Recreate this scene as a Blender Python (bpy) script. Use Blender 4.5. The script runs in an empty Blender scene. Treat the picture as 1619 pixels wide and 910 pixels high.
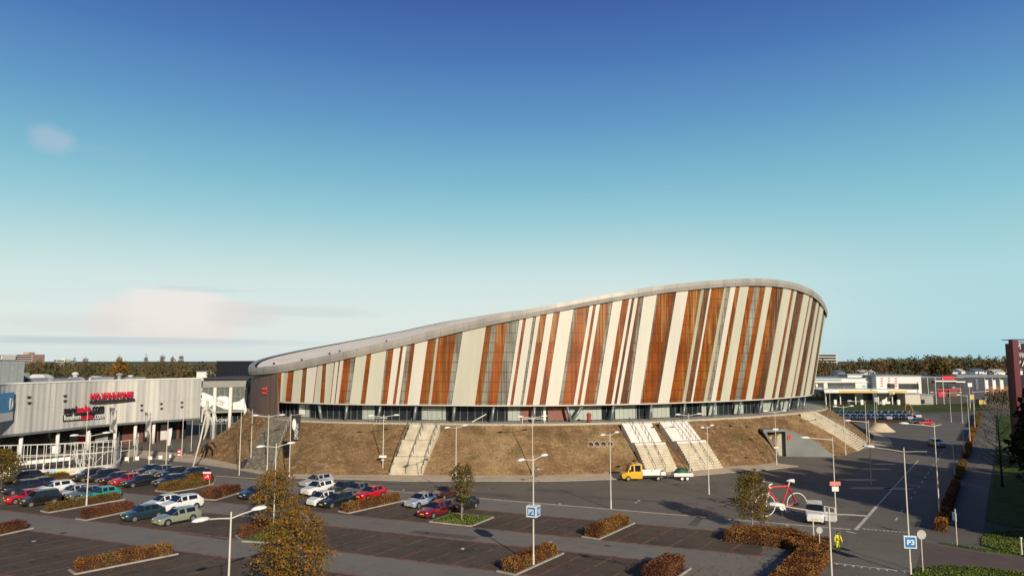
import bpy, bmesh, math, random
import numpy as np
from mathutils import Vector, Matrix, noise
from mathutils.bvhtree import BVHTree

scene = bpy.context.scene
COL = scene.collection
R = math.radians

# ------------------------------------------------------------------ camera, sky, sun, exposure
F, CX, CY, HC = 1100.0, 809.5, 455.0, 17.0
TH = math.atan(113.0 / F)
SN, CS = math.sin(TH), math.cos(TH)
cam_d = bpy.data.cameras.new("camera")
cam = bpy.data.objects.new("camera", cam_d)
COL.objects.link(cam)
cam.location = (0, 0, HC)
cam.rotation_euler = (R(90) + TH, 0, 0)
cam_d.sensor_width = 36
cam_d.lens = 36 * F / 1619
cam_d.clip_start = 0.5
cam_d.clip_end = 9000
scene.camera = cam

SUN_EL = 20.5
SUN_DIR = Vector((0.39, -0.92, 0)).normalized() * math.cos(R(SUN_EL)) + Vector((0, 0, math.sin(R(SUN_EL))))
sun_d = bpy.data.lights.new("sun", 'SUN')
sun_d.energy = 5.0
sun_d.angle = R(0.55)
sun_d.color = (1.0, 0.88, 0.72)
sun = bpy.data.objects.new("sun", sun_d)
COL.objects.link(sun)
sun.rotation_euler = SUN_DIR.to_track_quat('Z', 'Y').to_euler()
sun.location = (60, -140, 90)

scene.view_settings.view_transform = 'Standard'
scene.view_settings.look = 'None'
scene.view_settings.exposure = 0.0
scene.view_settings.gamma = 1.0


def lin(r, g, b):
    return tuple((c / 255 / 12.92) if c / 255 <= 0.04045 else ((c / 255 + 0.055) / 1.055) ** 2.4 for c in (r, g, b))


def build_world():
    w = bpy.data.worlds.new("World")
    scene.world = w
    w.use_nodes = True
    nt = w.node_tree
    nt.nodes.clear()
    N, L = nt.nodes.new, nt.links.new
    out = N('ShaderNodeOutputWorld')
    bg = N('ShaderNodeBackground')
    bg.inputs['Strength'].default_value = 0.1
    L(bg.outputs[0], out.inputs[0])
    sky = N('ShaderNodeTexSky')
    sky.sky_type = 'NISHITA'
    sky.sun_disc = False
    sky.sun_elevation = R(SUN_EL)
    sky.sun_rotation = math.atan2(SUN_DIR.x, SUN_DIR.y)
    sky.altitude = 10
    tc = N('ShaderNodeTexCoord')
    nrm = N('ShaderNodeVectorMath'); nrm.operation = 'NORMALIZE'
    L(tc.outputs['Generated'], nrm.inputs[0])
    sep = N('ShaderNodeSeparateXYZ')
    L(nrm.outputs[0], sep.inputs[0])

    def math_(op, a, b=None, c=None, clamp=False):
        n = N('ShaderNodeMath'); n.operation = op; n.use_clamp = clamp
        for i, v in enumerate((a, b, c)):
            if v is None:
                continue
            if isinstance(v, (int, float)):
                n.inputs[i].default_value = v
            else:
                L(v, n.inputs[i])
        return n.outputs[0]
    # air colour by elevation
    ramp = N('ShaderNodeValToRGB')
    L(sep.outputs['Z'], ramp.inputs[0])
    stops = [(0.0, (216, 228, 226)), (0.03, (222, 232, 229)), (0.06, (221, 233, 229)), (0.106, (210, 230, 227)),
             (0.152, (184, 219, 220)), (0.20, (152, 204, 215)), (0.25, (126, 186, 208)), (0.324, (98, 154, 198)),
             (0.403, (74, 121, 184)), (0.475, (60, 95, 165)), (0.62, (44, 74, 140)), (1.0, (26, 46, 100))]
    els = ramp.color_ramp.elements
    els[0].position, els[1].position = stops[0][0], stops[-1][0]
    els[0].color = (*lin(*stops[0][1]), 1); els[1].color = (*lin(*stops[-1][1]), 1)
    for p, c in stops[1:-1]:
        e = els.new(p); e.color = (*lin(*c), 1)
    # the side away from the low cloud bank is clearer and bluer
    az = math_('ARCTAN2', sep.outputs['X'], sep.outputs['Y'])
    fr = N('ShaderNodeMapRange'); fr.interpolation_type = 'SMOOTHSTEP'
    L(az, fr.inputs[0]); fr.inputs[1].default_value = 0.12; fr.inputs[2].default_value = 0.62
    low = N('ShaderNodeMapRange'); low.interpolation_type = 'SMOOTHSTEP'
    L(sep.outputs['Z'], low.inputs[0]); low.inputs[1].default_value = 0.34; low.inputs[2].default_value = 0.02
    mx = N('ShaderNodeMix'); mx.data_type = 'RGBA'; mx.blend_type = 'MULTIPLY'
    L(math_('MULTIPLY', fr.outputs[0], low.outputs[0]), mx.inputs[0])
    L(ramp.outputs[0], mx.inputs[6]); mx.inputs[7].default_value = (0.60, 0.86, 0.96, 1)
    col = mx.outputs[2]

    def cloud(prev, caz, cel, waz, wel, colr, amount, ns, seed, sharp=0.5, flat=0.0):
        dx = math_('DIVIDE', math_('SUBTRACT', az, caz), waz)
        dz = math_('DIVIDE', math_('SUBTRACT', sep.outputs['Z'], cel), wel)
        d = math_('SQRT', math_('ADD', math_('POWER', math_('ABSOLUTE', dx), 2.6), math_('POWER', math_('ABSOLUTE', dz), 2.6)))
        mp = N('ShaderNodeMapping')
        mp.inputs['Location'].default_value = (seed, seed * 0.7, 0)
        mp.inputs['Scale'].default_value = (ns, ns, ns * (2.2 + flat))
        L(nrm.outputs[0], mp.inputs[0])
        nz = N('ShaderNodeTexNoise'); nz.inputs['Scale'].default_value = 1.0
        nz.inputs['Detail'].default_value = 5; nz.inputs['Roughness'].default_value = 0.55
        L(mp.outputs[0], nz.inputs[0])
        dd = math_('ADD', d, math_('MULTIPLY', math_('SUBTRACT', nz.outputs[0], 0.5), 1.5))
        mr = N('ShaderNodeMapRange'); mr.interpolation_type = 'SMOOTHSTEP'
        L(dd, mr.inputs[0]); mr.inputs[1].default_value = 1.0; mr.inputs[2].default_value = 1.0 - sharp
        m = N('ShaderNodeMix'); m.data_type = 'RGBA'
        L(math_('MULTIPLY', mr.outputs[0], amount), m.inputs[0])
        L(prev, m.inputs[6]); m.inputs[7].default_value = (*lin(*colr), 1)
        return m.outputs[2]

    def dirz(px, py):
        d = ray(px, py)
        v = d.normalized()
        return math.atan2(v.x, v.y), v.z
    for (px, py, hw, hh, c, am, ns, sd, sh, fl) in [
            (150, 540, 420, 10, (186, 204, 208), 0.4, 6, 3.1, 0.9, 16),
            (480, 492, 150, 12, (205, 214, 212), 0.5, 7, 7.7, 0.9, 8),
            (285, 506, 150, 44, (232, 227, 222), 1.0, 9, 1.3, 0.55, 0),
            (272, 487, 95, 40, (240, 233, 228), 0.9, 12, 5.2, 0.5, 0),
            (395, 497, 75, 24, (222, 217, 214), 0.6, 12, 9.4, 0.8, 3),
            (330, 458, 110, 5, (186, 200, 210), 0.3, 8, 2.2, 0.9, 14),
            (130, 512, 150, 20, (216, 216, 214), 0.5, 8, 4.4, 0.9, 4),
            (210, 538, 330, 7, (176, 196, 208), 0.45, 6, 8.8, 0.9, 16),
            (83, 221, 46, 34, (168, 194, 212), 0.7, 17, 6.1, 0.95, 0),
            (185, 245, 70, 16, (140, 185, 210), 0.35, 10, 0.4, 0.9, 0)]:
        a, z = dirz(px, py)
        a2, _ = dirz(px + hw, py)
        _, z2 = dirz(px, py - hh)
        col = cloud(col, a, z, max(0.01, abs(a2 - a)), max(0.004, abs(z2 - z)), c, am, ns, sd, sh, fl)
    # below the horizon: dull ground light
    gm = N('ShaderNodeMapRange')
    L(sep.outputs['Z'], gm.inputs[0]); gm.inputs[1].default_value = -0.01; gm.inputs[2].default_value = -0.05
    mg = N('ShaderNodeMix'); mg.data_type = 'RGBA'
    L(gm.outputs[0], mg.inputs[0]); L(col, mg.inputs[6]); mg.inputs[7].default_value = (0.06, 0.055, 0.045, 1)
    # the unseen sky behind the camera is darkened to deepen the shade
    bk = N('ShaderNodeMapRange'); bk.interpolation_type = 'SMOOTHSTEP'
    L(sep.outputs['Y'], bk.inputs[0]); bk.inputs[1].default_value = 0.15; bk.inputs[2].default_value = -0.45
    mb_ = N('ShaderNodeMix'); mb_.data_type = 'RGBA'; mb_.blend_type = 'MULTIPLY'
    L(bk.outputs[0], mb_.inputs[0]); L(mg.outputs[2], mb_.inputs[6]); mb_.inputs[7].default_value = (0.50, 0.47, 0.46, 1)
    # strength 0.1: the painted air is brought to the same scale as the physical sky
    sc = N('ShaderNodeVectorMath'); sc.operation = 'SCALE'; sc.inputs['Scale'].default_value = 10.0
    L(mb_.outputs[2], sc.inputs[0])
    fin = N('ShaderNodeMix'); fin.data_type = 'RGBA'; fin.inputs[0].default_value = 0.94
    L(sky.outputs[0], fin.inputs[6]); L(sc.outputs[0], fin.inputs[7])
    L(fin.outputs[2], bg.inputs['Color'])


def ray(px, py):
    x = (px - CX) / F; y = -(py - CY) / F
    return Vector((x, CS - y * SN, SN + y * CS))


def G(px, py, z=0.0):
    d = ray(px, py); t = (z - HC) / d.z
    return Vector((d.x * t, d.y * t, z))


def P(px, py, Y):
    d = ray(px, py); t = Y / d.y
    return Vector((d.x * t, Y, HC + d.z * t))


def proj(p):
    y = p.y * CS + (p.z - HC) * SN
    u = -p.y * SN + (p.z - HC) * CS
    return CX + F * p.x / y, CY - F * u / y


build_world()


# ------------------------------------------------------------------ helpers
class MB:
    def __init__(s):
        s.v, s.f, s.m = [], [], []

    def add(s, vs, fs, mi=0):
        n = len(s.v)
        s.v += [tuple(p) for p in vs]
        s.f += [tuple(i + n for i in f) for f in fs]
        s.m += [mi] * len(fs)

    def box(s, c, size, rot=0.0, mi=0, taper=1.0):
        hx, hy, hz = size[0] / 2, size[1] / 2, size[2] / 2
        cr, sr = math.cos(rot), math.sin(rot)
        vs = []
        for z in (-1, 1):
            k = taper if z > 0 else 1.0
            for x, y in ((-1, -1), (1, -1), (1, 1), (-1, 1)):
                X, Y = x * hx * k, y * hy * k
                vs.append((c[0] + X * cr - Y * sr, c[1] + X * sr + Y * cr, c[2] + z * hz))
        s.add(vs, [(3, 2, 1, 0), (4, 5, 6, 7), (0, 1, 5, 4), (1, 2, 6, 5), (2, 3, 7, 6), (3, 0, 4, 7)], mi)

    def obox(s, o, a, b, c, mi=0):
        o, a, b, c = Vector(o), Vector(a), Vector(b), Vector(c)
        vs = [o, o + a, o + a + b, o + b, o + c, o + a + c, o + a + b + c, o + b + c]
        s.add(vs, [(3, 2, 1, 0), (4, 5, 6, 7), (0, 1, 5, 4), (1, 2, 6, 5), (2, 3, 7, 6), (3, 0, 4, 7)], mi)

    def quad(s, a, b, c, d, mi=0):
        s.add([a, b, c, d], [(0, 1, 2, 3)], mi)

    def prism(s, poly, z0, z1, mi=0, bottom=False):
        n = len(poly)
        area = sum(poly[i][0] * poly[(i + 1) % n][1] - poly[(i + 1) % n][0] * poly[i][1] for i in range(n))
        if area < 0:
            poly = poly[::-1]
        g = lambda z, i: z[i] if isinstance(z, (list, tuple)) else z
        vs = [(p[0], p[1], g(z0, i)) for i, p in enumerate(poly)] + [(p[0], p[1], g(z1, i)) for i, p in enumerate(poly)]
        fs = [tuple(range(n, 2 * n))] + [(i, (i + 1) % n, n + (i + 1) % n, n + i) for i in range(n)]
        if bottom:
            fs.append(tuple(range(n - 1, -1, -1)))
        s.add(vs, fs, mi)

    def tube(s, pts, r, n=8, mi=0, closed=False):
        pts = [Vector(p) for p in pts]
        k = len(pts)
        rs = r if isinstance(r, (list, tuple)) else [r] * k
        up = None
        vs, fs = [], []
        for i, p in enumerate(pts):
            if closed:
                t = pts[(i + 1) % k] - pts[i - 1]
            else:
                t = (pts[min(i + 1, k - 1)] - pts[max(i - 1, 0)])
            t.normalize()
            if up is None:
                up = Vector((0, 0, 1)) if abs(t.z) < 0.9 else Vector((1, 0, 0))
            a = t.cross(up)
            if a.length < 1e-5:
                a = t.orthogonal()
            a.normalize()
            b = a.cross(t).normalized()
            up = b
            for j in range(n):
                q = 2 * math.pi * j / n
                vs.append(p + (a * math.cos(q) + b * math.sin(q)) * rs[i])
        for i in range(k if closed else k - 1):
            for j in range(n):
                i2 = (i + 1) % k
                fs.append((i * n + j, i * n + (j + 1) % n, i2 * n + (j + 1) % n, i2 * n + j))
        if not closed:
            fs.append(tuple(range(n - 1, -1, -1)))
            fs.append(tuple((k - 1) * n + j for j in range(n)))
        s.add(vs, fs, mi)

    def ring_bridge(s, A, B, closed=True, mi=0):
        n = len(A)
        fs = []
        for i in range(n if closed else n - 1):
            j = (i + 1) % n
            fs.append((i, j, n + j, n + i))
        s.add(list(A) + list(B), fs, mi)

    def ellipsoid(s, c, r, nu=10, nv=6, mi=0):
        vs, fs = [], []
        for i in range(nv + 1):
            th = math.pi * i / nv
            for j in range(nu):
                ph = 2 * math.pi * j / nu
                vs.append((c[0] + r[0] * math.sin(th) * math.cos(ph), c[1] + r[1] * math.sin(th) * math.sin(ph), c[2] - r[2] * math.cos(th)))
        for i in range(nv):
            for j in range(nu):
                fs.append((i * nu + j, i * nu + (j + 1) % nu, (i + 1) * nu + (j + 1) % nu, (i + 1) * nu + j))
        s.add(vs, fs, mi)

    def mesh(s, name, mats, smooth=False):
        me = bpy.data.meshes.new(name)
        me.from_pydata(s.v, [], s.f)
        for m in (mats if isinstance(mats, (list, tuple)) else [mats]):
            me.materials.append(m)
        if any(s.m):
            me.polygons.foreach_set('material_index', s.m)
        if smooth:
            me.polygons.foreach_set('use_smooth', [True] * len(me.polygons))
        me.update()
        return me

    def build(s, name, mats, parent=None, smooth=False, world=True, autosm=None):
        me = s.mesh(name, mats, smooth)
        if autosm:
            me.polygons.foreach_set('use_smooth', [True] * len(me.polygons))
            me.set_sharp_from_angle(angle=R(autosm))
        return link(name, me, parent, world)


def link(name, data, parent=None, world=True):
    o = bpy.data.objects.new(name, data)
    COL.objects.link(o)
    if parent is not None:
        o.parent = parent
        if world:
            p = Vector((0, 0, 0)); q = parent
            while q is not None:
                p += q.location; q = q.parent
            o.location = -p
    return o


def thing(name, label, cat, loc=(0, 0, 0), rz=0.0, group=None):
    o = bpy.data.objects.new(name, None)
    COL.objects.link(o)
    o.empty_display_size = 0.3
    o.location = loc
    o.rotation_euler = (0, 0, rz)
    return tag(o, label, cat, group)


def tag(o, label, cat, group=None, kind=None):
    o['label'] = label
    o['category'] = cat
    if group:
        o['group'] = group
    if kind:
        o['kind'] = kind
    return o


def struct(o):
    o['kind'] = 'structure'
    return o


def copy_tree(o, parent=None):
    c = o.copy()
    COL.objects.link(c)
    c.parent = parent
    for ch in [x for x in o.children]:
        copy_tree(ch, c)
    return c


# ------------------------------------------------------------------ materials
def mat(name, col, rough=0.7, var=0.12, scale=2.0, metal=0.0, spec=0.4, stretch=(1, 1, 1), detail=4, col2=None, bump=0.0, coat=0.0,
        coord='Object'):
    m = bpy.data.materials.new(name)
    m.use_nodes = True
    nt = m.node_tree
    b = nt.nodes['Principled BSDF']
    b.inputs['Roughness'].default_value = rough
    b.inputs['Metallic'].default_value = metal
    b.inputs['Specular IOR Level'].default_value = spec
    b.inputs['Coat Weight'].default_value = coat
    tc = nt.nodes.new('ShaderNodeTexCoord')
    mp = nt.nodes.new('ShaderNodeMapping')
    mp.inputs['Scale'].default_value = stretch
    nz = nt.nodes.new('ShaderNodeTexNoise')
    nz.inputs['Scale'].default_value = scale
    nz.inputs['Detail'].default_value = detail
    nz.inputs['Roughness'].default_value = 0.6
    nt.links.new(tc.outputs[coord], mp.inputs[0])
    nt.links.new(mp.outputs[0], nz.inputs[0])
    mr = nt.nodes.new('ShaderNodeMapRange')
    nt.links.new(nz.outputs[0], mr.inputs[0])
    mr.inputs[1].default_value, mr.inputs[2].default_value = 0.3, 0.7
    mx = nt.nodes.new('ShaderNodeMix'); mx.data_type = 'RGBA'
    nt.links.new(mr.outputs[0], mx.inputs[0])
    if col2 is None:
        mx.inputs[6].default_value = (*[c * (1 - var) for c in col], 1)
        mx.inputs[7].default_value = (*[min(1, c * (1 + var)) for c in col], 1)
    else:
        mx.inputs[6].default_value = (*col, 1)
        mx.inputs[7].default_value = (*col2, 1)
    nt.links.new(mx.outputs[2], b.inputs['Base Color'])
    if bump:
        bp = nt.nodes.new('ShaderNodeBump')
        bp.inputs['Strength'].default_value = bump
        bp.inputs['Distance'].default_value = 0.1
        nt.links.new(nz.outputs[0], bp.inputs['Height'])
        nt.links.new(bp.outputs[0], b.inputs['Normal'])
    m['mix'] = mx.name
    return m


def layer_noise(m, col, scale, lo, hi, amount=1.0, stretch=(1, 1, 1), coord='Object', mult=False, detail=5, loc=(0, 0, 0)):
    """mix another colour over a mat() material by a second noise"""
    nt = m.node_tree
    b = nt.nodes['Principled BSDF']
    src = b.inputs['Base Color'].links[0].from_socket
    tc = nt.nodes.new('ShaderNodeTexCoord')
    mp = nt.nodes.new('ShaderNodeMapping'); mp.inputs['Scale'].default_value = stretch
    mp.inputs['Location'].default_value = loc
    nz = nt.nodes.new('ShaderNodeTexNoise'); nz.inputs['Scale'].default_value = scale; nz.inputs['Detail'].default_value = detail
    nt.links.new(tc.outputs[coord], mp.inputs[0]); nt.links.new(mp.outputs[0], nz.inputs[0])
    mr = nt.nodes.new('ShaderNodeMapRange'); mr.interpolation_type = 'SMOOTHSTEP'
    mr.inputs[1].default_value, mr.inputs[2].default_value = lo, hi
    mr.inputs[4].default_value = amount
    nt.links.new(nz.outputs[0], mr.inputs[0])
    mx = nt.nodes.new('ShaderNodeMix'); mx.data_type = 'RGBA'
    if mult:
        mx.blend_type = 'MULTIPLY'
    nt.links.new(mr.outputs[0], mx.inputs[0])
    nt.links.new(src, mx.inputs[6]); mx.inputs[7].default_value = (*col, 1)
    nt.links.new(mx.outputs[2], b.inputs['Base Color'])
    return m


def seams(m, axis, period, width, col, amount=0.7, offset=0.0):
    nt = m.node_tree
    b = nt.nodes['Principled BSDF']
    src = b.inputs['Base Color'].links[0].from_socket
    tc = nt.nodes.new('ShaderNodeTexCoord')
    sp = nt.nodes.new('ShaderNodeSeparateXYZ')
    nt.links.new(tc.outputs['Object'], sp.inputs[0])
    ad = nt.nodes.new('ShaderNodeMath'); ad.operation = 'ADD'; ad.inputs[1].default_value = offset + 1000 * period
    nt.links.new(sp.outputs[axis], ad.inputs[0])
    md = nt.nodes.new('ShaderNodeMath'); md.operation = 'MODULO'; md.inputs[1].default_value = period
    nt.links.new(ad.outputs[0], md.inputs[0])
    lt = nt.nodes.new('ShaderNodeMath'); lt.operation = 'LESS_THAN'; lt.inputs[1].default_value = width
    nt.links.new(md.outputs[0], lt.inputs[0])
    mu = nt.nodes.new('ShaderNodeMath'); mu.operation = 'MULTIPLY'; mu.inputs[1].default_value = amount
    nt.links.new(lt.outputs[0], mu.inputs[0])
    mx = nt.nodes.new('ShaderNodeMix'); mx.data_type = 'RGBA'
    nt.links.new(mu.outputs[0], mx.inputs[0]); nt.links.new(src, mx.inputs[6]); mx.inputs[7].default_value = (*col, 1)
    nt.links.new(mx.outputs[2], b.inputs['Base Color'])
    return m


def paint(name, col, rough=0.3):
    return mat(name, col, rough=rough, var=0.05, scale=1.5, spec=0.5, coat=0.5)


def leaf_mat(name, stops, transl=0.3):
    m = bpy.data.materials.new(name)
    m.use_nodes = True
    nt = m.node_tree
    b = nt.nodes['Principled BSDF']
    b.inputs['Roughness'].default_value = 0.75
    b.inputs['Specular IOR Level'].default_value = 0.15
    at = nt.nodes.new('ShaderNodeAttribute'); at.attribute_name = 'tint'
    rp = nt.nodes.new('ShaderNodeValToRGB')
    nt.links.new(at.outputs['Fac'], rp.inputs[0])
    e = rp.color_ramp.elements
    e[0].position, e[0].color = stops[0][0], (*stops[0][1], 1)
    e[1].position, e[1].color = stops[-1][0], (*stops[-1][1], 1)
    for p, c in stops[1:-1]:
        k = e.new(p); k.color = (*c, 1)
    nt.links.new(rp.outputs[0], b.inputs['Base Color'])
    tr = nt.nodes.new('ShaderNodeBsdfTranslucent')
    nt.links.new(rp.outputs[0], tr.inputs['Color'])
    ms = nt.nodes.new('ShaderNodeMixShader'); ms.inputs[0].default_value = transl
    nt.links.new(b.outputs[0], ms.inputs[1]); nt.links.new(tr.outputs[0], ms.inputs[2])
    nt.links.new(ms.outputs[0], nt.nodes['Material Output'].inputs['Surface'])
    return m


def quad_cloud(name, C4, tint, material, parent=None, world=True):
    """C4: (n,4,3) quads, tint: (n,)"""
    n = len(C4)
    me = bpy.data.meshes.new(name)
    me.vertices.add(n * 4); me.loops.add(n * 4); me.polygons.add(n)
    me.vertices.foreach_set('co', np.asarray(C4, dtype=np.float32).reshape(-1))
    me.loops.foreach_set('vertex_index', np.arange(n * 4, dtype=np.int32))
    me.polygons.foreach_set('loop_start', np.arange(0, n * 4, 4, dtype=np.int32))
    me.polygons.foreach_set('loop_total', np.full(n, 4, dtype=np.int32))
    a = me.attributes.new('tint', 'FLOAT', 'FACE')
    a.data.foreach_set('value', np.asarray(tint, dtype=np.float32))
    me.materials.append(material)
    me.update(calc_edges=True)
    return link(name, me, parent, world)


def leaves_at(pts, size, rng, upright=0.0):
    """random oriented quads at pts (n,3)"""
    n = len(pts)
    a = rng.normal(size=(n, 3)); a[:, 2] += upright * 2
    a /= np.linalg.norm(a, axis=1)[:, None]
    h = rng.normal(size=(n, 3))
    b = np.cross(a, h); b /= np.linalg.norm(b, axis=1)[:, None] + 1e-9
    s = (size * rng.uniform(0.6, 1.4, n))[:, None]
    a = a * s * 0.5; b = b * s * 0.36
    return np.stack([pts - a - b * .4, pts - b * 1.0 + a * .1, pts + a, pts + b * 1.0 + a * .1], axis=1)


def text_mesh(txt, size, depth, name='lettering', space=1.0, bold=0.0):
    c = bpy.data.curves.new(name, 'FONT')
    c.body = txt
    c.size = size
    c.extrude = depth
    c.space_character = space
    c.offset = bold
    c.resolution_u = 3
    c.align_x = 'LEFT'
    o = bpy.data.objects.new('tmp_text', c)
    COL.objects.link(o)
    dg = bpy.context.evaluated_depsgraph_get()
    me = bpy.data.meshes.new_from_object(o.evaluated_get(dg))
    bpy.data.objects.remove(o)
    bpy.data.curves.remove(c)
    me.name = name
    return me


def place_text(txt, origin, right, up, height, width, depth, material, parent, bold=0.0, name='lettering', label=None):
    """text fitted to width x height, standing on origin, running along right"""
    me = text_mesh(txt, 1.0, 0.02, name, bold=bold)
    co = np.empty(len(me.vertices) * 3, dtype=np.float32)
    me.vertices.foreach_get('co', co)
    co = co.reshape(-1, 3)
    lo, hi = co.min(0), co.max(0)
    right, up = Vector(right).normalized(), Vector(up).normalized()
    nrm = right.cross(up)
    q = (co - lo) / (hi - lo)
    q[:, 0] *= width; q[:, 1] *= height; q[:, 2] *= depth
    M3 = np.array([list(right), list(up), list(nrm)])
    w = q @ M3 + np.array(list(origin))
    me.vertices.foreach_set('co', w.astype(np.float32).reshape(-1))
    me.materials.clear()
    me.materials.append(material)
    me.update()
    return link(name, me, parent, True)


def skin_obj(name, verts, edges, material, parent, sub=1, root=0):
    me = bpy.data.meshes.new(name)
    me.from_pydata([v[:3] for v in verts], edges, [])
    me.materials.append(material)
    o = link(name, me, parent, False)
    md = o.modifiers.new('Skin', 'SKIN')
    md.use_smooth_shade = True
    for i, v in enumerate(verts):
        d = me.skin_vertices[0].data[i]
        d.radius = (v[3], v[3])
        d.use_root = (i == root)
    if sub:
        ss = o.modifiers.new('Sub', 'SUBSURF'); ss.levels = sub; ss.render_levels = sub
    return o


def catmull(pts, n_per, closed=True):
    pts = [Vector(p) for p in pts]
    k = len(pts)
    out = []
    for i in range(k if closed else k - 1):
        if closed:
            p0, p1, p2, p3 = pts[i - 1], pts[i], pts[(i + 1) % k], pts[(i + 2) % k]
        else:
            p0, p1, p2, p3 = pts[max(i - 1, 0)], pts[i], pts[i + 1], pts[min(i + 2, k - 1)]
        for j in range(n_per):
            t = j / n_per
            out.append(0.5 * ((2 * p1) + (p2 - p0) * t + (2 * p0 - 5 * p1 + 4 * p2 - p3) * t * t + (3 * p1 - p0 - 3 * p2 + p3) * t ** 3))
    if not closed:
        out.append(pts[-1])
    return out
# ------------------------------------------------------------------ shared materials
m_white = mat('white_paint', (0.72, 0.71, 0.66), rough=0.45, var=0.06)
m_pole = mat('painted_pole', (0.62, 0.58, 0.50), rough=0.45, var=0.08)
m_lampw = mat('lamp_housing', (0.80, 0.79, 0.75), rough=0.35, var=0.04)
m_steel = mat('grey_steel', (0.20, 0.23, 0.24), rough=0.4, var=0.1, metal=0.4)
m_dark = mat('dark_metal', (0.03, 0.03, 0.033), rough=0.5)
m_glass = mat('dark_glass', (0.018, 0.024, 0.027), rough=0.08, var=0.3, spec=0.7)
m_conc = mat('concrete', (0.36, 0.33, 0.27), rough=0.85, var=0.2, scale=0.8)
m_kerb = mat('kerb_concrete', (0.34, 0.31, 0.26), rough=0.85, var=0.2, scale=1.5)
m_red = mat('sign_red', (0.55, 0.02, 0.05), rough=0.4, var=0.05)
m_blue = mat('sign_blue', (0.015, 0.14, 0.42), rough=0.35, var=0.05)
m_navy = mat('navy_cladding', (0.006, 0.008, 0.015), rough=0.5, var=0.15)
m_soil = mat('soil', (0.10, 0.07, 0.04), rough=0.95, var=0.3, scale=3)

asphalt = mat('asphalt', (0.172, 0.154, 0.124), rough=0.85, var=0.16, scale=0.05, spec=0.25, detail=8)
layer_noise(asphalt, (0.60, 0.58, 0.55), 0.35, 0.5, 0.75, 0.5, stretch=(1, 0.35, 1), mult=True)
layer_noise(asphalt, (0.7, 0.7, 0.7), 9.0, 0.45, 0.7, 0.6, mult=True)
lane_m = mat('lane_asphalt', (0.220, 0.202, 0.170), rough=0.85, var=0.1, scale=0.09, spec=0.25, detail=8)
layer_noise(lane_m, (0.72, 0.7, 0.68), 0.5, 0.5, 0.75, 0.5, mult=True)
layer_noise(lane_m, (0.75, 0.75, 0.75), 11.0, 0.45, 0.7, 0.6, mult=True)
bay_m = mat('brick_paving', (0.102, 0.082, 0.061), rough=0.9, var=0.22, scale=0.12, spec=0.2, detail=8)
layer_noise(bay_m, (0.55, 0.52, 0.5), 0.8, 0.52, 0.7, 0.6, mult=True)
layer_noise(bay_m, (1.5, 1.4, 1.2), 6.0, 0.5, 0.72, 0.5, mult=True)
bayline_m = mat('bay_line_brick', (0.26, 0.125, 0.09), rough=0.9, var=0.35, scale=1.2, spec=0.2)
layer_noise(bayline_m, (0.085, 0.065, 0.05), 1.3, 0.5, 0.66, 0.6)
mark_m = mat('road_marking', (0.62, 0.60, 0.54), rough=0.7, var=0.2, scale=1.0)
layer_noise(mark_m, (0.16, 0.15, 0.13), 2.5, 0.52, 0.66, 0.8)
path_m = mat('sand_path', (0.56, 0.46, 0.32), rough=0.9, var=0.15, scale=0.5, detail=8)
layer_noise(path_m, (0.38, 0.31, 0.22), 0.22, 0.5, 0.7, 0.5)
land_m = mat('ground_land', (0.085, 0.085, 0.05), rough=0.95, var=0.3, scale=0.02)
grass_m = mat('lawn_grass', (0.075, 0.115, 0.024), rough=0.95, var=0.3, scale=0.6, spec=0.1, bump=0.6)
layer_noise(grass_m, (0.10, 0.085, 0.03), 0.25, 0.5, 0.7, 0.6)
layer_noise(grass_m, (0.55, 0.6, 0.5), 7.0, 0.45, 0.65, 0.8, mult=True)
field_m = mat('field_grass', (0.066, 0.088, 0.026), rough=0.95, var=0.15, scale=0.05, spec=0.1)
pinkpath_m = mat('brick_footpath', (0.12, 0.088, 0.076), rough=0.9, var=0.18, scale=0.6, detail=8)

# ------------------------------------------------------------------ ground
UA, VA = R(-22.0), R(55.0)
U = Vector((math.cos(UA), math.sin(UA), 0)); V = Vector((math.cos(VA), math.sin(VA), 0))
NT = Vector((-U.y, U.x, 0))            # across the rows


def at_t(px, t):
    """ground point on the row line t straight under picture column px"""
    lo, hi = 600.0, 1600.0
    for _ in range(50):
        m = (lo + hi) / 2
        if G(px, m).dot(NT) > t:
            lo = m
        else:
            hi = m
    return G(px, (lo + hi) / 2)


def ST(s, t):
    """skewed lot coordinates: s along the rows, t across them"""
    k = t / V.dot(NT)
    return U * s + V * k


def to_s(p):
    k = p.dot(NT) / V.dot(NT)
    q = Vector((p.x, p.y, 0)) - V * k
    return q.dot(U)


def sheet(name, poly, z, m, sub=0):
    mb = MB()
    mb.add([(p[0], p[1], z) for p in poly], [tuple(range(len(poly)))])
    o = mb.build(name, m)
    if o.data.polygons[0].normal.z < 0:
        o.data.flip_normals()
    return struct(o)


ground = MB()
n = 48
ground.add([(0, 0, 0)] + [(7000 * math.cos(2 * math.pi * i / n), 7000 * math.sin(2 * math.pi * i / n), 0) for i in range(n)],
           [(0, i + 1, (i + 1) % n + 1) for i in range(n)])
struct(ground.build('ground', land_m))

sheet('car_park_surface', [(-170, 10), (60, 10), G(1500, 905), G(1490, 850), G(1568, 660), G(1575, 654), G(1290, 656), (60, 240), (-150, 240)], 0.004, asphalt)

TK = 79.8
sL, sR = to_s(Vector((-95, 60, 0))), 0
lanes = [(48.4, 53.6, None, 1290), (61.2, 66.2, None, 1250), (73.9, TK, None, 1330)]
for t0, t1, a, b in lanes:
    pb0, pb1 = at_t(b, t0), at_t(b, t1)
    sheet('parking_lane', [ST(-100, t0), pb0, pb1, ST(-100, t1)], 0.008, lane_m)
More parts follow.
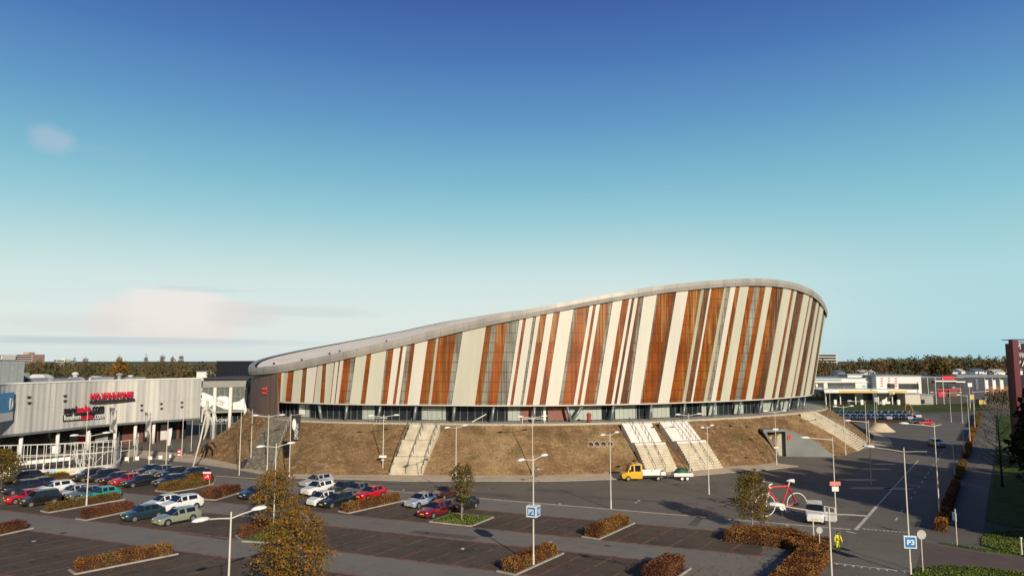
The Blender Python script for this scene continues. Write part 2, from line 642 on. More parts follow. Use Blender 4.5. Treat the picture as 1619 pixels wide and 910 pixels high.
# light strip beyond the last bays on the right of the lower rows
sheet('parking_lane', [at_t(1085, 53.6), at_t(1250, 53.6), at_t(1232, 61.2), at_t(1062, 61.2)], 0.008, lane_m)

rows = [(38.0, 48.4, 800), (53.6, 61.2, 1062), (66.2, 73.9, 1205)]
for t0, t1, b in rows:
    p0, p1 = at_t(b, t0), at_t(b, t1)
    sheet('parking_bays', [ST(-100, t0), p0, p1, ST(-100, t1)], 0.012, bay_m)
    mb = MB()
    for t in (t0, t1):
        q = ST(-100, t); p = at_t(b, t)
        w = 0.16
        mb.add([q - NT * w, p - NT * w, p + NT * w, q + NT * w], [(0, 1, 2, 3)])
    s1 = to_s(p0) - 0.3
    k = 0
    tm = (t0 + t1) / 2
    while s1 - 2.55 * k > -100:
        s = s1 - 2.55 * k
        for ta, tb in ((t0 + 0.3, tm - 0.35), (tm + 0.35, t1 - 0.3)):
            a, c = ST(s, ta), ST(s, tb)
            mb.add([a - U * .075, a + U * .075, c + U * .075, c - U * .075], [(0, 1, 2, 3)])
        k += 1
    for i in range(len(mb.v)):
        mb.v[i] = (mb.v[i][0], mb.v[i][1], 0.016)
    struct(mb.build('bay_marking', bayline_m))
    # parked-car oil stains: dark blotches with a shape of their own
    rs = random.Random(int(t0))
    mb = MB()
    for i in range(26):
        s = s1 - 2.55 * (i + 0.5)
        for tc_ in (t0 + 2.2, t1 - 2.2):
            if rs.random() < 0.7:
                c = ST(s, tc_ + rs.uniform(-.5, .5))
                rr = rs.uniform(.25, .55)
                vs = []
                for j in range(10):
                    q = 2 * math.pi * j / 10
                    k2 = rr * rs.uniform(.6, 1.2)
                    vs.append((c.x + k2 * math.cos(q), c.y + k2 * math.sin(q), 0.016))
                mb.add(vs, [tuple(range(10))])
    stain = mat('oil_stain', (0.092, 0.078, 0.062), rough=0.9, var=0.3)
    struct(mb.build('bay_marking', stain))

# kerb line along the far lane
mb = MB()
for pa, pb in ((Vector(G(341, 752)), Vector(G(404, 756))), (Vector(G(404, 756)), Vector(G(600, 774)))):
    d = (pb - pa).normalized(); nn = Vector((-d.y, d.x, 0)) * .12
    mb.obox(pa - nn, pb - pa, nn * 2, (0, 0, 0.05))
pa, pb = Vector(G(600, 774)), at_t(1345, TK - .1)
d = (pb - pa).normalized(); nn = Vector((-d.y, d.x, 0)) * .13
mb.obox(pa - nn, pb - pa, nn * 2, (0, 0, 0.05))
struct(mb.build('kerb_line', m_kerb))

# ---- sand path round the mound
path_in = [(196, 712), (250, 716), (303, 720), (366, 733), (411, 744), (461, 750), (531, 751.5), (600, 751.2), (761, 752), (854, 752), (900, 751), (965, 748.5), (1096, 744),
           (1142, 739), (1200, 736), (1226, 733)]
path_out = [(190, 720), (250, 726), (300, 731), (369, 741), (411, 749.5), (457, 755.6), (554, 757.5), (640, 760.5), (761, 760.5), (860, 760.8), (900, 760), (969, 757.7), (1096, 752),
            (1154, 747), (1210, 743), (1262, 737)]
pi = [G(*p) for p in path_in]; po = [G(*p) for p in path_out]
mb = MB()
mb.ring_bridge([(p.x, p.y, 0.10) for p in po], [(p.x, p.y + 1.2, 0.10) for p in pi], closed=False)
mb.ring_bridge([(p.x, p.y, 0.0) for p in po], [(p.x, p.y, 0.10) for p in po], closed=False)
struct(mb.build('footpath', path_m))
mb = MB()
mb.ring_bridge([(p.x, p.y - .09, 0.02) for p in po], [(p.x, p.y - .09, 0.112) for p in po], closed=False)
mb.ring_bridge([(p.x, p.y - .09, 0.112) for p in po], [(p.x, p.y + .09, 0.112) for p in po], closed=False)
struct(mb.build('kerb', m_kerb))
# light bare patches on the right behind the mound
sheet('sand_patch', [G(1330, 707), G(1300, 690), G(1352, 680), G(1385, 683), G(1408, 694), G(1411, 703), G(1380, 708)], 0.010, path_m)
sheet('sand_patch', [G(1485, 662), G(1492, 649), G(1522, 649), G(1518, 668)], 0.010, pinkpath_m)


def mound_heap(name, px, label):
    mb = MB()
    c = (G(px[0], px[1]) + G(px[2], px[1])) / 2
    w = (G(px[2], px[1]) - G(px[0], px[1])).length / 2
    n = 20
    rings = []
    for (k, z) in ((1.0, 0.0), (.8, .55), (.55, 1.3), (.42, 1.75), (.36, 1.9), (.001, 1.95)):
        ring = []
        for i in range(n):
            q = 2 * math.pi * i / n
            r = w * k * (1 + .06 * noise.noise(Vector((math.cos(q) * 2, math.sin(q) * 2, z))))
            ring.append((c.x + r * math.cos(q), c.y + w * .35 + r * math.sin(q) * .8, z))
        rings.append(ring)
    for a, b in zip(rings, rings[1:]):
        mb.ring_bridge(a, b)
    o = mb.build(name, path_m, smooth=True)
    return tag(o, label, 'sand heap')


mound_heap('sand_heap', (1372, 682, 1419), 'flat-topped sandy heap on the asphalt in front of the row of blue cars')

# ---- road on the right
def stroke(mb, a, b, w, z=0.014):
    a, b = Vector(a), Vector(b)
    d = (b - a).normalized(); nn = Vector((-d.y, d.x, 0)) * w / 2
    vs = [a - nn, b - nn, b + nn, a + nn]
    mb.add([(v.x, v.y, z) for v in vs], [(0, 1, 2, 3)])


mb = MB()
stroke(mb, G(1353, 837), G(1386, 800), .35)
stroke(mb, G(1387, 799), G(1452, 727), .18)
for i in range(16):
    a, b = G(1416, 822), G(1492, 712)
    p = a.lerp(b, i / 15)
    q = a.lerp(b, (i + .35) / 15)
    stroke(mb, p, q, .16)
stroke(mb, G(1405, 729), G(1440, 732), .3)
stroke(mb, G(1440, 713), G(1486, 716), .3)
stroke(mb, G(1432, 766), G(1462, 768), .25)
stroke(mb, G(1480, 741), G(1497, 743), .3)
stroke(mb, G(1338, 839), G(1354, 843), .3)


def teeth(a, b, nn, depth):
    a, b = Vector(a), Vector(b)
    d = (b - a).normalized(); e = Vector((-d.y, d.x, 0))
    stroke(mb, a, b, .16)
    L_ = (b - a).length
    for i in range(nn):
        p = a + d * (L_ * (i + .5) / nn)
        w = L_ / nn * .22
        mb.add([tuple(p - d * w - e * .1) [:2] + (.014,), tuple(p + d * w - e * .1)[:2] + (.014,), tuple(p + d * w * .4 - e * depth)[:2] + (.014,)], [(2, 1, 0)])


teeth(G(1363, 835), G(1438, 841), 12, .55)
teeth(G(1316, 889), G(1436, 903), 9, .7)
struct(mb.build('road_marking', mark_m))

# small worn patches and litter-like specks on the plaza
mb = MB()
rs = random.Random(4)
for (px, py) in [(54, 855), (732, 867), (870, 857), (1010, 791), (1006, 794), (638, 774), (712, 785), (1245, 830), (1250, 828), (885, 796)]:
    c = G(px, py)
    mb.add([(c.x + rs.uniform(.1, .25) * math.cos(2 * math.pi * j / 6), c.y + rs.uniform(.2, .4) * math.sin(2 * math.pi * j / 6), .02) for j in range(6)],
           [tuple(range(6))])
struct(mb.build('paving_patch', m_white))
mb = MB()
for (px, py, w) in [(1400, 733, 2.4), (1388, 741, 2.6), (1420, 772, 2.0), (1376, 771, 3), (1355, 758, 3.0)]:
    c = G(px, py)
    mb.add([(c.x + w * math.cos(2 * math.pi * j / 9) * rs.uniform(.7, 1.1), c.y + .9 * math.sin(2 * math.pi * j / 9), .01) for j in range(9)], [tuple(range(9))])
struct(mb.build('paving_patch', path_m))

# repaired trenches, cracks, drains and manholes in the paving
m_patch = mat('repaired_asphalt', (.118, .108, .09), rough=.85, var=.15, scale=.4)
layer_noise(m_patch, (0.7, 0.7, 0.7), 8.0, 0.45, 0.7, 0.6, mult=True)
m_crack = mat('tar_seal', (.05, .047, .042), rough=.6, var=.2)
rs = random.Random(17)
mb = MB()
for (px, py, L_, w, a) in [(1010, 790, 14, 1.1, -.35), (760, 780, 9, 1.6, -.4), (1110, 815, 10, .9, 1.1), (560, 763, 16, 1.0, -.15), (870, 775, 6, 2.2, -.3), (700, 845, 7, 1.3, -.4), (330, 845, 6, 1.6, -.4), (400, 880, 5, 1.2, 1.0), (1180, 790, 12, 1.2, -.2), (1360, 815, 6, 1.4, .9)]:
    c = G(px, py); d = Vector((math.cos(a), math.sin(a), 0)); e = Vector((-d.y, d.x, 0))
    vs = []
    for k in range(9):
        f = -1 + 2 * k / 8; vs.append(c + d * f * L_ / 2 - e * w * rs.uniform(.42, .55))
    for k in range(9):
        f = 1 - 2 * k / 8; vs.append(c + d * f * L_ / 2 + e * w * rs.uniform(.42, .55))
    mb.add([(v.x, v.y, .011 + .0004 * (px % 5)) for v in vs], [tuple(range(18))])
struct(mb.build('asphalt_repair', m_patch))
mb = MB()
for k in range(26):
    p = Vector(G(rs.uniform(380, 1420), rs.uniform(765, 890))); a = rs.choice([UA, VA, UA + .2, VA - .3])
    w = rs.uniform(.025, .05)
    for q in range(rs.randint(4, 9)):
        a2 = a + rs.uniform(-.35, .35); q2 = p + Vector((math.cos(a2), math.sin(a2), 0)) * rs.uniform(.7, 1.6)
        stroke(mb, p, q2, w, .0185 + .00002 * k)
        p = q2
struct(mb.build('crack_seal', m_crack))
mb = MB()
for (px, py) in [(675, 842), (960, 862), (1140, 800), (880, 796), (520, 765), (300, 832), (1040, 775), (560, 868), (1330, 800), (780, 772), (100, 842)]:
    c = G(px, py)
    mb.box((c.x, c.y, .011), (.5, .5, .016), UA)
struct(mb.build('drain_cover', m_dark))

# ---- lawns and footpaths on the right
foot = [G(1568, 662), G(1600, 662), G(1600, 705), G(1572, 705), G(1566, 760), G(1557, 822), G(1552, 862), G(1800, 872), G(1800, 925), G(1490, 893), G(1447, 897), G(1470, 858), G(1495, 842), G(1530, 740), G(1556, 660)]
sheet('cycle_path', foot, 0.010, asphalt)
sheet('brick_path', [G(1448, 896), G(1462, 857), G(1481, 861), G(1560, 874), G(1760, 895), G(1760, 925), G(1560, 896)], 0.014, pinkpath_m)


def lawn(name, poly, h=0.08, m=None):
    mb = MB()
    mb.prism([(p[0], p[1]) for p in poly], 0.0, h)
    return struct(mb.build(name, m or grass_m))


lawn('lawn', [G(1552, 862), G(1553, 852), G(1558, 845), G(1570, 841), G(1600, 839), G(1760, 846), G(1790, 893), G(1619, 880), G(1575, 869)])
lawn('lawn', [G(1576, 706), G(1720, 700), G(1900, 800), G(1790, 842), G(1600, 832), G(1560, 822), G(1570, 765)])
lawn('lawn', [G(1576, 698), G(1576, 657), G(1900, 655), G(1760, 697)])
lawn('verge', [G(1436, 935), G(1447, 899), G(1490, 894), G(1560, 898), G(1800, 926), G(1900, 1000), G(1500, 1000)])
lawn('verge', [G(1484, 858.5), G(1500, 860), G(1540, 866), G(1760, 892), G(1760, 895), G(1560, 872.5)])
lawn('playing_field', [G(1150, 637), G(1562, 639), G(1552, 650), G(1475, 652), G(1200, 653)], 0.06, field_m)
# ------------------------------------------------------------------ velodrome geometry
bx_ = [400, 443, 551, 666, 760, 850, 960, 1020, 1130, 1207, 1249, 1279]
by_ = [632, 635, 638.6, 639.4, 640.4, 640.6, 639, 637.7, 634, 630.6, 627.6, 624.7]
tx_ = [400, 437, 466, 497, 551, 609, 666, 700, 768.6, 828.6, 886, 937, 985.7, 1020, 1038.6, 1086, 1124.6, 1163, 1207.6, 1243, 1267, 1284.7, 1296.6, 1301]
ty_ = [590.6, 590, 585, 578.6, 566.6, 553.4, 540, 531, 515, 503, 491.4, 481.4, 473, 467.7, 464, 458.6, 455, 452, 451.4, 455, 461.5, 470.4, 482, 491]
ZB = 9.5        # lower edge of the cladding
ZT = 6.7        # terrace

# strips: kind, top picture column, bottom picture column of its left boundary (three measured stretches)
s4 = [('R', 207, 215), ('C', 232, 222), ('K', 242, 230), ('R', 265, 248), ('C', 300, 285), ('A', 345, 330), ('W', 372, 358), ('R', 425, 400), ('C', 432, 408),
      ('R', 455, 440), ('C', 478, 467), ('R', 520, 495), ('W', 528, 503), ('B', 545, 520), ('W', 555, 528), ('R', 572, 542), ('G', 612, 580), ('C', 640, 605),
      ('R', 700, 665), ('C', 727, 692), ('G', 808, 775), ('R', 818, 783), ('W', 850, 812), ('R', 888, 843), ('W', 902, 860), ('G', 922, 878), ('R', 945, 905),
      ('W', 968, 925), ('R', 1038, 990), ('A', 1062, 1014), ('K', 1085, 1040), ('R', 1098, 1055)]
s5 = [('A', 22, -30), ('R', 45, -5), ('G', 75, 22), ('C', 112, 50), ('R', 240, 178), ('A', 254, 196), ('G', 272, 212), ('R', 300, 248), ('G', 358, 300), ('W', 425, 355), ('R', 445, 372), ('W', 462, 388),
      ('G', 500, 428), ('W', 518, 443), ('R', 540, 460), ('W', 575, 497), ('R', 612, 533), ('W', 648, 567), ('G', 722, 640), ('R', 740, 660), ('W', 812, 722),
      ('R', 832, 742), ('W', 848, 758), ('R', 870, 778), ('G', 925, 835), ('W', 940, 848), ('R', 992, 897), ('W', 1030, 930), ('B', 1045, 945), ('W', 1060, 960), ('B', 1080, 978)]
s6 = [('G', 40, -30), ('W', 58, -22), ('G', 128, 38), ('R', 140, 48), ('B', 215, 115), ('W', 232, 132), ('R', 295, 192), ('A', 340, 240), ('K', 365, 262), ('B', 380, 280), ('W', 410, 308), ('R', 418, 318),
      ('A', 465, 350), ('K', 488, 376), ('G', 500, 395), ('W', 520, 415), ('R', 548, 440), ('C', 570, 465), ('R', 617, 512), ('G', 650, 545), ('R', 682, 575), ('C', 708, 600),
      ('R', 740, 632), ('B', 772, 662), ('C', 803, 700), ('R', 845, 738), ('C', 858, 755), ('D', 873, 772), ('B', 878, 777), ('C', 912, 808), ('R', 940, 840),
      ('C', 948, 848), ('B', 958, 862), ('C', 980, 892), ('B', 990, 905), ('C', 1000, 915)]
bound = [(k, 380 + .2857 * a, 380 + .2857 * b) for k, a, b in s4] + [(k, 700 + .2857 * a, 700 + .2857 * b) for k, a, b in s5] + \
        [(k, 1000 + .2966 * a, 1000 + .2966 * b) for k, a, b in s6]
front = []
for k, pt, pb in bound:
    B = G(pb, np.interp(pb, bx_, by_), ZB)
    T = P(pt, np.interp(pt, tx_, ty_), B.y)
    front.append((k, B, T))
# last measured edge, the turn on the right, the back and the brown end wall
B = G(1279, 624.7, ZB); T = P(1300.5, 490, B.y)
front.append(('B', B, T))
ring = [(k, b, t) for k, b, t in front]


def topz(px, py, D):
    return P(px, py, D).z


extra = [('C', (65.2, 152.5), P(1303.5, 498, 152.5)), ('B', (66.6, 158.0), P(1304, 503, 158.0)), ('C', (67.0, 165.0), (71.0, 165.0, 27.2)), ('B', (66.0, 175.0), (70.2, 176.0, 27.0)), ('C', (63.0, 187.0), (67.0, 189.0, 27.3)),
         ('B', (57.0, 200.0), (60.0, 204.0, 28.3)), ('C', (45.0, 212.0), (47.0, 216.0, 29.4)), ('B', (25.0, 219.0), (26.0, 223.0, 31.5)), ('C', (2.0, 221.0), (2.5, 225.0, 31.3)),
         ('B', (-21.0, 217.0), (-21.2, 220.0, 27.5)), ('C', (-33.0, 211.0), (-33.4, 213.5, 24.4)), ('B', (-42.0, 203.0), (-42.6, 205.0, 22.0)), ('C', (-49.6, 192.0), (-50.2, 193.5, 19.8)),
         ('T', (-55.4, 178.0), (-55.8, 179.0, 17.7)), ('T', (-57.3, 165.0), (-57.5, 165.5, 16.2)), ('T', (-57.0, 156.0), (-57.0, 156.0, 15.2)), ('T', (-55.0, 148.3), (-55.0, 148.3, 14.5)),
         ('T', (-52.6, 141.5), (-52.6, 141.5, 14.15)), ('T', (-49.8, 135.6), (-49.8, 135.6, 14.1)), ('T', (-46.0, 129.8), (-45.9, 129.8, 14.3))]
for k, b, t in extra:
    ring.append((k, Vector((b[0], b[1], ZB)), Vector(t)))
NB = len(ring)
# make the first column meet the last measured one
cen = Vector((5, 168, 0))


def outward(i, arr):
    a, b = arr[i - 1], arr[(i + 1) % len(arr)]
    t = Vector((b.x - a.x, b.y - a.y, 0))
    if t.length < 1e-6:
        t = Vector((1, 0, 0))
    t.normalize()
    return Vector((t.y, -t.x, 0))


Bs = [r[1] for r in ring]; Ts = [r[2] for r in ring]
# light smoothing of measured depth/height jitter on the ruled surface
for _ in range(3):
    Bs2 = [p.copy() for p in Bs]; Ts2 = [p.copy() for p in Ts]
    for i in range(1, len(front) - 1):
        for arr, new in ((Bs, Bs2), (Ts, Ts2)):
            a, b, c = arr[i - 1], arr[i], arr[i + 1]
            w = (b.x - a.x) / (c.x - a.x + 1e-9)
            w = min(1, max(0, w))
            new[i].y = .5 * b.y + .5 * (a.y + (c.y - a.y) * w)
    Bs, Ts = Bs2, Ts2

# dense closed outlines resampled between boundaries
def dense(arr, step=1.2):
    out, idx = [], []
    k = len(arr)
    for i in range(k):
        p0, p1, p2, p3 = arr[i - 1], arr[i], arr[(i + 1) % k], arr[(i + 2) % k]
        nseg = max(1, int((p2 - p1).length / step))
        idx.append(len(out))
        fr = i < len(front) + 1 or (p2 - p1).length < 3.0
        for j in range(nseg):
            t = j / nseg
            if fr:
                out.append(p1.lerp(p2, t))
            else:
                out.append(0.5 * ((2 * p1) + (p2 - p0) * t + (2 * p0 - 5 * p1 + 4 * p2 - p3) * t * t + (3 * p1 - p0 - 3 * p2 + p3) * t ** 3))
    return out, idx


Bd, bi = dense(Bs)
# the rim is sampled with the same counts as the base
def dense_like(arr, idx, total):
    out = []
    k = len(arr)
    for i in range(k):
        p0, p1, p2, p3 = arr[i - 1], arr[i], arr[(i + 1) % k], arr[(i + 2) % k]
        nseg = (idx[i + 1] if i + 1 < k else total) - idx[i]
        fr = i < len(front) + 1 or (p2 - p1).length < 3.0
        for j in range(nseg):
            t = j / nseg
            if fr:
                out.append(p1.lerp(p2, t))
            else:
                out.append(0.5 * ((2 * p1) + (p2 - p0) * t + (2 * p0 - 5 * p1 + 4 * p2 - p3) * t * t + (3 * p1 - p0 - 3 * p2 + p3) * t ** 3))
    return out


Td = dense_like(Ts, bi, len(Bd))


def smooth_ring(arr, it, what=(0, 1, 2)):
    for _ in range(it):
        new = [p.copy() for p in arr]
        k = len(arr)
        for i in range(k):
            a, c = arr[i - 1], arr[(i + 1) % k]
            for d in what:
                new[i][d] = .5 * arr[i][d] + .25 * (a[d] + c[d])
        arr = new
    return arr


def offset_ring(arr, d, z=None, dz=0.0):
    out = []
    for i, p in enumerate(arr):
        o = outward(i, arr)
        out.append(Vector((p.x + o.x * d, p.y + o.y * d, (p.z + dz) if z is None else z)))
    return out


# uniformly resampled smooth plan curves for terrace / mound / fascia
def resample(arr, n, closed=True):
    a = arr + [arr[0]] if closed else arr
    L_ = [0]
    for p, q in zip(a, a[1:]):
        L_.append(L_[-1] + (q - p).length)
    out, j = [], 0
    for i in range(n):
        s = L_[-1] * i / (n if closed else n - 1)
        while j < len(L_) - 2 and L_[j + 1] < s:
            j += 1
        t = (s - L_[j]) / max(1e-9, L_[j + 1] - L_[j])
        out.append(a[j].lerp(a[j + 1], t))
    return out


Bu = smooth_ring(resample(Bd, 280), 6)
Tu = smooth_ring(resample(Td, 320), 6)

VC = Vector((5, 165, 0))
velo = thing('velodrome', 'large oval sports hall with slanted rust-orange and cream striped cladding under a rising grey roof', 'sports hall', VC)

m_W = mat('cream_white_panel', (0.60, 0.57, 0.49), rough=0.55, var=0.05, scale=0.4, stretch=(1, 1, .15))
m_C = mat('pale_green_panel', (0.50, 0.49, 0.39), rough=0.55, var=0.07, scale=0.5, stretch=(1, 1, .15))
m_K = mat('khaki_panel', (0.40, 0.36, 0.27), rough=0.5, var=0.15, scale=0.6, stretch=(1, 1, .1))
for mm in (m_W, m_C, m_K):
    seams(mm, 0, 1.05, 0.035, (0.42, 0.40, 0.33), 0.35)
m_R = mat('rust_orange_panel', (0.275, 0.073, 0.010), rough=0.32, var=0.22, scale=0.55, spec=0.5, stretch=(1, 1, .08))
m_A = mat('amber_panel', (0.27, 0.11, 0.022), rough=0.28, var=0.25, scale=0.6, spec=0.6, stretch=(1.6, 1, .08))
m_B = mat('brown_panel', (0.14, 0.06, 0.026), rough=0.35, var=0.25, scale=0.6, spec=0.5, stretch=(1, 1, .08))
m_Gp = mat('grey_glass_panel', (0.26, 0.255, 0.21), rough=0.2, var=0.22, scale=0.5, spec=0.7, stretch=(1, 1, .12))
for mm in (m_R, m_A, m_B, m_Gp):
    layer_noise(mm, (0.62, 0.55, 0.5), 0.16, 0.42, 0.62, 0.75, mult=True)
    layer_noise(mm, (1.55, 1.8, 2.2), 0.9, 0.55, 0.72, 0.75, mult=True, stretch=(2.2, 1, .06))
    layer_noise(mm, (0.5, 0.42, 0.36), 1.4, 0.52, 0.62, 0.65, mult=True, stretch=(2.0, 1, .04), loc=(7, 3, 1))
    seams(mm, 2, 1.62, 0.13, (0.045, 0.035, 0.028), 0.62, -.3)
    seams(mm, 0, 0.9, 0.05, (0.05, 0.04, 0.03), 0.35)
def upper_fins(m, col, z0, amount):
    nt = m.node_tree
    b = nt.nodes['Principled BSDF']
    src = b.inputs['Base Color'].links[0].from_socket
    tc = nt.nodes.new('ShaderNodeTexCoord')
    sp = nt.nodes.new('ShaderNodeSeparateXYZ'); nt.links.new(tc.outputs['Object'], sp.inputs[0])
    mp = nt.nodes.new('ShaderNodeMapping'); mp.inputs['Scale'].default_value = (3.2, 1, .07)
    nz = nt.nodes.new('ShaderNodeTexNoise'); nz.inputs['Scale'].default_value = 1.0; nz.inputs['Detail'].default_value = 3
    nt.links.new(tc.outputs['Object'], mp.inputs[0]); nt.links.new(mp.outputs[0], nz.inputs[0])
    mr = nt.nodes.new('ShaderNodeMapRange'); mr.inputs[1].default_value, mr.inputs[2].default_value = .52, .66
    nt.links.new(nz.outputs[0], mr.inputs[0])
    n2 = nt.nodes.new('ShaderNodeTexNoise'); n2.inputs['Scale'].default_value = .22
    nt.links.new(tc.outputs['Object'], n2.inputs[0])
    ad = nt.nodes.new('ShaderNodeMath'); ad.operation = 'MULTIPLY_ADD'; ad.inputs[1].default_value = 6.0
    nt.links.new(n2.outputs[0], ad.inputs[0]); nt.links.new(sp.outputs['Z'], ad.inputs[2])
    m2 = nt.nodes.new('ShaderNodeMapRange'); m2.inputs[1].default_value, m2.inputs[2].default_value = z0 + 3, z0 + 3.4; m2.inputs[4].default_value = amount
    nt.links.new(ad.outputs[0], m2.inputs[0])
    mu = nt.nodes.new('ShaderNodeMath'); mu.operation = 'MULTIPLY'
    nt.links.new(mr.outputs[0], mu.inputs[0]); nt.links.new(m2.outputs[0], mu.inputs[1])
    mx = nt.nodes.new('ShaderNodeMix'); mx.data_type = 'RGBA'
    nt.links.new(mu.outputs[0], mx.inputs[0]); nt.links.new(src, mx.inputs[6]); mx.inputs[7].default_value = (*col, 1)
    nt.links.new(mx.outputs[2], b.inputs['Base Color'])


upper_fins(m_R, (.36, .19, .06), 19.5, .8)
upper_fins(m_A, (.45, .29, .11), 19.5, .8)
upper_fins(m_B, (.26, .16, .08), 19.0, .7)
upper_fins(m_Gp, (.38, .36, .28), 19.0, .7)
m_Dk = mat('dark_joint', (0.03, 0.025, 0.02), rough=0.6)
m_T = mat('brown_timber_cladding', (0.17, 0.115, 0.092), rough=0.75, var=0.3, scale=0.7, stretch=(1.5, 1.5, .06))
layer_noise(m_T, (0.27, 0.19, 0.155), 0.5, 0.5, 0.75, 0.7, stretch=(1.2, 1.2, .04))
seams(m_T, 1, 0.6, 0.05, (0.04, 0.03, 0.025), 0.5)
kinds = {'W': m_W, 'C': m_C, 'K': m_K, 'R': m_R, 'A': m_A, 'B': m_B, 'G': m_Gp, 'D': m_Dk, 'T': m_T}
proud = {'W': .16, 'C': .16, 'K': .10, 'R': .0, 'A': .0, 'B': .02, 'G': -.03, 'D': -.1, 'T': .05}
TOP_UP = .5
for i in range(NB):
    k = ring[i][0]
    a = bi[i]; b = bi[i + 1] if i + 1 < NB else len(Bd)
    cols = [j % len(Bd) for j in range(a, b + 1)]
    nz = 6
    zb_ = ZB
    grid = []
    for j in cols:
        o = outward(j, Bd)
        bb, tt = Bd[j], Td[j]
        tt = tt + (tt - bb).normalized() * TOP_UP
        if k == 'T':
            bb = Vector((bb.x, bb.y, 0.0))
        grid.append([bb.lerp(tt, q / nz) + o * proud[k] for q in range(nz + 1)])
    mb = MB()
    nc = len(cols)
    vs = [p for c_ in grid for p in c_]
    fs = []
    for c_ in range(nc - 1):
        for q in range(nz):
            fs.append((c_ * (nz + 1) + q, (c_ + 1) * (nz + 1) + q, (c_ + 1) * (nz + 1) + q + 1, c_ * (nz + 1) + q + 1))
    mb.add(vs, fs)
    # returns so that each panel is a plate with thickness
    for c_ in (0, nc - 1):
        o = outward(cols[c_], Bd) * .35
        for q in range(nz):
            p, r_ = grid[c_][q], grid[c_][q + 1]
            if c_ == 0:
                mb.quad(p - o, p, r_, r_ - o)
            else:
                mb.quad(p, p - o, r_ - o, r_)
    for c_ in range(nc - 1):
        o1, o2 = outward(cols[c_], Bd) * .35, outward(cols[c_ + 1], Bd) * .35
        mb.quad(grid[c_][0] - o1, grid[c_ + 1][0] - o2, grid[c_ + 1][0], grid[c_][0])
    mb.build('end_wall' if k == 'T' else 'cladding_strip', kinds[k], velo)

# fascia and gutter
m_F = mat('zinc_fascia', (0.38, 0.355, 0.315), rough=0.5, var=0.08, scale=0.3, metal=0.15)
layer_noise(m_F, (0.8, 0.8, 0.82), 0.35, 0.45, 0.6, 0.7, mult=True, stretch=(1, 1, .1))
seams(m_F, 0, 2.4, 0.06, (0.12, 0.115, 0.11), 0.6)
m_roof = mat('roof_membrane', (0.90, 0.82, 0.68), rough=0.7, var=0.06, scale=0.15)
layer_noise(m_roof, (0.85, 0.84, 0.82), 0.12, 0.5, 0.65, 0.6, mult=True)
seams(m_roof, 0, 3.2, 0.10, (0.25, 0.24, 0.22), 0.5)
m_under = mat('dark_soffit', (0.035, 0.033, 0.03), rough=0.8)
FH = 1.32
r0 = offset_ring(Tu, 0.05, dz=0.0)
r1 = offset_ring(Tu, 0.5, dz=-0.02)
r2 = offset_ring(Tu, 0.68, dz=FH * .5)
r3 = offset_ring(Tu, 0.6, dz=FH)
r4 = offset_ring(Tu, -0.55, dz=FH + .04)
r5 = offset_ring(Tu, -0.6, dz=FH - .4)
mb = MB()
mb.ring_bridge(r0, r1, mi=1)
mb.ring_bridge(r1, r2); mb.ring_bridge(r2, r3); mb.ring_bridge(r3, r4)
mb.ring_bridge(r4, r5, mi=1)
mb.build('fascia', [m_F, m_under], velo, autosm=25)
# roof skin: inner outline to spine, heights blended from the rim
rin = offset_ring(Tu, -1.05, dz=FH - .1)
rin = smooth_ring(rin, 3)
xy = np.array([[p.x, p.y] for p in rin]); zz = np.array([p.z for p in rin])
mb = MB()
prev = offset_ring(Tu, -0.6, dz=FH - .4)
mb.ring_bridge(prev, rin, mi=1)
cx_, cy_ = 2.0, 168.0
prev = rin
for k in range(1, 15):
    f = 1 - k / 14
    f = max(f, .004)
    cur = []
    for p in rin:
        x, y = cx_ + (p.x - cx_) * f, cy_ + (p.y - cy_) * f
        d2 = (xy[:, 0] - x) ** 2 + (xy[:, 1] - y) ** 2 + 1.0
        w = d2 ** -1.6
        cur.append(Vector((x, y, float((w * zz).sum() / w.sum()) + 0.7 * (1 - f * f))))
    mb.ring_bridge(prev, cur)
    prev = cur
roof_o = mb.build('roof', [m_roof, m_under], velo, smooth=True)
# small roof anchors along the rim
for px, py in [(404, 578), (433, 576), (477, 570), (521, 560), (537, 556), (611, 540)]:
    d_ = ray(px, py)
    bvh = BVHTree.FromPolygons([Vector(v) for v in mb.v], mb.f)
    hit = bvh.ray_cast(Vector((0, 0, HC)), d_.normalized())
    if hit[0]:
        h = hit[0]
        q = MB(); q.box((h.x, h.y, h.z + .2), (.35, .35, .5)); q.build('roof_anchor', m_dark, velo)

# recessed ground floor
Gi = offset_ring(Bu, -2.2, z=ZT)
vis = list(range(len(Bu)))
mb = MB()
mb.ring_bridge([Vector((p.x, p.y, ZT)) for p in Gi], [Vector((p.x, p.y, ZB + .25)) for p in Gi])
mb.build('ground_floor_glazing', m_glass, velo)
mb = MB()
mb.ring_bridge(offset_ring(Bu, -3.2, z=ZB - .02), offset_ring(Bu, -.1, z=ZB - .02))
mb.build('soffit', m_under, velo)
mb = MB()
tr = [offset_ring(Bu, .22, z=ZB - .12), offset_ring(Bu, .22, z=ZB + .06), offset_ring(Bu, -.1, z=ZB - .12)]
st_ = next(i for i in range(len(Bu)) if Bu[i - 1].x < -41.6 <= Bu[i].x and Bu[i].y < 140)
en_ = next(i for i in range(st_, st_ + len(Bu)) if Bu[i % len(Bu)].x < -48)
sel = [i % len(Bu) for i in range(st_, en_)]
tr = [[r_[i] for i in sel] for r_ in tr]
mb.ring_bridge(tr[0], tr[1], closed=False); mb.ring_bridge(tr[2], tr[0], closed=False)
mb.build('cladding_edge_trim', m_W, velo)


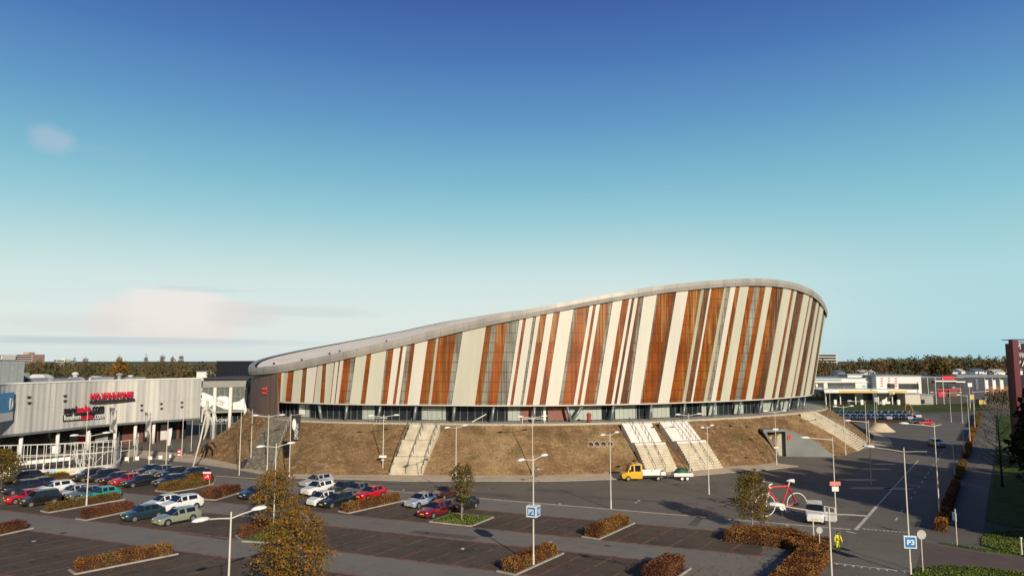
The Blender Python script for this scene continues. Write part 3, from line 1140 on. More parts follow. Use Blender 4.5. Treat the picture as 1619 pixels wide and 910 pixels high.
def ring_at(ringpts, px, near=True):
    """point of a plan ring (its near side) that stands in picture column px"""
    best = None
    k = len(ringpts)
    for i in range(k):
        a, b = ringpts[i], ringpts[(i + 1) % k]
        pa, pb = proj(a)[0], proj(b)[0]
        if (pa - px) * (pb - px) <= 0 and pa != pb:
            t = (px - pa) / (pb - pa)
            p = a.lerp(b, t)
            if best is None or p.y < best[0].y:
                best = (p, i, outward(i, ringpts), (b - a).normalized())
    return best


m_curt = mat('pale_curtain', (0.36, 0.40, 0.35), rough=0.5, var=0.12, scale=2.5, stretch=(3, 3, .1))
seams(m_curt, 0, .8, .12, (0.16, .2, .18), .6)
m_bay = mat('red_brown_wall', (0.22, 0.10, 0.075), rough=0.8, var=0.15)


def gf_panel(name, m, a, b, z0=ZT + .15, z1=ZB - .35, off=.12):
    A, Bp = ring_at(Gi, a), ring_at(Gi, b)
    if not A or not Bp:
        return
    i, j = A[1], Bp[1]
    pts = [A[0]] + [Gi[q] for q in range(i + 1, j + 1)] + [Bp[0]] if j >= i else [A[0], Bp[0]]
    mb = MB()
    o = A[2] * off
    lo = [Vector((p.x + o.x, p.y + o.y, z0)) for p in pts]; hi = [Vector((p.x + o.x, p.y + o.y, z1)) for p in pts]
    mb.ring_bridge(lo, hi, closed=False)
    lo2 = [p - o for p in lo]; hi2 = [p - o for p in hi]
    mb.ring_bridge(hi, hi2, closed=False)
    mb.quad(lo[0], hi[0], hi2[0], lo2[0]); mb.quad(lo[-1], lo2[-1], hi2[-1], hi[-1])
    mb.build(name, m, velo)


for a, b in [(476, 489), (573, 592), (667, 699), (700, 705), (803, 822), (899, 951), (972, 1004), (1005, 1006), (1031, 1058), (1109, 1116), (1119, 1133), (1160, 1175), (1206, 1222), (1234, 1246)]:
    gf_panel('curtain', m_curt, a, b)
for a, b in [(823, 842), (866, 898)]:
    gf_panel('inner_wall', m_bay, a, b)
gf_panel('curtain', mat('white_blind', (.7, .72, .68), var=.05), 474, 482, ZT + .6, ZB - .5, .2)
gf_panel('curtain', m_white, 859, 863)
# mullions: one frame part
mb = MB()
k = 0
for i in range(0, len(Gi), 1):
    p = Gi[i]; o = outward(i, Gi)
    if p.y < 165:
        mb.box((p.x + o.x * .06, p.y + o.y * .06, (ZT + ZB) / 2), (.09, .09, ZB - ZT), math.atan2(o.y, o.x))
mb.build('window_frame', m_steel, velo)
# leaning columns
cols_ = [(504, 508), (549, 546), (602, 597), (658, 654), (719, 716), (781, 777), (845, 844), (896, 903), (922, 903.6), (970, 966), (1030, 1027), (1083, 1080), (1131, 1126),
         (1171, 1167), (1205, 1200), (1231, 1226), (1250, 1246), (1263, 1260), (1273, 1270)]
Gc = offset_ring(Bu, -.5, z=ZB)
Gc0 = offset_ring(Bu, -.4, z=ZT)
for a, b in cols_:
    A, Bq = ring_at(Gc, a), ring_at(Gc0, b)
    if A and Bq:
        mb = MB()
        mb.tube([Vector((Bq[0].x, Bq[0].y, ZT)), Vector((A[0].x, A[0].y, ZB))], .26, 8)
        mb.build('column', m_steel, velo, smooth=True)

# red lettering on the brown end wall: short two-line mark
A = None
for i in range(len(Bd)):
    p = Vector((Bd[i].x, Bd[i].y, 11.3))
    if abs(proj(p)[0] - 417) < 4 and p.y < 140:
        A = (p, outward(i, Bd)); break
if A:
    p, o = A
    rt = Vector((-o.y, o.x, 0))
    m_redl = mat('red_letter', (0.75, 0.06, 0.05), rough=.4, var=.05)
    place_text('omni', p + o * .12 + Vector((0, 0, .1)), rt, (0, 0, 1), .75, 2.2, .1, m_redl, velo)
    place_text('sport', p + o * .12 + Vector((0, 0, -.8)), rt, (0, 0, 1), .75, 2.2, .1, m_redl, velo)

# ------------------------------------------------------------------ mound, terrace, stairs
Te = []
for i, p in enumerate(Bu):
    o = outward(i, Bu)
    k = 3.0
    if p.y < 190 and p.x < -38:
        k = max(.35, 3.0 - (-38 - p.x) * .5)
    Te.append(Vector((p.x + o.x * k, p.y + o.y * k, ZT)))
Te = smooth_ring(Te, 3)
Ti = offset_ring(Bu, -4.0, z=ZT)
foot_px = [(303, 720, 0), (335, 726.5, 0), (366, 733, 0), (411, 744, 0), (461, 750, 0), (531, 751.5, 0), (600, 751.2, 0), (761, 752, 0), (854, 752, 0), (900, 751, 0), (965, 748.5, 0), (1096, 744, 0),
           (1142, 739, 0), (1185, 735.5, 0), (1212, 734, 0), (1226, 731, 0), (1229, 721.0, 0)]
foot_pts = [Vector((-58, 150, 0)), Vector((-58.3, 135, 0)), Vector((-58, 129, 0))] + [G(x, y) for x, y, z in foot_px]
wall0, wall1 = G(1229.5, 720.6), G(1316, 721.5)
foot_pts += [Vector((wall0.x, wall0.y, 4.0))] + [Vector((*wall0.lerp(wall1, t).xy, z)) for t, z in ((.17, 4.2), (.5, 3.0), (.75, 1.6), (.97, .3))] + [G(1325, 722), G(1361, 711), G(1377, 702)]
foot_pts += [Vector((82, 160, 0)), Vector((86, 185, 0)), Vector((76, 215, 0)), Vector((50, 238, 0)), Vector((10, 244, 0)), Vector((-40, 232, 0)), Vector((-62, 205, 0)), Vector((-65, 180, 0)), Vector((-60, 160, 0))]


def foot_on(p, o):
    best = None
    k = len(foot_pts)
    for i in range(k):
        a, b = foot_pts[i], foot_pts[(i + 1) % k]
        e = b - a
        den = o.x * e.y - o.y * e.x
        if abs(den) < 1e-9:
            continue
        w = a - p
        t = (w.x * e.y - w.y * e.x) / den
        u = (w.x * o.y - w.y * o.x) / den
        if -0.001 <= u <= 1.001 and t > .2:
            if best is None or t < best[0]:
                best = (t, a.z + (b.z - a.z) * u)
    return best


# outward directions of the terrace are smoothed so that the slope does not fold
Teu = resample(Te, 700)
outs = [outward(i, Teu) for i in range(len(Teu))]
for _ in range(40):
    outs = [((outs[i - 1] + outs[i] * 2 + outs[(i + 1) % len(outs)]) / 4).normalized() for i in range(len(outs))]
FT = []
for p, o in zip(Teu, outs):
    h = foot_on(p, o)
    if h is None:
        h = (9.0, 0.0)
    FT.append(Vector((p.x + o.x * min(h[0], 18), p.y + o.y * min(h[0], 18), h[1])))
m_mound = mat('dry_grass_bank', (0.20, 0.122, 0.062), rough=0.95, var=0.28, scale=0.35, spec=0.1, bump=0.25, detail=8)
layer_noise(m_mound, (0.36, 0.25, 0.13), 0.10, 0.42, 0.66, 0.85, stretch=(1, 1, 1.5))
layer_noise(m_mound, (0.36, 0.25, 0.13), 1.1, 0.5, 0.68, 0.75, stretch=(.6, 1, 1.6))
layer_noise(m_mound, (0.13, 0.09, 0.04), 0.22, 0.52, 0.68, 0.7)
layer_noise(m_mound, (0.10, 0.095, 0.035), 0.4, 0.6, 0.72, 0.6, loc=(4, 9, 3))
layer_noise(m_mound, (0.55, 0.5, 0.45), 4.0, 0.45, 0.6, 0.6, mult=True, stretch=(1, 1, 1.8))
NS = 14
mb = MB()
prev = None
for q in range(NS + 1):
    t = q / NS
    prof = t
    cur = []
    for a, b in zip(Teu, FT):
        p = a.lerp(b, t)
        bulge = .35 * math.sin(math.pi * t)
        p.z += bulge * .6 + (.16 * noise.noise(Vector((p.x * .45, p.y * .45, 0))) + .1 * noise.noise(Vector((p.x * 1.4, p.y * 1.4, 3)))) * math.sin(math.pi * min(1, t * 1.02))
        cur.append(p)
    if prev:
        mb.ring_bridge(cur, prev)
    prev = cur
mound_v, mound_f = [Vector(v) for v in mb.v], list(mb.f)
mound = struct(mb.build('mound', m_mound, smooth=True))
mound_bvh = BVHTree.FromPolygons(mound_v, mound_f)


def on_mound(px, py):
    h = mound_bvh.ray_cast(Vector((0, 0, HC)), ray(px, py).normalized())
    return (h[0], h[1]) if h[0] else (G(px, py), Vector((0, 0, 1)))


mb = MB()
mb.ring_bridge(offset_ring(Te, .1, z=ZT + .02), [Vector((p.x, p.y, ZT + .02)) for p in Ti])
struct(mb.build('terrace', m_conc))
mb = MB()
e0, e1, e2 = offset_ring(Te, .28, z=ZT - .25), offset_ring(Te, .28, z=ZT + .12), offset_ring(Te, -.25, z=ZT + .12)
mb.ring_bridge(e0, e1); mb.ring_bridge(e1, e2)
struct(mb.build('terrace_kerb', mat('kerb_stone', (.42, .38, .30), rough=.8, var=.15)))

# dry grass tufts scattered over the near bank
rng = np.random.default_rng(5)
pts, nrmls = [], []
tri = []
for f in mound_f:
    c = sum((mound_v[i] for i in f), Vector()) / 4
    if c.y < 150:
        ar = (mound_v[f[1]] - mound_v[f[0]]).cross(mound_v[f[3]] - mound_v[f[0]]).length
        tri.append((f, ar))
A_ = np.array([t[1] for t in tri]); A_ /= A_.sum()
NTU = 20000
ch = rng.choice(len(tri), NTU, p=A_)
uv = rng.random((NTU, 2))
V4 = np.array([[list(mound_v[i]) for i in tri[k][0]] for k in ch])
P_ = (V4[:, 0] * ((1 - uv[:, 0]) * (1 - uv[:, 1]))[:, None] + V4[:, 1] * (uv[:, 0] * (1 - uv[:, 1]))[:, None] + V4[:, 2] * (uv[:, 0] * uv[:, 1])[:, None] + V4[:, 3] * ((1 - uv[:, 0]) * uv[:, 1])[:, None])
# clumped: keep by noise
keep = np.array([noise.noise(Vector((p[0] * .5, p[1] * .5, p[2] * .5))) + .55 * noise.noise(Vector((p[0] * 2, p[1] * 2, 1))) for p in P_]) > -.15
P_ = P_[keep]
n_ = len(P_)
ang = rng.uniform(0, math.pi, n_)
w_ = rng.uniform(.05, .13, n_); h_ = rng.uniform(.05, .16, n_)
dx = np.stack([np.cos(ang) * w_, np.sin(ang) * w_, np.zeros(n_)], 1)
up = np.stack([rng.normal(0, .12, n_), rng.normal(0, .12, n_), h_], 1)
C4 = np.stack([P_ - dx - [0, 0, .03], P_ + dx - [0, 0, .03], P_ + dx * .7 + up, P_ - dx * .7 + up * .9], 1)
m_tuft = leaf_mat('dry_grass', [(0, (.19, .12, .06)), (.5, (.29, .19, .095)), (.85, (.38, .27, .14)), (1, (.20, .155, .07))], .1)
tg = quad_cloud('dry_grass', C4, np.clip(rng.normal(.5, .25, n_), 0, 1), m_tuft)
tag(tg, 'brown dry grass tufts on the bank around the sports hall', 'grass', kind='stuff')

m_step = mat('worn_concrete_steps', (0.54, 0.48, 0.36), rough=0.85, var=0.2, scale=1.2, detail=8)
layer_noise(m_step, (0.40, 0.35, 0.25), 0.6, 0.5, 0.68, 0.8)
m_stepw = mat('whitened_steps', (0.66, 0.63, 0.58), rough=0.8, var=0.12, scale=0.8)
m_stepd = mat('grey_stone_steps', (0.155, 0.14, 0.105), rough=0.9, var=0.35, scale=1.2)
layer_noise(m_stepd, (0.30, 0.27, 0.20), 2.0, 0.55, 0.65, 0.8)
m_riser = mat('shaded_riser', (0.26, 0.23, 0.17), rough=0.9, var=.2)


def stairs(label, TL, TR, BL, BR, n, mats, white_until=0.0, rails=(0.0, 1.0), landings=(), rail_mat=None):
    tl, tr = G(*TL, ZT), G(*TR, ZT)
    bl, br = G(*BL), G(*BR)
    c = (bl + br) / 2
    root = thing('outdoor_stairs', label, 'stairs', c)
    mb = MB()
    LIFT = .38
    zs = [(1 - i / n) for i in range(n + 1)]

    def pt(side, t, z):
        a, b = (tl, bl) if side == 0 else (tr, br)
        p = a.lerp(b, t)
        return Vector((p.x, p.y, z))
    # treads shrink where a landing takes the run
    ts = [0.0]
    for i in range(n):
        w = 1.0
        for la in landings:
            if abs(i / n - la) < .5 / n:
                w = 4.0
        ts.append(ts[-1] + w)
    ts = [t / ts[-1] for t in ts]
    for i in range(n):
        z = ZT * (1 - i / n) * 1.0 + LIFT * math.sin(math.pi * min(1, (i + .6) / n)) + .04
        zn = ZT * (1 - (i + 1) / n) + LIFT * math.sin(math.pi * min(1, (i + 1.6) / n)) + .04 if i + 1 < n else 0.0
        mi = 1 if ts[i] < white_until else 0
        a0, b0 = pt(0, ts[i], z), pt(1, ts[i], z)
        a1, b1 = pt(0, ts[i + 1], z), pt(1, ts[i + 1], z)
        mb.quad(a1, b1, b0, a0, mi)
        mb.quad(pt(0, ts[i + 1], zn), pt(1, ts[i + 1], zn), b1, a1, mi)
        mb.quad(pt(0, ts[i], z - 1.3), pt(0, ts[i + 1], z - 1.3), a1, a0, mi)
        mb.quad(b0, b1, pt(1, ts[i + 1], z - 1.3), pt(1, ts[i], z - 1.3), mi)
    mb.build('flight', mats, root)
    for f in rails:
        r_ = MB()
        top = []
        for t in np.linspace(0.0, 1.0, 9):
            i = min(n - 1, int(t * n))
            z = ZT * (1 - t) + LIFT * math.sin(math.pi * min(1, t + .02)) + .05
            p = pt(0, t, 0).lerp(pt(1, t, 0), f)
            top.append(Vector((p.x, p.y, z + .95)))
            r_.tube([(p.x, p.y, z - .1), (p.x, p.y, z + .95)], .04, 5)
        r_.tube(top, .045, 5)
        r_.build('handrail', rail_mat or m_steel, root)
    return root


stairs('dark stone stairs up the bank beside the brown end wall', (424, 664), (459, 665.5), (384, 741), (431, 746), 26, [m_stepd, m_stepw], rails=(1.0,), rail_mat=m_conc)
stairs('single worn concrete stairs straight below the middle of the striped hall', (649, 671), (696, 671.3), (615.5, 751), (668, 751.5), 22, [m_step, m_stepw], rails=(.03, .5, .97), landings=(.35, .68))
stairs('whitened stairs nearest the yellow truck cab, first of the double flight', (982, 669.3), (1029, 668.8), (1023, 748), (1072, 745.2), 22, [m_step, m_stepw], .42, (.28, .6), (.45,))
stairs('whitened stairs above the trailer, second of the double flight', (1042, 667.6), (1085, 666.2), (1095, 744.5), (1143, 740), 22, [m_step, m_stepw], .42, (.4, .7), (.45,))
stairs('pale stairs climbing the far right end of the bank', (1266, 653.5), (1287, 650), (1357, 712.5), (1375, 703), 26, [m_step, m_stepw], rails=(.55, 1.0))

# four round vent pipes in the bank
m_pipe = mat('concrete_pipe', (.36, .34, .30), rough=.8)
ord_ = ['leftmost', 'second from left', 'third from left', 'rightmost']
for i, (px, py) in enumerate([(933.6, 702.8), (943.2, 702.4), (953.5, 702.4), (964.2, 702.2)]):
    h, nn = on_mound(px, py)
    t = thing('vent_pipe', 'round concrete vent in the dry bank, %s of four' % ord_[i], 'vent', h, group='round vents in the bank')
    ax = Vector((0, -1, .25)).normalized()
    a = ax.orthogonal().normalized(); b = ax.cross(a)
    mb = MB()
    circ = lambda r, o: [h + ax * o + (a * math.cos(2 * math.pi * j / 20) + b * math.sin(2 * math.pi * j / 20)) * r for j in range(20)]
    mb.ring_bridge(circ(.5, -.6), circ(.5, .3)); mb.ring_bridge(circ(.5, .3), circ(.40, .3)); mb.ring_bridge(circ(.40, .3), circ(.40, -.05))
    mb.build('pipe_rim', m_pipe, t, smooth=False)
    mb = MB(); mb.add(circ(.41, .02), [tuple(range(20))]); mb.build('grille', mat('rust_grille', (.05, .025, .018), rough=.8), t)

# service entrance cut into the bank
ent = thing('service_entrance', 'grey concrete service entrance with pale door cut into the bank', 'entrance', wall0)
m_cgrey = mat('grey_concrete_wall', (.20, .215, .205), rough=.85, var=.12, scale=.5)
layer_noise(m_cgrey, (.13, .14, .135), .25, .5, .7, .6)
wd = (wall1 - wall0).normalized(); wn = Vector((wd.y, -wd.x, 0))
dw = G(1241.5, 720.5)
dl = (dw - wall0).length
mb = MB()   # wing wall with sloping top
L_ = (wall1 - wall0).length
base = wall0 + wd * dl
top = [(0, 4.75), (.33, 3.8), (.62, 2.75), (.87, 1.2), (1.0, .4)]
vsf, vsb = [], []
for f, z in top:
    p = base.lerp(wall1, f)
    vsf.append((p + wn * .35, z)); vsb.append((p - wn * .35, z))
A1 = [Vector((p.x, p.y, 0)) for p, z in vsf]; A2 = [Vector((p.x, p.y, z)) for p, z in vsf]
B2 = [Vector((p.x, p.y, z)) for p, z in vsb]; B1 = [Vector((p.x, p.y, 0)) for p, z in vsb]
mb.ring_bridge(A1, A2, closed=False); mb.ring_bridge(A2, B2, closed=False); mb.ring_bridge(B2, B1, closed=False)
mb.quad(A1[0], A2[0], B2[0], B1[0]); mb.quad(A1[-1], B1[-1], B2[-1], A2[-1])
mb.build('wing_wall', m_cgrey, ent)
# slanting left cheek, lintel and door
TLp = P(1205.5, 681.5, wall0.y - 1.5)
mb = MB()
mb.obox(TLp - wn * 4 + wd * .0 - Vector((0, 0, .1)), (base - TLp).xy.to_3d() + Vector((0, 0, 0)), wn * 4.6, (0, 0, .45))
mb.build('lintel', m_cgrey, ent)
mb = MB()
cb = wall0 + wn * .3
mb.add([TLp + wn * .5, TLp + wn * .5 + wd * .5, cb + wd * .35, cb, TLp - wn * 4, TLp - wn * 4 + wd * .5, cb - wn * 4 + wd * .35, cb - wn * 4],
       [(0, 3, 2, 1), (0, 4, 7, 3), (1, 2, 6, 5), (0, 1, 5, 4), (2, 3, 7, 6)])
mb.build('cheek_wall', m_cgrey, ent)
mb = MB()
zt1, zt0 = 4.0, 2.9
dp = -wn * .5
q0, q1 = wall0 + dp - wd * 2.4, base + dp
mb.add([q0 + Vector((0, 0, 0)), q1, q1 + Vector((0, 0, zt1)), q0 + Vector((0, 0, zt0)), q0 - wn * .2, q1 - wn * .2, q1 - wn * .2 + Vector((0, 0, zt1)), q0 - wn * .2 + Vector((0, 0, zt0))],
       [(0, 1, 2, 3), (3, 2, 6, 7), (4, 0, 3, 7)])
mb.build('door', mat('pale_door', (.42, .40, .31), rough=.6, var=.08), ent)
place_text('0', base + wn * .4 + wd * .35 + Vector((0, 0, 2.9)), wd, (0, 0, 1), .95, .62, .08, mat('red_figure', (.7, .07, .04), var=.05), ent, bold=.03)
# ------------------------------------------------------------------ shopping building on the left
FZ0, FZ1 = 4.5, 13.0
tops = [(-110, 617), (-60, 612.5), (0, 607), (52, 605), (105, 603.2), (160, 601.3), (210, 600), (265, 598.8), (319, 597.6)]
fl = catmull([G(x, y, FZ1) for x, y in tops], 14, closed=False)
fl = [Vector((p.x, p.y, 0)) for p in fl]
shop = thing('shopping_building', 'long shopping building with pale streaked translucent facade above dark shop fronts', 'shop', fl[0])


def fnorm(i):
    a, b = fl[max(0, i - 1)], fl[min(len(fl) - 1, i + 1)]
    d = (b - a).normalized()
    return d, Vector((d.y, -d.x, 0))


m_fac = mat('translucent_facade', (0.46, 0.455, 0.42), rough=0.5, var=0.08, scale=0.7, stretch=(1, 1, .05))
layer_noise(m_fac, (0.62, 0.61, 0.55), 0.33, 0.5, 0.62, 0.85, stretch=(1.1, 1.1, .03))
layer_noise(m_fac, (0.36, 0.365, 0.34), 0.55, 0.55, 0.68, 0.7, stretch=(1, 1, .05), loc=(3, 9, 2))
layer_noise(m_fac, (0.39, 0.40, 0.375), 0.12, 0.45, 0.6, 0.7, stretch=(1, 1, .3), loc=(5, 2, 8))
layer_noise(m_fac, (0.66, 0.64, 0.58), 0.9, 0.6, 0.68, 0.9, stretch=(1, 1, .02), loc=(1, 4, 7))
seams(m_fac, 2, 4.3, .05, (.3, .3, .28), .5)
mb = MB()
fd = resample(fl, 260, closed=False)
lo, hi = [], []
for i, p in enumerate(fd):
    a, b = fd[max(0, i - 1)], fd[min(len(fd) - 1, i + 1)]
    d = (b - a).normalized(); nn = Vector((d.y, -d.x, 0))
    w = .025 * math.sin(i * 1.5) + .04 * noise.noise(Vector((i * .2, 0, 0)))
    lo.append(Vector((p.x, p.y, FZ0)) + nn * w); hi.append(Vector((p.x, p.y, FZ1)) + nn * w)
mb.ring_bridge(lo, hi, closed=False)
d, nn = fnorm(len(fl) - 1)
ib = [p - nn_ * 5.5 for p, nn_ in zip(fl, [fnorm(i)[1] for i in range(len(fl))])]
mb.quad(lo[-1], Vector((*(lo[-1] - nn * 6).xy, FZ0)), Vector((*(lo[-1] - nn * 6).xy, FZ1)), hi[-1])
mb.build('facade', m_fac, shop)
# roof, soffit, parapet cap
m_roofd = mat('dark_roof_felt', (.07, .07, .075), rough=.9, var=.25, scale=.15)
back = [p - fnorm(i)[1] * 60 for i, p in enumerate(fl)]
mb = MB()
mb.ring_bridge([Vector((p.x, p.y, FZ1 - .5)) for p in fl], [Vector((p.x, p.y, FZ1 - .5)) for p in back], closed=False)
mb.build('roof', m_roofd, shop)
mb = MB()
mb.ring_bridge([Vector((p.x, p.y, FZ0 + .02)) for p in fl], [Vector((p.x, p.y, FZ0 + .02)) for p in ib], closed=False)
mb.build('soffit', m_under, shop)
mb = MB()
f1 = [p + fnorm(i)[1] * .14 for i, p in enumerate(fl)]; f2 = [p - fnorm(i)[1] * .35 for i, p in enumerate(fl)]
Z = lambda arr, z: [Vector((p.x, p.y, z)) for p in arr]
mb.ring_bridge(Z(f1, FZ1 - .1), Z(f1, FZ1 + .15), closed=False); mb.ring_bridge(Z(f1, FZ1 + .15), Z(f2, FZ1 + .15), closed=False); mb.ring_bridge(Z(f2, FZ1 + .15), Z(f2, FZ1 - .5), closed=False)
mb.build('parapet', m_white, shop)
mb = MB()
mb.ring_bridge(Z(f1, FZ0 - .22), Z(f1, FZ0 + .18), closed=False); mb.ring_bridge(Z(f2, FZ0 - .22), Z(f1, FZ0 - .22), closed=False)
mb.build('facade_trim', m_steel, shop)


def fac_at(px, z):
    """facade point in picture column px at height z"""
    for i in range(len(fd) - 1):
        a, b = Vector((fd[i].x, fd[i].y, z)), Vector((fd[i + 1].x, fd[i + 1].y, z))
        pa, pb = proj(a)[0], proj(b)[0]
        if (pa - px) * (pb - px) <= 0 and pa != pb:
            p = a.lerp(b, (px - pa) / (pb - pa)); d = (b - a).normalized()
            return p, d, Vector((d.y, -d.x, 0))
    return None


# shop fronts below: dark glazing, red brown wall pieces
m_rbw = mat('red_brown_panel', (.15, .062, .048), rough=.7, var=.12)
m_shopg = mat('shop_glass', (.02, .024, .026), rough=.12, var=.4, spec=.6)
ibz = ib
mb = MB()
mb.ring_bridge(Z(ibz, 0), Z(ibz, FZ0), closed=False)
mb.build('shop_front', m_shopg, shop)


def inner_at(px, off=0.0):
    for i in range(len(ib) - 1):
        a, b = ib[i], ib[i + 1]
        a1, b1 = Vector((a.x, a.y, 2)), Vector((b.x, b.y, 2))
        pa, pb = proj(a1)[0], proj(b1)[0]
        if (pa - px) * (pb - px) <= 0 and pa != pb:
            p = a.lerp(b, (px - pa) / (pb - pa)); d = (b - a).normalized()
            return p + Vector((d.y, -d.x, 0)) * off, d, Vector((d.y, -d.x, 0))
    return None


def inner_panel(name, m, a, b, z0, z1, off=.15, parent=shop):
    A, Bq = inner_at(a, off), inner_at(b, off)
    if not A or not Bq:
        return None
    mb = MB()
    e = Bq[0] - A[0]
    mb.obox(A[0] + Vector((0, 0, z0)), e, -A[2] * .1, (0, 0, z1 - z0))
    return mb.build(name, m, parent)


for a, b in [(193, 212), (219, 226), (233, 250), (279, 283), (299, 314)]:
    inner_panel('brown_panel', m_rbw, a, b, 0, FZ0 - .1)
inner_panel('shop_sign', m_blue, 253, 277, 3.6, 4.3, .3)
inner_panel('shop_sign', m_red, 285, 309, 3.9, 4.4, .3)
inner_panel('entrance_poster', mat('pale_poster', (.62, .55, .56), var=.2, scale=1.2), 253, 266, .1, 3.3, .3)
inner_panel('door_frame', m_white, 292, 297, .1, 3.0, .3)
for a, b in [(3, 20), (77, 93), (108, 124), (150, 170)]:
    inner_panel('window_poster', mat('shop_poster', (.25, .27, .26), var=.4, scale=.8), a, b, .8, 2.6, .2)
inner_panel('window_poster', m_red, 122, 133, .9, 2.5, .25)
for px in (41, 99, 147, 187, 218, 247):
    A = fac_at(px, 2.0)
    p = A[0] - A[2] * 1.2
    mb = MB(); mb.tube([(p.x, p.y, 0), (p.x, p.y, FZ0)], .31, 14); mb.build('column', m_white, shop, smooth=True)
# floodlights on the facade
for px, py in [(44, 627), (44.5, 636), (101, 625), (101, 633), (223, 640), (223, 647.5), (254, 637.5), (254.5, 645), (286.5, 635.5), (286.5, 642.5)]:
    A = None
    zlo, zhi = 3.0, 14.0
    for _ in range(30):
        zm = (zlo + zhi) / 2
        A = fac_at(px, zm)
        if proj(A[0])[1] > py:
            zlo = zm
        else:
            zhi = zm
    mb = MB()
    p = A[0]
    mb.obox(p + A[2] * .1 - A[1] * .22, A[1] * .44, A[2] * .4, (0, 0, .13)); mb.obox(p - A[1] * .08 - Vector((0, 0, .25)), A[1] * .16, A[2] * .35, (0, 0, .3))
    mb.build('facade_floodlight', m_dark, shop)


def fac_z(px, py):
    zlo, zhi = 2.0, 15.0
    for _ in range(40):
        zm = (zlo + zhi) / 2
        A = fac_at(px, zm)
        if proj(A[0])[1] > py:
            zlo = zm
        else:
            zhi = zm
    return A, zm


# lettering on the facade
def fac_text(txt, px0, px1, py_base, py_top, m, bold=0.0, off=.25, depth=.15):
    A, z0 = fac_z(px0, py_base)
    B_, z1 = fac_z(px1, py_base)
    A2, z2 = fac_z(px0, py_top)
    e = B_[0] - A[0]; e.z = 0
    up = Vector((0, 0, 1))
    return place_text(txt, A[0] + A[2] * off, e, up, z2 - z0, e.length, depth, m, shop, bold=bold)


m_blk = mat('black_letter', (.02, .02, .02), rough=.4)
m_rl = mat('red_sign_letter', (.62, .02, .06), rough=.4, var=.05)
m_pl = mat('pale_letter', (.62, .62, .58), rough=.4)
fac_text('sani', 98.5, 118.5, 653.5, 643, m_blk, .02)
fac_text('sale', 119, 140.5, 652.5, 641.0, m_rl, .02)
fac_text('.com', 141.5, 162, 651, 642.5, m_blk, .02)
A, z0 = fac_z(98, 666); B_, z1 = fac_z(162.5, 662); A2, z2 = fac_z(98, 655.5)
e = (B_[0] - A[0]); e.z = 0
mb = MB(); mb.obox(Vector((A[0].x, A[0].y, z0)) + A[2] * .18, e, A[2] * .06, (0, 0, z2 - z0)); mb.build('sign_board', m_blk, shop)
fac_text('keuken', 99, 124.5, 664.5, 656, m_pl, .01, off=.32)
fac_text('sale', 125, 144, 663.5, 655, m_rl, .02, off=.32)
fac_text('.com', 145, 162, 662, 655, m_pl, .01, off=.32)
fac_text('NO-VOUI:ZONEE', 139, 206, 631.5, 621, m_rl, .008, off=.5, depth=.3)
A, z0 = fac_z(139, 633); B_, z1 = fac_z(208.5, 629.5)
e = (B_[0] - A[0]); e.z = 0
mb = MB(); mb.obox(Vector((A[0].x, A[0].y, z0 - .35)) + A[2] * .3, e, A[2] * .5, (0, 0, .3)); mb.build('sign_rail', m_dark, shop)
# blue and white sign box at the picture edge
A, z0 = fac_z(-30, 671); B_, z1 = fac_z(10.5, 667.5); A2, z2 = fac_z(-30, 624)
e = (B_[0] - A[0]); e.z = 0
mb = MB(); o_ = Vector((A[0].x, A[0].y, z0)) + A[2] * .3
mb.obox(o_, e, A[2] * .5, (0, 0, (z2 - z0) * .3)); mb.build('sign_panel', m_white, shop)
mb = MB(); mb.obox(o_ + Vector((0, 0, (z2 - z0) * .3)), e, A[2] * .5, (0, 0, (z2 - z0) * .7)); mb.build('sign_panel', mat('cyan_sign', (.03, .30, .55), rough=.4, var=.05), shop)
place_text('D', o_ + e.normalized() * (e.length - 1.6) + A[2] * .55 + Vector((0, 0, (z2 - z0) * .38)), e, (0, 0, 1), (z2 - z0) * .42, 1.2, .08, m_white, shop, bold=.03)

# rooftop: plant room, screen, hoods and ducts
m_plant = mat('ribbed_grey_cladding', (.27, .30, .30), rough=.5, var=.1)
seams(m_plant, 0, .5, .06, (.2, .22, .22), .6)
A = fac_at(43, FZ1)
t = thing('plant_room', 'grey ribbed plant room box on the shopping building roof', 'plant room', A[0] - A[2] * 1.2)
mb = MB()
d, nn = A[1], A[2]
mb.obox(A[0] - nn * 1.0 - Vector((0, 0, .5)), -nn * 14, -d * 6.5, (0, 0, 4.3))
mb.build('housing', m_plant, t)
mb = MB(); mb.obox(A[0] - nn * .9 + d * .1 + Vector((0, 0, 3.8)), -nn * 14.3, -d * 6.7, (0, 0, .14)); mb.build('roof_cap', m_steel, t)
t = thing('roof_screen', 'low slatted screen along the shop roof behind the parapet', 'screen', fac_at(75, FZ1)[0])
mb = MB()
A, B_ = fac_at(45, FZ1), fac_at(106, FZ1)
a_, b_ = A[0] - A[2] * 9, B_[0] - B_[2] * 9
for k in range(46):
    p = a_.lerp(b_, k / 45)
    mb.box((p.x, p.y, FZ1 + .75), (.12, .3, 1.5))
mb.obox(a_ + Vector((0, 0, 1.45)), b_ - a_, -A[2] * .2, (0, 0, .12)); mb.obox(a_ + Vector((0, 0, .7)), b_ - a_, -A[2] * .1, (0, 0, .1))
mb.build('slats', mat('screen_slats', (.30, .30, .31), rough=.6), t)
mb = MB()
for k in range(7):
    p = a_.lerp(b_, (k + .5) / 7)
    mb.box((p.x, p.y, FZ1 - .1), (.5, .5, .9))
mb.build('foot', m_dark, t)
rs = random.Random(11)
m_hoodl = mat('pale_hood', (.6, .6, .58), rough=.5); m_hoodg = mat('galvanised_duct', (.33, .36, .38), rough=.45, metal=.3)
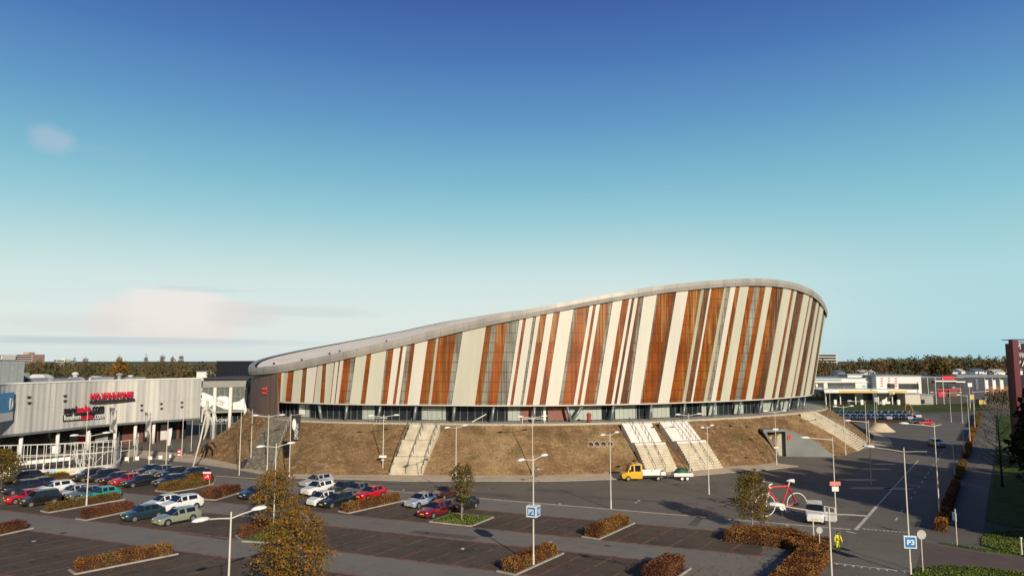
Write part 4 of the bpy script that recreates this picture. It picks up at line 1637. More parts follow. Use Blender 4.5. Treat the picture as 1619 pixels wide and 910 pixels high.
roof_bits = [('duct', 108, 12, 3.2, 1.2, 'g'), ('vent_hood', 113, 16, 1.2, 2.6, 'g'), ('duct', 124, 10, 4.5, .9, 'g'), ('vent_hood', 131, 18, 2.6, 2.4, 'g'), ('skylight', 143, 14, 2.0, .9, 'w'), ('skylight', 150, 22, 3.0, 1.4, 'w'), ('duct', 158, 9, 5.0, .7, 'g'),
             ('skylight', 167, 20, 3.6, 1.5, 'w'), ('vent_hood', 176, 12, 1.6, 1.0, 'g'), ('skylight', 185, 15, 2.6, .9, 'w'), ('vent_hood', 198, 20, 1.4, 1.8, 'w'), ('duct', 206, 11, 4.0, .8, 'g'), ('skylight', 215, 17, 2.2, 1.0, 'w'), ('vent_hood', 235, 14, 1.4, 1.6, 'g'),
             ('duct', 246, 10, 4.0, .6, 'g'), ('vent_hood', 262, 16, 1.2, 1.1, 'w')]
words = ['first', 'second', 'third', 'fourth', 'fifth', 'sixth', 'seventh', 'eighth', 'ninth', 'tenth', 'eleventh', 'twelfth', 'thirteenth', 'fourteenth', 'fifteenth', 'sixteenth', 'seventeenth', 'eighteenth', 'nineteenth', 'twentieth',
         'twenty-first', 'twenty-second', 'twenty-third', 'twenty-fourth', 'twenty-fifth', 'twenty-sixth', 'twenty-seventh', 'twenty-eighth', 'twenty-ninth', 'thirtieth']
cnt = {}
for nm, px, bk, w, h, c in roof_bits:
    A = fac_at(px, FZ1)
    p = A[0] - A[2] * bk
    cnt[nm] = cnt.get(nm, 0) + 1
    mb = MB()
    if nm == 'duct':
        mb.box((p.x, p.y, FZ1 - .5 + h / 2), (w, 1.2, h), math.atan2(A[1].y, A[1].x)); mb.box((p.x, p.y, FZ1 - .5 + h + .1), (w * 1.05, 1.3, .12), math.atan2(A[1].y, A[1].x))
        for q in (-.35, .35):
            mb.box((p.x + A[1].x * w * q, p.y + A[1].y * w * q, FZ1 - .4), (.2, 1.5, .3))
    elif nm == 'skylight':
        mb.box((p.x, p.y, FZ1 - .5 + h * .3), (w, w * .8, h * .6)); mb.box((p.x, p.y, FZ1 - .5 + h * .8), (w, w * .8, h * .4), taper=.6)
    else:
        mb.tube([(p.x, p.y, FZ1 - .5), (p.x, p.y, FZ1 - .5 + h * .7)], w * .3, 10); mb.ellipsoid((p.x, p.y, FZ1 - .5 + h * .8), (w * .5, w * .5, h * .25))
    o = mb.build(nm, m_hoodl if c == 'w' else m_hoodg)
    tag(o, '%s %s on the shopping building roof, %s from the left' % ({'w': 'white', 'g': 'grey metal'}[c], nm.replace('_', ' '), words[cnt[nm] - 1]), nm.replace('_', ' '), 'plant on the shopping building roof')

# ------------------------------------------------------------------ entrance link between shop and hall
e0 = P(319, 640, 150.5); e1 = P(404, 640, 156)
d = Vector((e1.x - e0.x, e1.y - e0.y, 0)); L_ = d.length; d.normalize(); nn = Vector((d.y, -d.x, 0))
e0.z = 0
lk = thing('entrance_link', 'glazed two-storey entrance link with white columns between shop and striped hall', 'entrance', e0)
m_lglass = mat('grey_green_glass', (.13, .145, .125), rough=.12, var=.2, spec=.6)
m_par = mat('grey_parapet', (.27, .26, .23), rough=.7, var=.1)
mb = MB(); mb.obox(e0 + nn * .3 + Vector((0, 0, 11.0)), d * L_, -nn * 6, (0, 0, 1.35)); mb.build('parapet', m_par, lk)
mb = MB(); mb.obox(e0 + Vector((0, 0, 5.9)), d * L_, -nn * .3, (0, 0, 5.1)); mb.build('upper_glazing', m_lglass, lk)
mb = MB(); mb.obox(e0 - nn * 2.5, d * L_, -nn * .3, (0, 0, 5.6)); mb.build('lower_glazing', m_shopg, lk)
mb = MB(); mb.obox(e0 + nn * .15 + Vector((0, 0, 5.55)), d * L_, -nn * 4, (0, 0, .35)); mb.build('floor_edge', m_par, lk)
mb = MB()
for z in (3.0, 8.9):
    mb.obox(e0 + nn * (.12 if z > 5 else -2.35) + Vector((0, 0, z)), d * L_, -nn * .15, (0, 0, .14))
for k in range(11):
    p = e0 + d * (L_ * k / 10)
    mb.obox(p + nn * .06 + Vector((0, 0, 5.9)), d * .1, -nn * .1, (0, 0, 5.1)); mb.obox(p - nn * 2.42, d * .1, -nn * .1, (0, 0, 5.5))
mb.build('window_frame', m_steel, lk)
for f in (.22, .51, .80):
    p = e0 + d * (L_ * f) + nn * .75
    mb = MB(); mb.tube([(p.x, p.y, 0), (p.x, p.y, 11.0)], .36, 14); mb.build('column', m_white, lk, smooth=True)
# white panels on the glazing; the leftmost paints in a sunlit patch
m_linkw = mat('white_window_print', (.74, .73, .70), rough=.5, var=.05)


def wall_poly(pts, name, off=.14):
    mb = MB()
    v = [e0 + nn * off + d * (L_ * u) + Vector((0, 0, z)) for u, z in pts]
    v2 = [p - nn * .05 for p in v]
    k = len(v)
    mb.add(v + v2, [tuple(range(k))] + [(i, k + i, k + (i + 1) % k, (i + 1) % k) for i in range(k)])
    o = mb.build(name, m_linkw, lk)
    return o


wall_poly([(.0, 10.1), (.0, 7.0), (.12, 6.6), (.2, 7.4), (.38, 7.1), (.42, 7.8), (.18, 9.2)], 'window_print')
wall_poly([(.24, 8.6), (.26, 7.2), (.4, 6.4), (.52, 6.1), (.56, 7.2), (.54, 8.5), (.42, 9.1), (.3, 9.1)], 'window_print')
wall_poly([(.57, 7.7), (.57, 6.2), (.8, 6.0), (.82, 8.4), (.78, 8.7), (.68, 7.9)], 'window_print')
wall_poly([(.85, 8.9), (.86, 6.4), (.93, 6.3), (.95, 7.8), (.99, 7.5), (.99, 8.2), (.92, 9.6), (.88, 10.6)], 'window_print')
place_text('OMNI', e0 + nn * -2.3 + d * (L_ * .34) + Vector((0, 0, 3.4)), d, (0, 0, 1), .7, 2.6, .05, m_linkw, lk)
# dark navy hall behind
t = tag(MB().build('x', m_navy), 'x', 'x'); bpy.data.objects.remove(t)
bn = thing('dark_hall', 'windowless dark navy hall block behind the entrance link', 'hall', P(372, 620, 185))
mb = MB(); a_ = P(343, 571.5, 185); b_ = P(425, 571.5, 185)
mb.obox((a_.x, a_.y, 0), (b_.x - a_.x, 0, 0), (0, 30, 0), (0, 0, a_.z)); seams(m_navy, 0, 1.2, .05, (.02, .024, .034), .6)
mb.build('wall', m_navy, bn)
mb = MB(); mb.obox((a_.x - .15, a_.y - .15, a_.z), (b_.x - a_.x + .3, 0, 0), (0, 30.3, 0), (0, 0, .2)); mb.build('roof', m_dark, bn)
ln = thing('low_dark_roof', 'low dark flat roof wing in front of the navy hall', 'building', P(350, 620, 170))
mb = MB(); a_ = P(322, 598.5, 163); b_ = P(410, 598.5, 163)
mb.obox((a_.x, a_.y, 0), (b_.x - a_.x, 0, 0), (0, 20, 0), (0, 0, a_.z)); mb.build('wall', m_navy, ln)
mb = MB(); mb.obox((a_.x - .2, a_.y - .2, a_.z), (b_.x - a_.x + .4, 0, 0), (0, 20.4, 0), (0, 0, .25)); mb.build('roof', m_roofd, ln)
wb = thing('white_shed', 'small white flat-roofed building among trees left of the navy hall', 'building', P(320, 594, 260))
mb = MB(); a_ = P(311, 587.3, 260); b_ = P(329, 587.3, 260)
mb.obox((a_.x, a_.y, 0), (b_.x - a_.x, 0, 0), (0, 10, 0), (0, 0, a_.z)); mb.build('wall', m_white, wb)
mb = MB(); mb.obox((a_.x - .2, a_.y - .2, a_.z), (b_.x - a_.x + .4, 0, 0), (0, 10.4, 0), (0, 0, .3)); mb.build('roof', m_steel, wb)

# ------------------------------------------------------------------ distant buildings
def tower(label, x0, x1, ytop, Y, m, floors, depth=16, xs=None, cap=None):
    a, b = P(x0, ytop, Y), P(x1, ytop, Y)
    t = thing('apartment_tower', label, 'tower block', ((a.x + b.x) / 2, Y, 0))
    mb = MB(); mb.obox((a.x, Y, 0), (b.x - a.x, 0, 0), (0, depth, 0), (0, 0, a.z)); mb.build('wall', m, t)
    h = a.z / floors
    for k in range(floors):
        mb = MB(); mb.obox((a.x - .4, Y - 1.2, h * k + h * .86), (b.x - a.x + .8, 0, 0), (0, 1.2, 0), (0, 0, h * .14)); mb.build('balcony', m_white, t)
        mb = MB(); mb.obox((a.x + 1, Y - .12, h * k + h * .15), (b.x - a.x - 2, 0, 0), (0, .1, 0), (0, 0, h * .5)); mb.build('window_band', m_glass, t)
    if cap:
        c0, c1, cy = cap
        p, q = P(c0, cy, Y), P(c1, cy, Y)
        mb = MB(); mb.obox((p.x, Y + .5, a.z), (q.x - p.x, 0, 0), (0, 8, 0), (0, 0, p.z - a.z)); mb.build('lift_tower', m, t)
    return t


m_pink = mat('pinkish_render', (.42, .27, .21), rough=.8)
tower('pinkish apartment tower with stepped top above the far left trees', 25, 52, 560, 620, m_pink, 14, cap=(36, 45, 556.5))
tower('white apartment tower far left, cut by the picture edge', -14, 4, 560.5, 600, m_white, 12)
tower('small pale apartment block beyond the left trees', 89, 103, 568.5, 700, m_white, 9, cap=(96, 102, 567))
tower('white slab of flats on the horizon behind the right end of the hall', 1272, 1323, 559.5, 640, mat('flat_white', (.52, .52, .5), var=.05), 9)
# retail strip beyond the playing field
def block(name, label, cat, x0, x1, ytop, Y, m, depth=25, cap=m_steel, base=0.0, capy=.35):
    a, b = P(x0, ytop, Y), P(x1, ytop, Y)
    t = thing(name, label, cat, ((a.x + b.x) / 2, Y, 0))
    mb = MB(); mb.obox((a.x, Y, base), (b.x - a.x, 0, 0), (0, depth, 0), (0, 0, a.z - base)); mb.build('wall', m, t)
    mb = MB(); mb.obox((a.x - .3, Y - .3, a.z), (b.x - a.x + .6, 0, 0), (0, depth + .6, 0), (0, 0, capy)); mb.build('roof', cap, t)
    return t


def face(t, name, m, x0, x1, y0, y1, Y, th=.15):
    a, b = P(x0, y1, Y), P(x1, y0, Y)
    mb = MB(); mb.obox((a.x, Y - th, a.z), (b.x - a.x, 0, 0), (0, th - .02, 0), (0, 0, b.z - a.z))
    return mb.build(name, m, t)


YR = 276
m_show = mat('white_showroom', (.66, .65, .61), rough=.6, var=.05)
m_wing = mat('showroom_glass', (.05, .055, .055), rough=.2, var=.5, scale=.3, spec=.5)
t = block('showroom', 'long white showroom with dark window bands beyond the field', 'showroom', 1262, 1402, 598, YR, m_show)
face(t, 'window_band', m_wing, 1309, 1352, 605, 614, YR); face(t, 'window_band', m_wing, 1268, 1302, 605, 633, YR); face(t, 'window_band', m_wing, 1305, 1352, 619, 634, YR)
face(t, 'fascia', m_steel, 1262, 1330, 599.5, 601.2, YR, .4); face(t, 'fascia', m_white, 1262, 1402, 602.5, 604, YR, .5)
face(t, 'sign_panel', mat('pale_blue_sign', (.35, .55, .62), var=.1), 1364, 1384, 608, 612, YR)
face(t, 'window_band', m_wing, 1365, 1388, 619, 632, YR)
t = block('showroom', 'white showroom with red stacked wall logos and glass corner', 'showroom', 1385, 1456, 594.5, YR - 4, m_show)
face(t, 'window_band', m_wing, 1403, 1414, 606, 616, YR - 4); face(t, 'window_band', m_wing, 1421, 1452, 606, 615, YR - 4); face(t, 'window_band', m_wing, 1403, 1432, 623, 634, YR - 4)
for x in (1394, 1405.5, 1416.5):
    for y in (597, 601, 605, 609):
        face(t, 'wall_logo', m_red, x - 1.6, x + 1.6, y, y + 1.6, YR - 4)
t = block('roof_office', 'small pale rooftop office on the white showroom', 'building', 1340, 1369, 592.3, YR + 5, m_show, 8, base=9.5)
t = block('roof_office', 'dark rooftop plant box beside the pale rooftop office', 'building', 1369, 1382, 595, YR + 6, m_dark, 8, base=9.5)
# fuel station canopy
YC = 263
a, b = P(1303, 616.5, YC), P(1434, 616.5, YC)
t = thing('fuel_station', 'fuel station canopy with yellow edge in front of the white showroom', 'fuel station', ((a.x + b.x) / 2, YC, 0))
m_yel = mat('yellow_edge', (.60, .42, .12), rough=.4, var=.05)
mb = MB(); mb.obox((a.x, YC, a.z - .2), (b.x - a.x, 0, 0), (0, 10, 0), (0, 0, .5)); mb.build('canopy', m_white, t)
for x0, x1, m in ((1303, 1326, m_white), (1326, 1387, m_yel), (1387, 1403, m_white), (1403, 1433, m_yel)):
    p, q = P(x0, 617, YC - .05), P(x1, 620.6, YC - .05)
    mb = MB(); mb.obox((p.x, YC - .3, q.z), (q.x - p.x, 0, 0), (0, .25, 0), (0, 0, p.z - q.z)); mb.build('canopy_edge', m, t)
for x in (1305, 1328, 1352, 1388, 1410, 1431):
    p = P(x, 620, YC + 4); mb = MB(); mb.tube([(p.x, YC + 4, 0), (p.x, YC + 4, p.z)], .25, 8); mb.build('column', m_white, t)
for x in (1320, 1341, 1362, 1396, 1420):
    p = P(x, 630, YC + 3); mb = MB(); mb.box((p.x, YC + 3, .95), (1.0, .7, 1.9)); mb.build('fuel_pump', m_dark if x % 2 else m_white, t)
# walls and sheds along the field
t = block('garden_shed', 'cream flat shed at the right end of the fuel station', 'shed', 1431, 1455, 623, 266, mat('cream_wall', (.55, .51, .42), var=.05), 6)
t = block('garden_shed', 'grey container beside the cream shed', 'container', 1456, 1475, 624, 267, mat('grey_container', (.30, .29, .27), var=.2, scale=.5), 6)
m_dkw = mat('dark_showroom_wall', (.028, .026, .027), rough=.4, var=.2)
t = block('showroom', 'dark glass showroom under a curved white roof edge with red sign', 'showroom', 1457, 1522, 597, YR - 2, m_dkw)
face(t, 'sign_panel', m_red, 1488.5, 1508, 594, 599.5, YR - 2, .4)
face(t, 'roof_edge', m_white, 1475, 1510, 601, 603, YR - 2, 1.2); face(t, 'roof_edge', m_white, 1508, 1523, 602.2, 604.2, YR - 2, 1.2)
face(t, 'red_band', m_red, 1480, 1520, 614.5, 616.3, YR - 2, .5); face(t, 'red_wall', m_red, 1483, 1494, 619, 627, YR - 2, .3)
face(t, 'window_band', m_wing, 1460, 1520, 605, 613, YR - 2); face(t, 'brick_wall', m_rbw, 1500, 1513, 616.5, 627, YR - 2, .4)
t = block('showroom', 'long navy showroom with brick base at the right end of the retail strip', 'showroom', 1512, 1610, 594, YR + 8, mat('navy_wall', (.025, .03, .05), rough=.5, var=.2))
face(t, 'roof_edge', m_steel, 1512, 1610, 594.5, 596, YR + 8, .5); face(t, 'brick_wall', mat('orange_brick', (.22, .10, .06), rough=.85), 1562, 1602, 610, 625, YR + 8, .3)
a = P(1548, 600, YR + 8)
place_text('SHOW', P(1547, 615, YR + 7.7), (0, 0, 1), (-1, 0, 0), 1.0, 4.2, .05, mat('pale_blue_letter', (.3, .36, .5)), t)
# flag posts before the strip
for i, (x, lab) in enumerate([(1468, 'dark showroom corner'), (1480, 'red showroom wall'), (1492, 'red roof sign'), (1558.5, 'brick base, left of three'), (1570.5, 'brick base, middle of three'), (1582.5, 'brick base, right of three')]):
    Yf = 268
    p = P(x, 626, Yf); q = P(x, 597, Yf)
    t = thing('flagpole', 'pale flagpole before the far showrooms by the %s' % lab, 'flagpole', (p.x, Yf, 0), group='flagpoles by the far showrooms')
    mb = MB(); mb.tube([(p.x, Yf, 0), (p.x, Yf, q.z)], .13, 6); mb.build('pole', m_pole, t)
    if x > 1550:
        mb = MB(); mb.obox((p.x + .2, Yf, q.z - 4.2), (1.1, 0, 0), (0, .05, 0), (0, 0, 3.4)); mb.build('banner', m_white, t)
# yellow skips and kiosk, small roofs
t = thing('skip', 'yellow waste skip on the grass edge before the navy showroom', 'skip', P(1550, 630, 270))
p = P(1546, 632, 270); q = P(1555.5, 626, 270)
mb = MB(); mb.box(((p.x + q.x) / 2, 270, .9), (q.x - p.x + .4, 2, 1.8), taper=1.0); mb.build('container', m_yel, t)
mb = MB(); mb.box(((p.x + q.x) / 2, 270, 1.75), (q.x - p.x + .6, 2.2, .15)); mb.build('rim', m_dark, t)
t = thing('board_sign', 'yellow board sign on posts before the navy showroom', 'sign', P(1536, 630, 235))
p = P(1533.5, 635, 235); q = P(1540, 629.5, 235)
mb = MB(); mb.box(((p.x + q.x) / 2, 235, (p.z + q.z) / 2 + 1), (q.x - p.x, .12, 1.6)); mb.build('board', m_yel, t)
for x in (p.x, q.x):
    mb = MB(); mb.tube([(x, 235.1, 0), (x, 235.1, 2.6)], .06, 6); mb.build('post', m_pole, t)
t = thing('light_box_sign', 'white square light box sign on a pole before the dark showroom', 'sign', P(1533, 630, 250))
p = P(1533, 608, 250)
mb = MB(); mb.box((p.x, 250, p.z), (1.5, .4, 1.4)); mb.build('sign_box', m_white, t)
mb = MB(); mb.tube([(p.x, 250.3, 0), (p.x, 250.3, p.z)], .09, 6); mb.build('pole', m_pole, t)
# white athlete figure on the strip wall
t = thing('athlete_sculpture', 'white cut-out figure with outspread limbs on the far showroom wall', 'sculpture', P(1291, 630, YR - 4))
c_ = P(1291, 616, YR - 4)
s_ = 268 / 1100
def fig(pts):
    return [(c_.x + x * s_, YR - 4, c_.z - y * s_) for x, y in pts]
mb = MB()
for pts, r_ in ((fig([(0, -3), (0, 4)]), .85), (fig([(0, -1), (-6, -2), (-10, 1)]), .42), (fig([(0, -1), (6, -2), (10, 0)]), .42), (fig([(0, 3), (-3, 6), (-4, 10)]), .5), (fig([(0, 3), (3, 6), (6, 9.5)]), .5)):
    mb.tube(pts, r_, 8)
h = fig([(0, -7)])[0]; mb.ellipsoid(h, (.6, .5, .75))
mb.build('figure', m_white, t, smooth=True)
# houses among the trees on the right
for i, (x0, x1, y, lab) in enumerate([(1325, 1336, 588, 'white house among trees above the white showroom roof'), (1362, 1384, 587.5, 'long pale roof among trees above the showroom'), (1504, 1514, 586, 'white gabled house left of the cluster under the wooded ridge'),
                                      (1520, 1526, 585.5, 'tiny white house in the middle of the ridge cluster'), (1542, 1560, 585.5, 'wide white house group under the wooded ridge'), (1572, 1589, 586.5, 'white terraced houses at the right end of the ridge cluster')]):
    Yh = 330
    a, b = P(x0, y, Yh), P(x1, y, Yh)
    t = thing('house', lab, 'house', ((a.x + b.x) / 2, Yh, 0), group='white houses among far trees')
    mb = MB(); mb.obox((a.x, Yh, 0), (b.x - a.x, 0, 0), (0, 8, 0), (0, 0, a.z - .4)); mb.build('wall', m_white, t)
    mb = MB(); xm = (a.x + b.x) / 2
    mb.add([(a.x - .3, Yh - .3, a.z - .4), (b.x + .3, Yh - .3, a.z - .4), (b.x + .3, Yh + 8.3, a.z - .4), (a.x - .3, Yh + 8.3, a.z - .4), (a.x - .3, Yh + 4, a.z + .9), (b.x + .3, Yh + 4, a.z + .9)],
           [(0, 1, 5, 4), (2, 3, 4, 5), (0, 4, 3), (1, 2, 5), (3, 2, 1, 0)])
    mb.build('roof', mat('pale_roof', (.5, .47, .43), var=.1) if i % 2 else m_steel, t)
# maroon frame building at the right edge
Ym = 122
m_mar = mat('maroon_steel', (.10, .010, .022), rough=.4, var=.1)
t = thing('maroon_tower', 'tall maroon framed tower with dark panels and white pictograms at the right edge', 'tower', P(1611, 700, Ym))
a = P(1600.5, 537, Ym); b = P(1680, 537, Ym)
mb = MB(); mb.obox((a.x, Ym, 0), (1.0, 0, 0), (0, 1, 0), (0, 0, a.z)); mb.build('post', m_mar, t)
mb = MB(); mb.obox((b.x, Ym, 0), (1.0, 0, 0), (0, 1, 0), (0, 0, a.z - .4)); mb.build('post', m_mar, t)
mb = MB(); mb.obox((a.x + 1, Ym + .3, 3), (b.x - a.x - 1, 0, 0), (0, 3, 0), (0, 0, a.z - 3.6)); mb.build('dark_panel', mat('dark_maroon_panel', (.02, .012, .018), rough=.3), t)
mb = MB(); mb.obox((a.x + .3, Ym + .1, a.z), (b.x - a.x + 1, 0, 0), (0, 3, 0), (0, 0, .12)); mb.build('roof', m_dark, t)
for y in (541, 556, 569, 585):
    p = P(1605, y, Ym); mb = MB(); mb.obox((a.x + 1, Ym + .12, p.z), (b.x - a.x - 1, 0, 0), (0, .17, 0), (0, 0, .16)); mb.build('rail', m_mar, t)
for (x, y, tx) in [(1607, 552, 'M'), (1608.5, 566, 'WW'), (1609, 579, '//'), (1611, 592, 'i')]:
    p = P(x, y, Ym + .25); place_text(tx, p, (1, 0, 0), (0, 0, 1), 1.0, 1.3 if len(tx) > 1 else .7, .06, m_white, t)
# orange ribbon loop sculpture by the car row
t = thing('loop_sculpture', 'slender orange ribbon loop sculpture standing behind the row of blue cars', 'sculpture', G(1444, 660))
g_ = G(1444, 660)
k_ = g_.y / 1100
pts = [(x, y) for x, y in [(2, 0), (0, -8), (-1, -15), (-3.5, -20), (-7, -21.5), (-10, -19), (-10.5, -13), (-8, -8.5), (-4, -7), (-1, -8.5)]]
mb = MB(); mb.tube([(g_.x + x * k_, g_.y + .1 * i, max(0, -y * k_)) for i, (x, y) in enumerate(pts)], .16, 7)
mb.build('ribbon', mat('orange_ribbon', (.36, .14, .05), rough=.5), t, smooth=True)
# ------------------------------------------------------------------ vegetation
au_or = leaf_mat('autumn_leaf_orange', [(0, (0.080, 0.065, 0.017)), (.3, (0.167, 0.109, 0.020)), (.6, (0.275, 0.138, 0.023)), (.85, (0.362, 0.189, 0.032)), (1, (0.232, 0.072, 0.017))], .3)
au_gr = leaf_mat('autumn_leaf_green', [(0, (.065, .068, .016)), (.35, (.12, .10, .02)), (.7, (.22, .14, .028)), (1, (.30, .15, .028))], .3)
hedge_l = leaf_mat('hedge_leaf', [(0, (0.108, 0.042, 0.014)), (.35, (0.228, 0.090, 0.022)), (.7, (0.336, 0.150, 0.034)), (.9, (0.360, 0.204, 0.048)), (1, (0.144, 0.120, 0.036))], .22)
hedge_d = leaf_mat('hedge_leaf_olive', [(0, (0.094, 0.050, 0.015)), (.4, (0.188, 0.100, 0.025)), (.75, (0.250, 0.156, 0.037)), (1, (0.138, 0.131, 0.031))], .22)
hedge_r = leaf_mat('hedge_leaf_rusty', [(0, (0.084, 0.029, 0.017)), (.4, (0.180, 0.060, 0.029)), (.8, (0.264, 0.102, 0.042)), (1, (0.156, 0.084, 0.036))], .22)
m_bark = mat('bark', (.10, .085, .06), rough=.9, var=.25, scale=4, stretch=(1, 1, .3))
m_barkl = mat('pale_bark', (.30, .26, .19), rough=.85, var=.25, scale=4, stretch=(1, 1, .3))
m_barkd = mat('dark_bark', (.022, .019, .016), rough=.9, var=.3, scale=3)
m_core = mat('hedge_core', (.055, .026, .012), rough=.95, var=.3, scale=3)
grass_leaf = leaf_mat('grass_blade', [(0, (.075, .105, .02)), (.5, (.125, .17, .032)), (.85, (.18, .20, .045)), (1, (.19, .15, .05))], .2)


def branch_net(mb, base, top, radius, z0, rng, n_br, r_trunk, lean=(0, 0)):
    """trunk and limbs; returns limb sample points"""
    bx, by = base.x, base.y
    H = top - base.z
    pts = []
    tp = []
    for i in range(7):
        f = i / 6
        tp.append(Vector((bx + lean[0] * f + rng.normal(0, .03) * f, by + lean[1] * f + rng.normal(0, .03) * f, base.z + H * .93 * f)))
    mb.tube(tp, [r_trunk * (1 - .82 * i / 6) for i in range(7)], 8)
    for k in range(n_br):
        f = (z0 - base.z) / H + (1 - (z0 - base.z) / H) * (k / n_br) * .9 - .06
        f = max(.12, f)
        o = Vector((bx + lean[0] * f, by + lean[1] * f, base.z + H * f))
        a = k * 2.4 + rng.uniform(-.4, .4)
        zz = (f - (z0 - base.z) / H) / max(.05, 1 - (z0 - base.z) / H)
        ln = radius * math.sqrt(max(.12, 1 - (2 * min(1, max(0, zz)) - .75) ** 2 * .6)) * rng.uniform(.7, 1.0)
        e = o + Vector((math.cos(a) * ln, math.sin(a) * ln, ln * rng.uniform(.35, .8)))
        e.z = min(e.z, top - .1)
        m_ = o.lerp(e, .5) + Vector((0, 0, ln * -.06))
        rb = max(.012, r_trunk * .35 * (1 - f * .5))
        mb.tube([o, m_, e], [rb, rb * .6, rb * .2], 5)
        for t in (.45, .7, 1.0):
            q = o.lerp(e, t)
            pts.append(q)
        for s in range(5):
            q = o.lerp(e, rng.uniform(.35, 1.0))
            e2 = q + Vector(rng.normal(0, ln * .3, 3))
            mb.tube([q, e2], [rb * .4, rb * .15], 4)
            pts.append(e2)
    return pts


def tree(name, label, base, top, radius, z0, n_leaf, leaf_size, lm, bm, seed, n_br=16, r_trunk=.1, squash=1.0, sigma=.2, group=None, bias=0.0, stake=False, cat='tree', power=1.0):
    rng = np.random.default_rng(seed)
    t = thing(name, label, cat, base, group=group)
    mb = MB()
    pts = branch_net(mb, base, top, radius, z0, rng, n_br, r_trunk)
    mb.build('trunk', bm, t, smooth=True)
    if n_leaf:
        # clumps on limbs plus clumps filling an uneven ellipsoid
        c = Vector((base.x, base.y, (top + z0) / 2))
        hz = (top - z0) / 2
        centres = [np.array(p) for p in pts]
        for _ in range(int(n_br * 1.5)):
            v = rng.normal(size=3); v /= np.linalg.norm(v)
            r_ = rng.uniform(.45, 1.0) ** .6
            w = 1.0 if v[2] < 0 else (1 - .55 * v[2] ** 1.5)
            centres.append(np.array([c.x + v[0] * radius * r_ * w, c.y + v[1] * radius * r_ * w, c.z + v[2] * hz * r_]))
        centres = np.array(centres)
        k = len(centres)
        wgt = rng.uniform(.3, 1.0, k); wgt /= wgt.sum()
        ch = rng.choice(k, n_leaf, p=wgt)
        P_ = centres[ch] + rng.normal(0, 1, (n_leaf, 3)) * np.array([radius * sigma, radius * sigma, radius * sigma * .75])
        P_[:, 2] = np.clip(P_[:, 2], z0 - .35 * hz * .5, top + .15)
        f_ = np.clip((P_[:, 2] - z0) / (top - z0), 0.02, 1)
        prof = radius * 1.25 * np.minimum(1, (f_ + .12) / .34) ** .7 * (1.03 - f_) ** .5 + .08 * radius
        rd = np.hypot(P_[:, 0] - base.x, P_[:, 1] - base.y) + 1e-6
        k_ = np.minimum(1, prof / rd * rng.uniform(.70, 1.22, n_leaf))
        P_[:, 0] = base.x + (P_[:, 0] - base.x) * k_; P_[:, 1] = base.y + (P_[:, 1] - base.y) * k_
        ct = rng.uniform(0, 1, k)
        tint = np.clip(ct[ch] * .55 + rng.uniform(0, 1, n_leaf) * .45 + bias, 0, 1)
        quad_cloud('crown', leaves_at(P_, leaf_size, rng), tint, lm, t)
    return t


# big autumn trees low in the picture
b1 = G(434, 845); b2 = G(464, 965); b3 = G(730, 824); b4 = G(1190, 838)
tree('autumn_tree', 'orange-green autumn tree between the two groups of parked cars, upper of two', b1, P(440, 739, b1.y).z, 2.45, P(434, 838, b1.y).z + .3, 3500, .20, au_gr, m_bark, 3, 20, .11, bias=.3, sigma=.12)
tree('autumn_tree', 'large rusty autumn tree cut by the bottom picture edge below another tree', b2, P(455, 808, b2.y).z, 2.75, P(464, 925, b2.y).z, 5200, .18, au_or, m_bark, 8, 24, .12, sigma=.115)
tree('autumn_tree', 'small slim green tree on the grass island beside a black car', b3, P(733, 728, b3.y).z, 1.42, P(735, 792, b3.y).z, 2200, .18, au_gr, m_barkl, 5, 14, .085, sigma=.16, bias=-.12)
tree('autumn_tree', 'round olive-brown tree in the orange hedge by the giant red bicycle', b4, P(1188, 744, b4.y).z, 2.0, P(1190, 818, b4.y).z, 3900, .18, au_gr, m_barkl, 12, 18, .09, bias=.1, sigma=.14)
b5 = G(2, 772)
tree('autumn_tree', 'yellow-green small tree at the left picture edge before the white fence', b5, P(0, 712, b5.y).z, 2.2, P(0, 756, b5.y).z, 2600, .24, au_gr, m_bark, 15, 14, .09, bias=.05)
# bare dark tree on the right lawn
b6 = G(1585, 770)
tree('bare_tree', 'bare dark tree on the shaded lawn at the right', b6, P(1578, 640, b6.y).z, 3.6, P(1585, 735, b6.y).z, 260, .18, au_or, m_barkd, 21, 34, .16)  # near-black bark also paints in the shade this tree stands in
# dense dark tree at the right edge and the row of trees outside the frame that shades the road
dk_leaf = leaf_mat('dark_evergreen_leaf', [(0, (.010, .014, .006)), (.6, (.02, .026, .010)), (.85, (.035, .035, .012)), (1, (.035, .022, .012))], .1)
b7 = Vector((55.2, 72, 0))
tree('dark_tree', 'dark dense tree with a reddish top at the right picture edge', b7, 15.0, 3.2, 4.0, 9000, .6, dk_leaf, m_barkd, 31, 24, .3, sigma=.22)
rs = random.Random(9)
row_ = [(61 + 4.1 * i, 49 + rs.uniform(-2.5, 2.5), rs.uniform(23.5, 28), rs.uniform(3.8, 4.8)) for i in range(15)]
row2 = [(71.5 + 3.9 * i, 82 + 5.2 * i + rs.uniform(-1, 1), rs.uniform(14, 17.5), rs.uniform(3.6, 4.6)) for i in range(6)]
row_ += row2
for i, (x, y, h, r_) in enumerate(row_):
    if i in (17, 18):
        continue
    tree('tall_tree', 'tall dark tree of the %s right of the lawn, %s from the road' % ('long shading row' if i < 15 else 'second nearer row', words[i if i < 15 else i - 15]), Vector((x, y, 0)), h, r_, h * .1, 5200, 1.25, dk_leaf, m_barkd, 40 + i, 16, .35, group='trees shading the road', sigma=.24)


